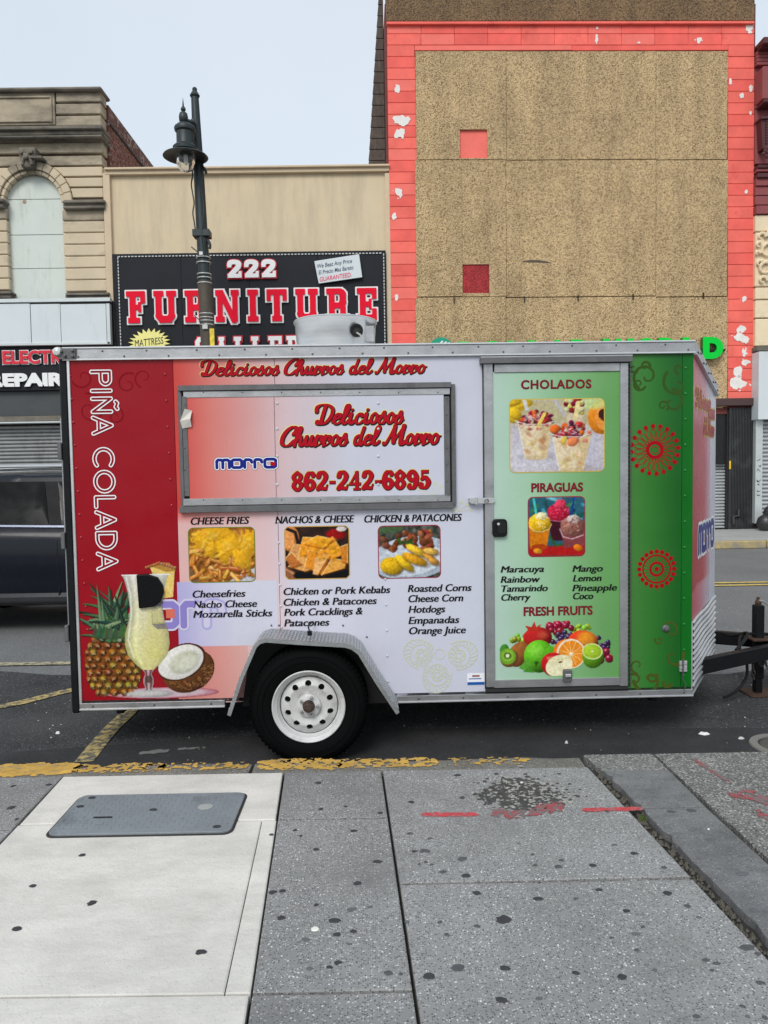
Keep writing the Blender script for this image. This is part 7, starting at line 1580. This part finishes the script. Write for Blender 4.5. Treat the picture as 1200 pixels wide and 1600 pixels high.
# cholados
cv = Canvas(147, 112, 1.0, (196, 182, 170)); cv.pol([(0, 0), (147, 0), (147, 42), (0, 36)], (186, 176, 138), 1, 14); cv.pol([(0, 40), (147, 50), (147, 112), (0, 112)], (190, 186, 198), 1, 20); cv.ell(30, 92, 60, 22, (206, 202, 210), 0, 0, .7, 20)
for x, y, rx, ry, a in ((10, 10, 26, 9, -.25), (6, 24, 12, 12, .4), (2, 4, 16, 7, -.2)): cv.ell(x, y, rx, ry, (226, 184, 34), a, .4, 1, 1.5); cv.ell(x, y+4, rx, 1.2, (150, 106, 10), a, 0, .6, 2)
cv.ell(144, 28, 22, 27, (226, 134, 30), .1, .3); cv.ell(147, 28, 14, 20, (236, 150, 64)); cv.ell(147, 24, 8, 10, (60, 30, 20), 0, 0, 1, 1.5, .6, 4); cv.ell(130, 6, 22, 10, (190, 214, 140), 0, 0, .8, 6)
def cup(cx, ty, by, rt, rb_, seed):
    qq = random.Random(seed); cv.ell(cx+10, by-2, rb_*1.6, 5, (140, 128, 134), 0, 0, .5, 8)
    cv.pol([(cx-rt, ty), (cx+rt, ty), (cx+rb_, by), (cx-rb_, by)], (222, 204, 170), 1, 1.5); cv.ell(cx, by, rb_, 3.5, (206, 184, 146)); cv.pol([(cx+rt*.3, ty), (cx+rt, ty), (cx+rb_, by), (cx+rb_*.4, by)], (196, 168, 118), .6, 5)
    for i in range(12): x, y = cx+qq.uniform(-.8, .8)*rb_, qq.uniform(ty+14, by-4); cv.ell(x, y, qq.uniform(2, 5), qq.uniform(2, 7), col(qq.choice([(214, 186, 120), (196, 150, 100), (230, 216, 186), (176, 120, 80)]), 10), qq.uniform(0, 3), 0, .6, 2.5)
    for i in range(16): x, y = cx+qq.uniform(-.9, .9)*rt, qq.uniform(ty+1, ty+12); cv.ell(x, y, qq.uniform(1.5, 4), qq.uniform(1.5, 3.5), col(qq.choice([(190, 50, 60), (216, 120, 90), (226, 196, 170), (140, 30, 44)]), 12), 0, .3, .7, 2)
    for i in range(70):
        a = qq.uniform(pi, 2*pi); r = qq.uniform(0, 1); x, y = cx+cos(a)*rt*1.05*r, ty+sin(a)*20*r+2; cv.ell(x, y, qq.uniform(2, 5.5), qq.uniform(2, 4.5), col(qq.choice([(104, 20, 44), (150, 34, 56), (84, 20, 40), (206, 60, 30), (222, 100, 40), (176, 30, 50), (196, 180, 150)]), 14), qq.uniform(0, 3), .5, .95, 1.5)
    for i in range(30): x, y = cx+qq.uniform(-.6, .4)*rt, ty-qq.uniform(0, 12); cv.line([(x, y), (x+qq.uniform(-4, 4), y+qq.uniform(-2, 2))], .5, (226, 206, 216), .8, 1)
    cv.line([(cx-rt, ty), (cx-rt*.5, ty+4), (cx+rt*.5, ty+4.5), (cx+rt, ty)], .8, (232, 228, 224), .8, 1); cv.line([(cx-rt, ty), (cx-rb_, by)], .7, (236, 230, 220), .7, 1.2)
cv.line([(22, 0), (26, 14)], 3, (206, 206, 214), .9, 1.5); cv.line([(70, 0), (84, 24)], 2.6, (186, 184, 190), .9, 1.5)
cv.pol([(84, 4), (118, 2), (112, 36), (90, 36)], (206, 186, 160), .9, 3); [cv.ell(86+q.uniform(0, 28), q.uniform(0, 22), 4, 4, col(q.choice([(150, 30, 40), (196, 200, 140), (220, 196, 90), (120, 24, 44)]), 10), 0, .4) for _ in range(24)]
cup(40, 34, 90, 28, 17, 3); cv.line([(44, 40), (54, 22)], 2.6, (226, 200, 96), 1, 1.2); cup(96, 54, 110, 31, 19, 8); cv.line([(102, 30), (106, 6)], 3.2, (228, 212, 150), 1, 1.4); cv.ell(98, 66, 9, 7, (230, 130, 80), -.4, .4); cv.ell(84, 64, 4, 7, (216, 190, 70), .4, .3); cv.ell(70, 46, 8, 7, (222, 104, 34), 0, .4)
cv.grain(.14, 3, 15); photo(cv, 797, 624, D0, dr, 8, ink('yellow_border', S(206, 180, 80)), 'cholados_picture')
# piraguas
cv = Canvas(88, 92, 1.0, (40, 92, 110)); 
for i in range(40): x, y = q.uniform(0, 88), q.uniform(0, 46); a = q.uniform(0, 3); cv.line([(x, y), (x+14*cos(a), y+14*sin(a))], q.uniform(1, 3), col(q.choice([(30, 80, 60), (70, 160, 190), (120, 190, 210), (20, 60, 60), (60, 120, 80)]), 14), .8, 2)
cv.pol([(0, 78), (88, 74), (88, 92), (0, 92)], (176, 24, 24), 1, 4); cv.line([(8, 2), (13, 32)], 1.8, (70, 186, 180), 1, 1.2); cv.line([(72, 0), (66, 32)], 1.5, (20, 60, 150), 1, 1.2)
cv.pol([(30, 28), (64, 28), (60, 68), (36, 68)], (60, 16, 30), 1, 2); cv.ell(47, 24, 18, 14, (196, 24, 60), 0, .4, 1, 1.5, .25, 3); cv.ell(50, 12, 9, 9, (222, 60, 92), 0, .4, 1, 1.5, .4, 5)
cv.pol([(0, 42), (34, 44), (28, 80), (2, 80)], (206, 116, 14), 1, 2); cv.ell(17, 78, 13, 5, (170, 60, 14)); cv.ell(17, 40, 18, 15, (236, 186, 20), 0, .4, 1, 1.5, .25, 6); cv.ell(20, 29, 9, 6, (240, 232, 190), 0, .3, 1, 1.5, .6, 7)
cv.pol([(50, 48), (88, 48), (88, 76), (56, 80)], (128, 60, 64), 1, 2); cv.ell(69, 46, 19, 16, (150, 96, 84), 0, .4, 1, 1.5, .3, 8); cv.ell(70, 34, 10, 7, (206, 190, 184), 0, .3, 1, 1.5, .6, 9)
for (cx, cy, rx, ry, cs) in ((47, 20, 16, 15, [(240, 110, 140), (150, 10, 40), (230, 60, 90)]), (17, 38, 16, 12, [(250, 230, 120), (226, 150, 10), (252, 240, 190)]), (69, 44, 17, 14, [(200, 160, 150), (96, 50, 44), (120, 70, 60)])):
    for i in range(70): a = q.uniform(0, 6.3); r = q.random()**.6; cv.ell(cx+rx*r*cos(a), cy+ry*r*sin(a), 1.2, 1.0, q.choice(cs), 0, 0, .7, 1)
cv.line([(0, 44), (8, 52), (20, 54), (32, 50), (36, 42)], .7, (236, 210, 160), .8, 1); cv.line([(49, 50), (54, 62), (68, 66), (86, 60)], .8, (214, 190, 196), .8, 1); cv.line([(30, 30), (34, 36), (50, 38), (62, 34)], .6, (200, 150, 170), .7, 1)
cv.line([(34, 62), (42, 76), (52, 74)], 1.6, (40, 90, 30), .9, 2); cv.ell(78, 80, 8, 5, (226, 120, 20), .4, .4); cv.ell(14, 84, 7, 4, (222, 150, 30), .2, .3)
cv.grain(.16, 3, 18); photo(cv, 826, 777, D0, dr, 7, ink('crimson_border', S(160, 40, 60)), 'piraguas_picture')
# fruit pile (cut-out)
cv = Canvas(180, 92, 1.5, (150, 190, 150), 0.0)
def berry(x, y, r, c): cv.ell(x, y, r, r, c, 0, .55, 1, .8, 0, 1); cv.ell(x-r*.35, y-r*.4, r*.28, r*.22, (244, 236, 240), 0, 0, .6, 1)
def bunch(cx, cy, rx, ry, n, c, r, seed):
    qq = random.Random(seed)
    for i in range(n): a = qq.uniform(0, 6.3); t = qq.random()**.5; berry(cx+rx*t*cos(a), cy+ry*t*sin(a), r*qq.uniform(.8, 1.1), tuple(v*qq.uniform(.75, 1.1) for v in c))
bunch(36, 30, 16, 11, 20, (150, 186, 40), 4.5, 1); bunch(128, 14, 15, 8, 14, (160, 186, 50), 4.2, 2); bunch(95, 11, 20, 9, 20, (156, 24, 54), 5.6, 3); bunch(104, 28, 24, 10, 30, (70, 44, 92), 4.4, 4); bunch(158, 40, 16, 12, 26, (60, 38, 82), 4.2, 5); bunch(166, 58, 11, 8, 8, (150, 30, 60), 6.6, 6)
cv.ell(60, 26, 23, 17, (176, 34, 34), 0, .6); cv.pol([(46, 16), (40, 6), (50, 9), (55, 0), (58, 9), (66, 4), (60, 16)], (186, 50, 34)); cv.ell(68, 22, 8, 6, (216, 110, 70), 0, 0, .5, 6)
cv.ell(132, 34, 24, 18, (206, 60, 34), .1, .6); cv.ell(138, 30, 15, 13, (232, 160, 40), .2, .2, .8, 8)
cv.ell(7, 44, 7, 9, (60, 130, 40), .2, .4); cv.ell(30, 52, 16, 21, (150, 92, 44), .5, .5, 1, 1, .06, 3); cv.ell(15, 58, 15, 14, (132, 88, 50), -.5, .3); cv.ell(12, 55, 13, 13, (110, 160, 40), -.6); cv.ell(12, 54, 9.5, 9.5, (134, 184, 60), -.6)
for i in range(18): a = i*.35; cv.line([(12+3.5*cos(a), 54+3*sin(a)), (12+6*cos(a), 54+5.4*sin(a))], .5, (40, 60, 16), .9, .6)
cv.ell(12, 54, 3, 3, (226, 232, 190))
cv.ell(62, 56, 24, 26, (92, 176, 34), 0, .6); cv.ell(80, 60, 13, 20, (84, 164, 32), .1, .4); cv.ell(56, 46, 12, 9, (160, 222, 90), .3, 0, .5, 9); cv.ell(58, 66, 4, 3, (40, 90, 20), 0, 0, .8, 2); cv.line([(58, 66), (57, 72)], .9, (40, 70, 20)); cv.pol([(30, 74), (42, 60), (50, 72), (44, 80)], (88, 160, 50)); cv.pol([(36, 80), (50, 70), (54, 82)], (70, 140, 40))
cv.ell(105, 52, 21, 23, (214, 110, 30), .3, .5); cv.ell(113, 53, 23, 24, (240, 226, 200), -.2); cv.ell(113.5, 53.5, 20.5, 21.5, (236, 140, 36), -.2)
for i in range(11): a = i*2*pi/11; cv.line([(113+3*cos(a), 53+3*sin(a)), (113+19*cos(a), 53+20*sin(a))], .45, (250, 214, 150), .9, .8)
for i in range(40): a = q.uniform(0, 6.3); r = q.uniform(6, 18); cv.line([(113+r*cos(a), 53+r*sin(a)), (113+(r+3)*cos(a), 53+(r+3)*sin(a))], .3, (250, 180, 80), .7, .8)
cv.ell(113, 53, 2.6, 2.6, (250, 236, 210))
cv.ell(148, 58, 17, 19, (96, 156, 30), 0, .5); cv.ell(147, 50, 16.5, 13, (206, 222, 150), .15); cv.ell(147, 50, 14.5, 11, (166, 200, 50), .15, .15); cv.ell(147, 50, 2, 1.5, (230, 236, 190))
cv.ell(86, 70, 21, 19, (182, 26, 34), .5, .4); cv.ell(94, 72, 22, 17, (236, 230, 190), -.35); cv.pol([(74, 58), (118, 54), (112, 62), (80, 68)], (226, 218, 170), .6, 4); cv.ell(96, 66, 3, 1.4, (100, 60, 30), -.2); cv.line([(82, 60), (96, 63), (112, 58)], .5, (200, 186, 130), .8)
cv.A *= (cv.gy < 88); cv.grain(.12, 3, 22)
u, z = q_(781, 1008, D0)[0], q_(870, 970, D0)[1]; cv.build('fruit_pile_picture', dr, u, z, MPX, D0-E3, PRINT)
# pineapple, glass and coconut (cut-out), origin at photograph pixel 128,868
OX, OY = 126, 870
cv = Canvas(226, 224, 1.25, (150, 0, 20), 0.0)
R_ = lambda x, y: (x-OX, y-OY)
cv.ell(*R_(250, 1085), 92, 9, (206, 196, 204), 0, 0, .9, 6); cv.A *= (cv.gx > 4)
# pineapple body
bx_, by_ = R_(176, 1036); cv.ell(bx_, by_, 45, 50, (118, 66, 26), 0, .45, 1, 1, .04, 2); cv.ell(bx_, by_+20, 43, 29, (126, 72, 26), 0, .3, 1, 1)
for j in range(9):
    for i in range(-4, 5):
        t = (j-4)/4.6; x = bx_+i*12.5+(6.2 if j % 2 else 0); y = by_-38+j*10.6; hw = 46*math.sqrt(max(0, 1-((y-by_)/58)**2))
        if abs(x-bx_) > hw-2: continue
        sq_ = max(.35, math.sqrt(max(0, 1-((x-bx_)/(hw+6))**2))); xx = bx_+hw*.98*math.sin((x-bx_)/hw*1.3)/math.sin(1.3)
        c = q.choice([(150, 92, 34), (136, 74, 30), (164, 108, 40), (130, 62, 34), (150, 120, 46)])
        if j > 6: c = q.choice([(160, 140, 50), (146, 130, 48), (160, 96, 36)])
        w6, h6 = 7.0*sq_+.4, 6.6
        cv.pol([(xx-w6, y), (xx-w6*.3, y-h6), (xx+w6*.4, y-h6*.9), (xx+w6, y), (xx+w6*.4, y+h6*.9), (xx-w6*.4, y+h6)], tuple(v*.55 for v in c), .9, 2); cv.ell(xx-.5, y-.8, 5.0*sq_+.5, 4.4, col(c, 12), 0, .8, .9, 2.5, .3, q.randrange(99)); cv.ell(xx, y+.2, 2.6*sq_, 1.8, (196, 150, 96), 0, 0, .55, 1.5, .5, 3); cv.ell(xx+.4, y+1.8, 1.5, 1.2, (50, 28, 14), 0, 0, .9, 1)
        for _k in range(3): cv.line([(xx+q.uniform(-4, 4)*sq_, y+q.uniform(-4, 4)), (xx+q.uniform(-3, 3), y+q.uniform(-3, 3))], .4, (214, 184, 140), .7, .8)
# crown
for L, cx, cy, sgn in [(q.uniform(30, 62), 0, 0, 0) for _ in range(64)]:
    a = q.uniform(-2.9, -.3); x0_, y0_ = R_(q.uniform(158, 196), q.uniform(952, 1000)); L *= (.6+.5*abs(math.sin(a)))
    bend = q.uniform(.3, .9)*(1 if cos(a) > 0 else -1); pts = [(x0_, y0_)]
    for s_ in range(1, 7): aa = a+bend*s_/6*abs(cos(a)); pts.append((pts[-1][0]+L/6*cos(aa), pts[-1][1]+L/6*sin(aa)))
    c = q.choice([(44, 74, 50), (70, 100, 66), (96, 124, 84), (34, 56, 42), (120, 140, 104)])
    cv.line([(p[0]+1, p[1]+1.4) for p in pts], 4.2, (22, 36, 28), .8, 1.5, True); cv.line(pts, 3.8, col(c, 10), 1, 1, True); cv.line([(p[0]-.8, p[1]-.8) for p in pts[:5]], .9, tuple(min(255, v+46) for v in c), .7, 1, True)
for i in range(16): x0_, y0_ = R_(150+i*3.2, 990+q.uniform(-4, 4)); cv.pol([(x0_-6, y0_+6), (x0_+q.uniform(-5, 5), y0_-14), (x0_+6, y0_+6)], col((60, 88, 56), 16), 1, 1.2)
# coconut
kx_, ky_ = R_(288, 1045); cv.ell(kx_+4, ky_+6, 42, 33, (110, 66, 34), -.45, .5, 1, 1, .03, 6)
for i in range(240): a = q.uniform(-.4, 3.0); r = q.uniform(.55, .98); x, y = kx_+4+40*r*cos(a), ky_+6+31*r*sin(a); cv.line([(x, y), (x+q.uniform(-4, 4), y+q.uniform(-3, 1))], .5, col(q.choice([(150, 100, 56), (70, 40, 20), (176, 124, 76)]), 12), .7, .8)
cv.ell(kx_-6, ky_-8, 40, 27, (66, 36, 22), -.45, 0, 1, 1, .08, 7); cv.ell(kx_-7, ky_-8, 37.5, 25, (226, 222, 216), -.45, .12, 1, 1, .05, 8); cv.ell(kx_-2, ky_-8, 25, 16, (196, 196, 176), -.45, .2, 1, 4); cv.ell(kx_+2, ky_-6, 18, 10, (214, 214, 196), -.45, 0, .8, 6)
# pineapple wedge on the rim
wx, wy = R_(262, 892); cv.pol([R_(236, 884), R_(276, 888), R_(272, 934), R_(256, 936)], (226, 196, 110), 1, 1.5); cv.pol([R_(236, 884), R_(250, 878), R_(268, 880), R_(278, 893), R_(262, 894)], (176, 130, 60), 1, 1.2)
for i in range(12): x, y = R_(232+i*4, 880+abs(i-5)*1.3); cv.ell(x, y, 2.6, 2.6, col((170, 110, 70), 20), 0, .5)
for i in range(10): x, y = R_(q.uniform(246, 270), q.uniform(898, 930)); cv.line([(x, y), (x+1, y+7)], .5, (246, 226, 160), .7, 1)
# glass
def prof(y):      # half width of the glass at photograph row y
    P = [(897, 37), (905, 33), (925, 28), (950, 25), (970, 28), (990, 34), (1008, 35), (1024, 31), (1038, 20), (1048, 9), (1054, 5), (1062, 8), (1070, 8), (1078, 5), (1084, 12), (1088, 34)]
    return np.interp(y, [p[0] for p in P], [p[1] for p in P])
yy = cv.gy+OY; hw = prof(yy); cxg = 229.5+(yy-897)*.0-OX; dx = (cv.gx-cxg)/hw; m = ((1-np.abs(dx))*hw+.5)*((yy > 897) & (yy < 1048))
base = np.zeros_like(cv.C); t = np.clip((yy-897)/130, 0, 1)[..., None]
base = base+np.array([214., 214, 206])*(1-t)+np.array([216., 212, 136])*t; base = base*(1-.22*np.abs(dx[..., None])**3)+26*np.exp(-((dx[..., None]+.55)/.13)**2); base = np.where((yy > 1030)[..., None], base*.9+20, base)
cv.put(m, np.clip(base, 0, 255), .97)
cv.pol([R_(232, 955), R_(252, 950), R_(256, 1012), R_(244, 1030), R_(232, 1026)], (206, 200, 120), .4, 6); cv.line([R_(222, 955), R_(214, 1000), R_(222, 1030)], 5, (232, 232, 190), .35, 8); cv.line([R_(200, 902), R_(206, 930), R_(206, 960), R_(200, 1000), R_(208, 1028)], 1.2, (240, 240, 236), .7, 2)
m = ((1-np.abs(dx))*hw+.5)*((yy >= 1048) & (yy < 1086)); cv.put(m, np.clip(np.zeros_like(cv.C)+np.array([150., 140, 140])+60*np.cos(dx*6)[..., None], 0, 255), .85)
cv.ell(*R_(230, 1063), 5, 6, (76, 56, 50), 0, 0, .8, 2); cv.ell(*R_(230, 1086), 36, 6, (176, 172, 172), 0, .2, .95, 1.5); cv.ell(*R_(230, 1085), 28, 3.6, (206, 204, 200), 0, 0, .7, 3); cv.line([R_(193, 898), R_(268, 898)], .8, (236, 236, 232), .9, 1)
cv.grain(.10, 2.5, 31)
u, z = q_(OX, 1000)[0], q_(230, OY)[1]; cv.build('pina_colada_picture', T, u, z, MPX, -E4, PRINT)
# small script and wordmark on the nose
def on_nose(off=.002):
    L_n = math.hypot(NX-XR_, NY)
    return lambda a, b: nose_pt(a/L_n, b, off)
for word, t0, t1, z, h in (('Deliciosos', .10, .62, 2.06, .05), ('Churros', .62, .93, 2.02, .05), ('del Morro', .42, .92, 1.90, .05)):
    S_, _ = layout(word, script_glyph, .02); L_n = math.hypot(NX-XR_, NY); F2 = fit(S_, t0*L_n, t1*L_n, z, h*1.25); sdf_part('lettering_edge', F2, I_YEL, T, 0, .009, .004, to3=on_nose(.0015)); sdf_part('lettering', F2, I_RED, T, 0, .001, .003, to3=on_nose(.003))
L_n = math.hypot(NX-XR_, NY); Lf = fit(Lg, .22*L_n, .92*L_n, 1.14, .17); sdf_part('logo_white', Lf, I_WHT, T, 0, .028, .004, to3=on_nose(.0015)); sdf_part('logo', Lf, I_BLUE, T, 0, .008, .004, to3=on_nose(.003))
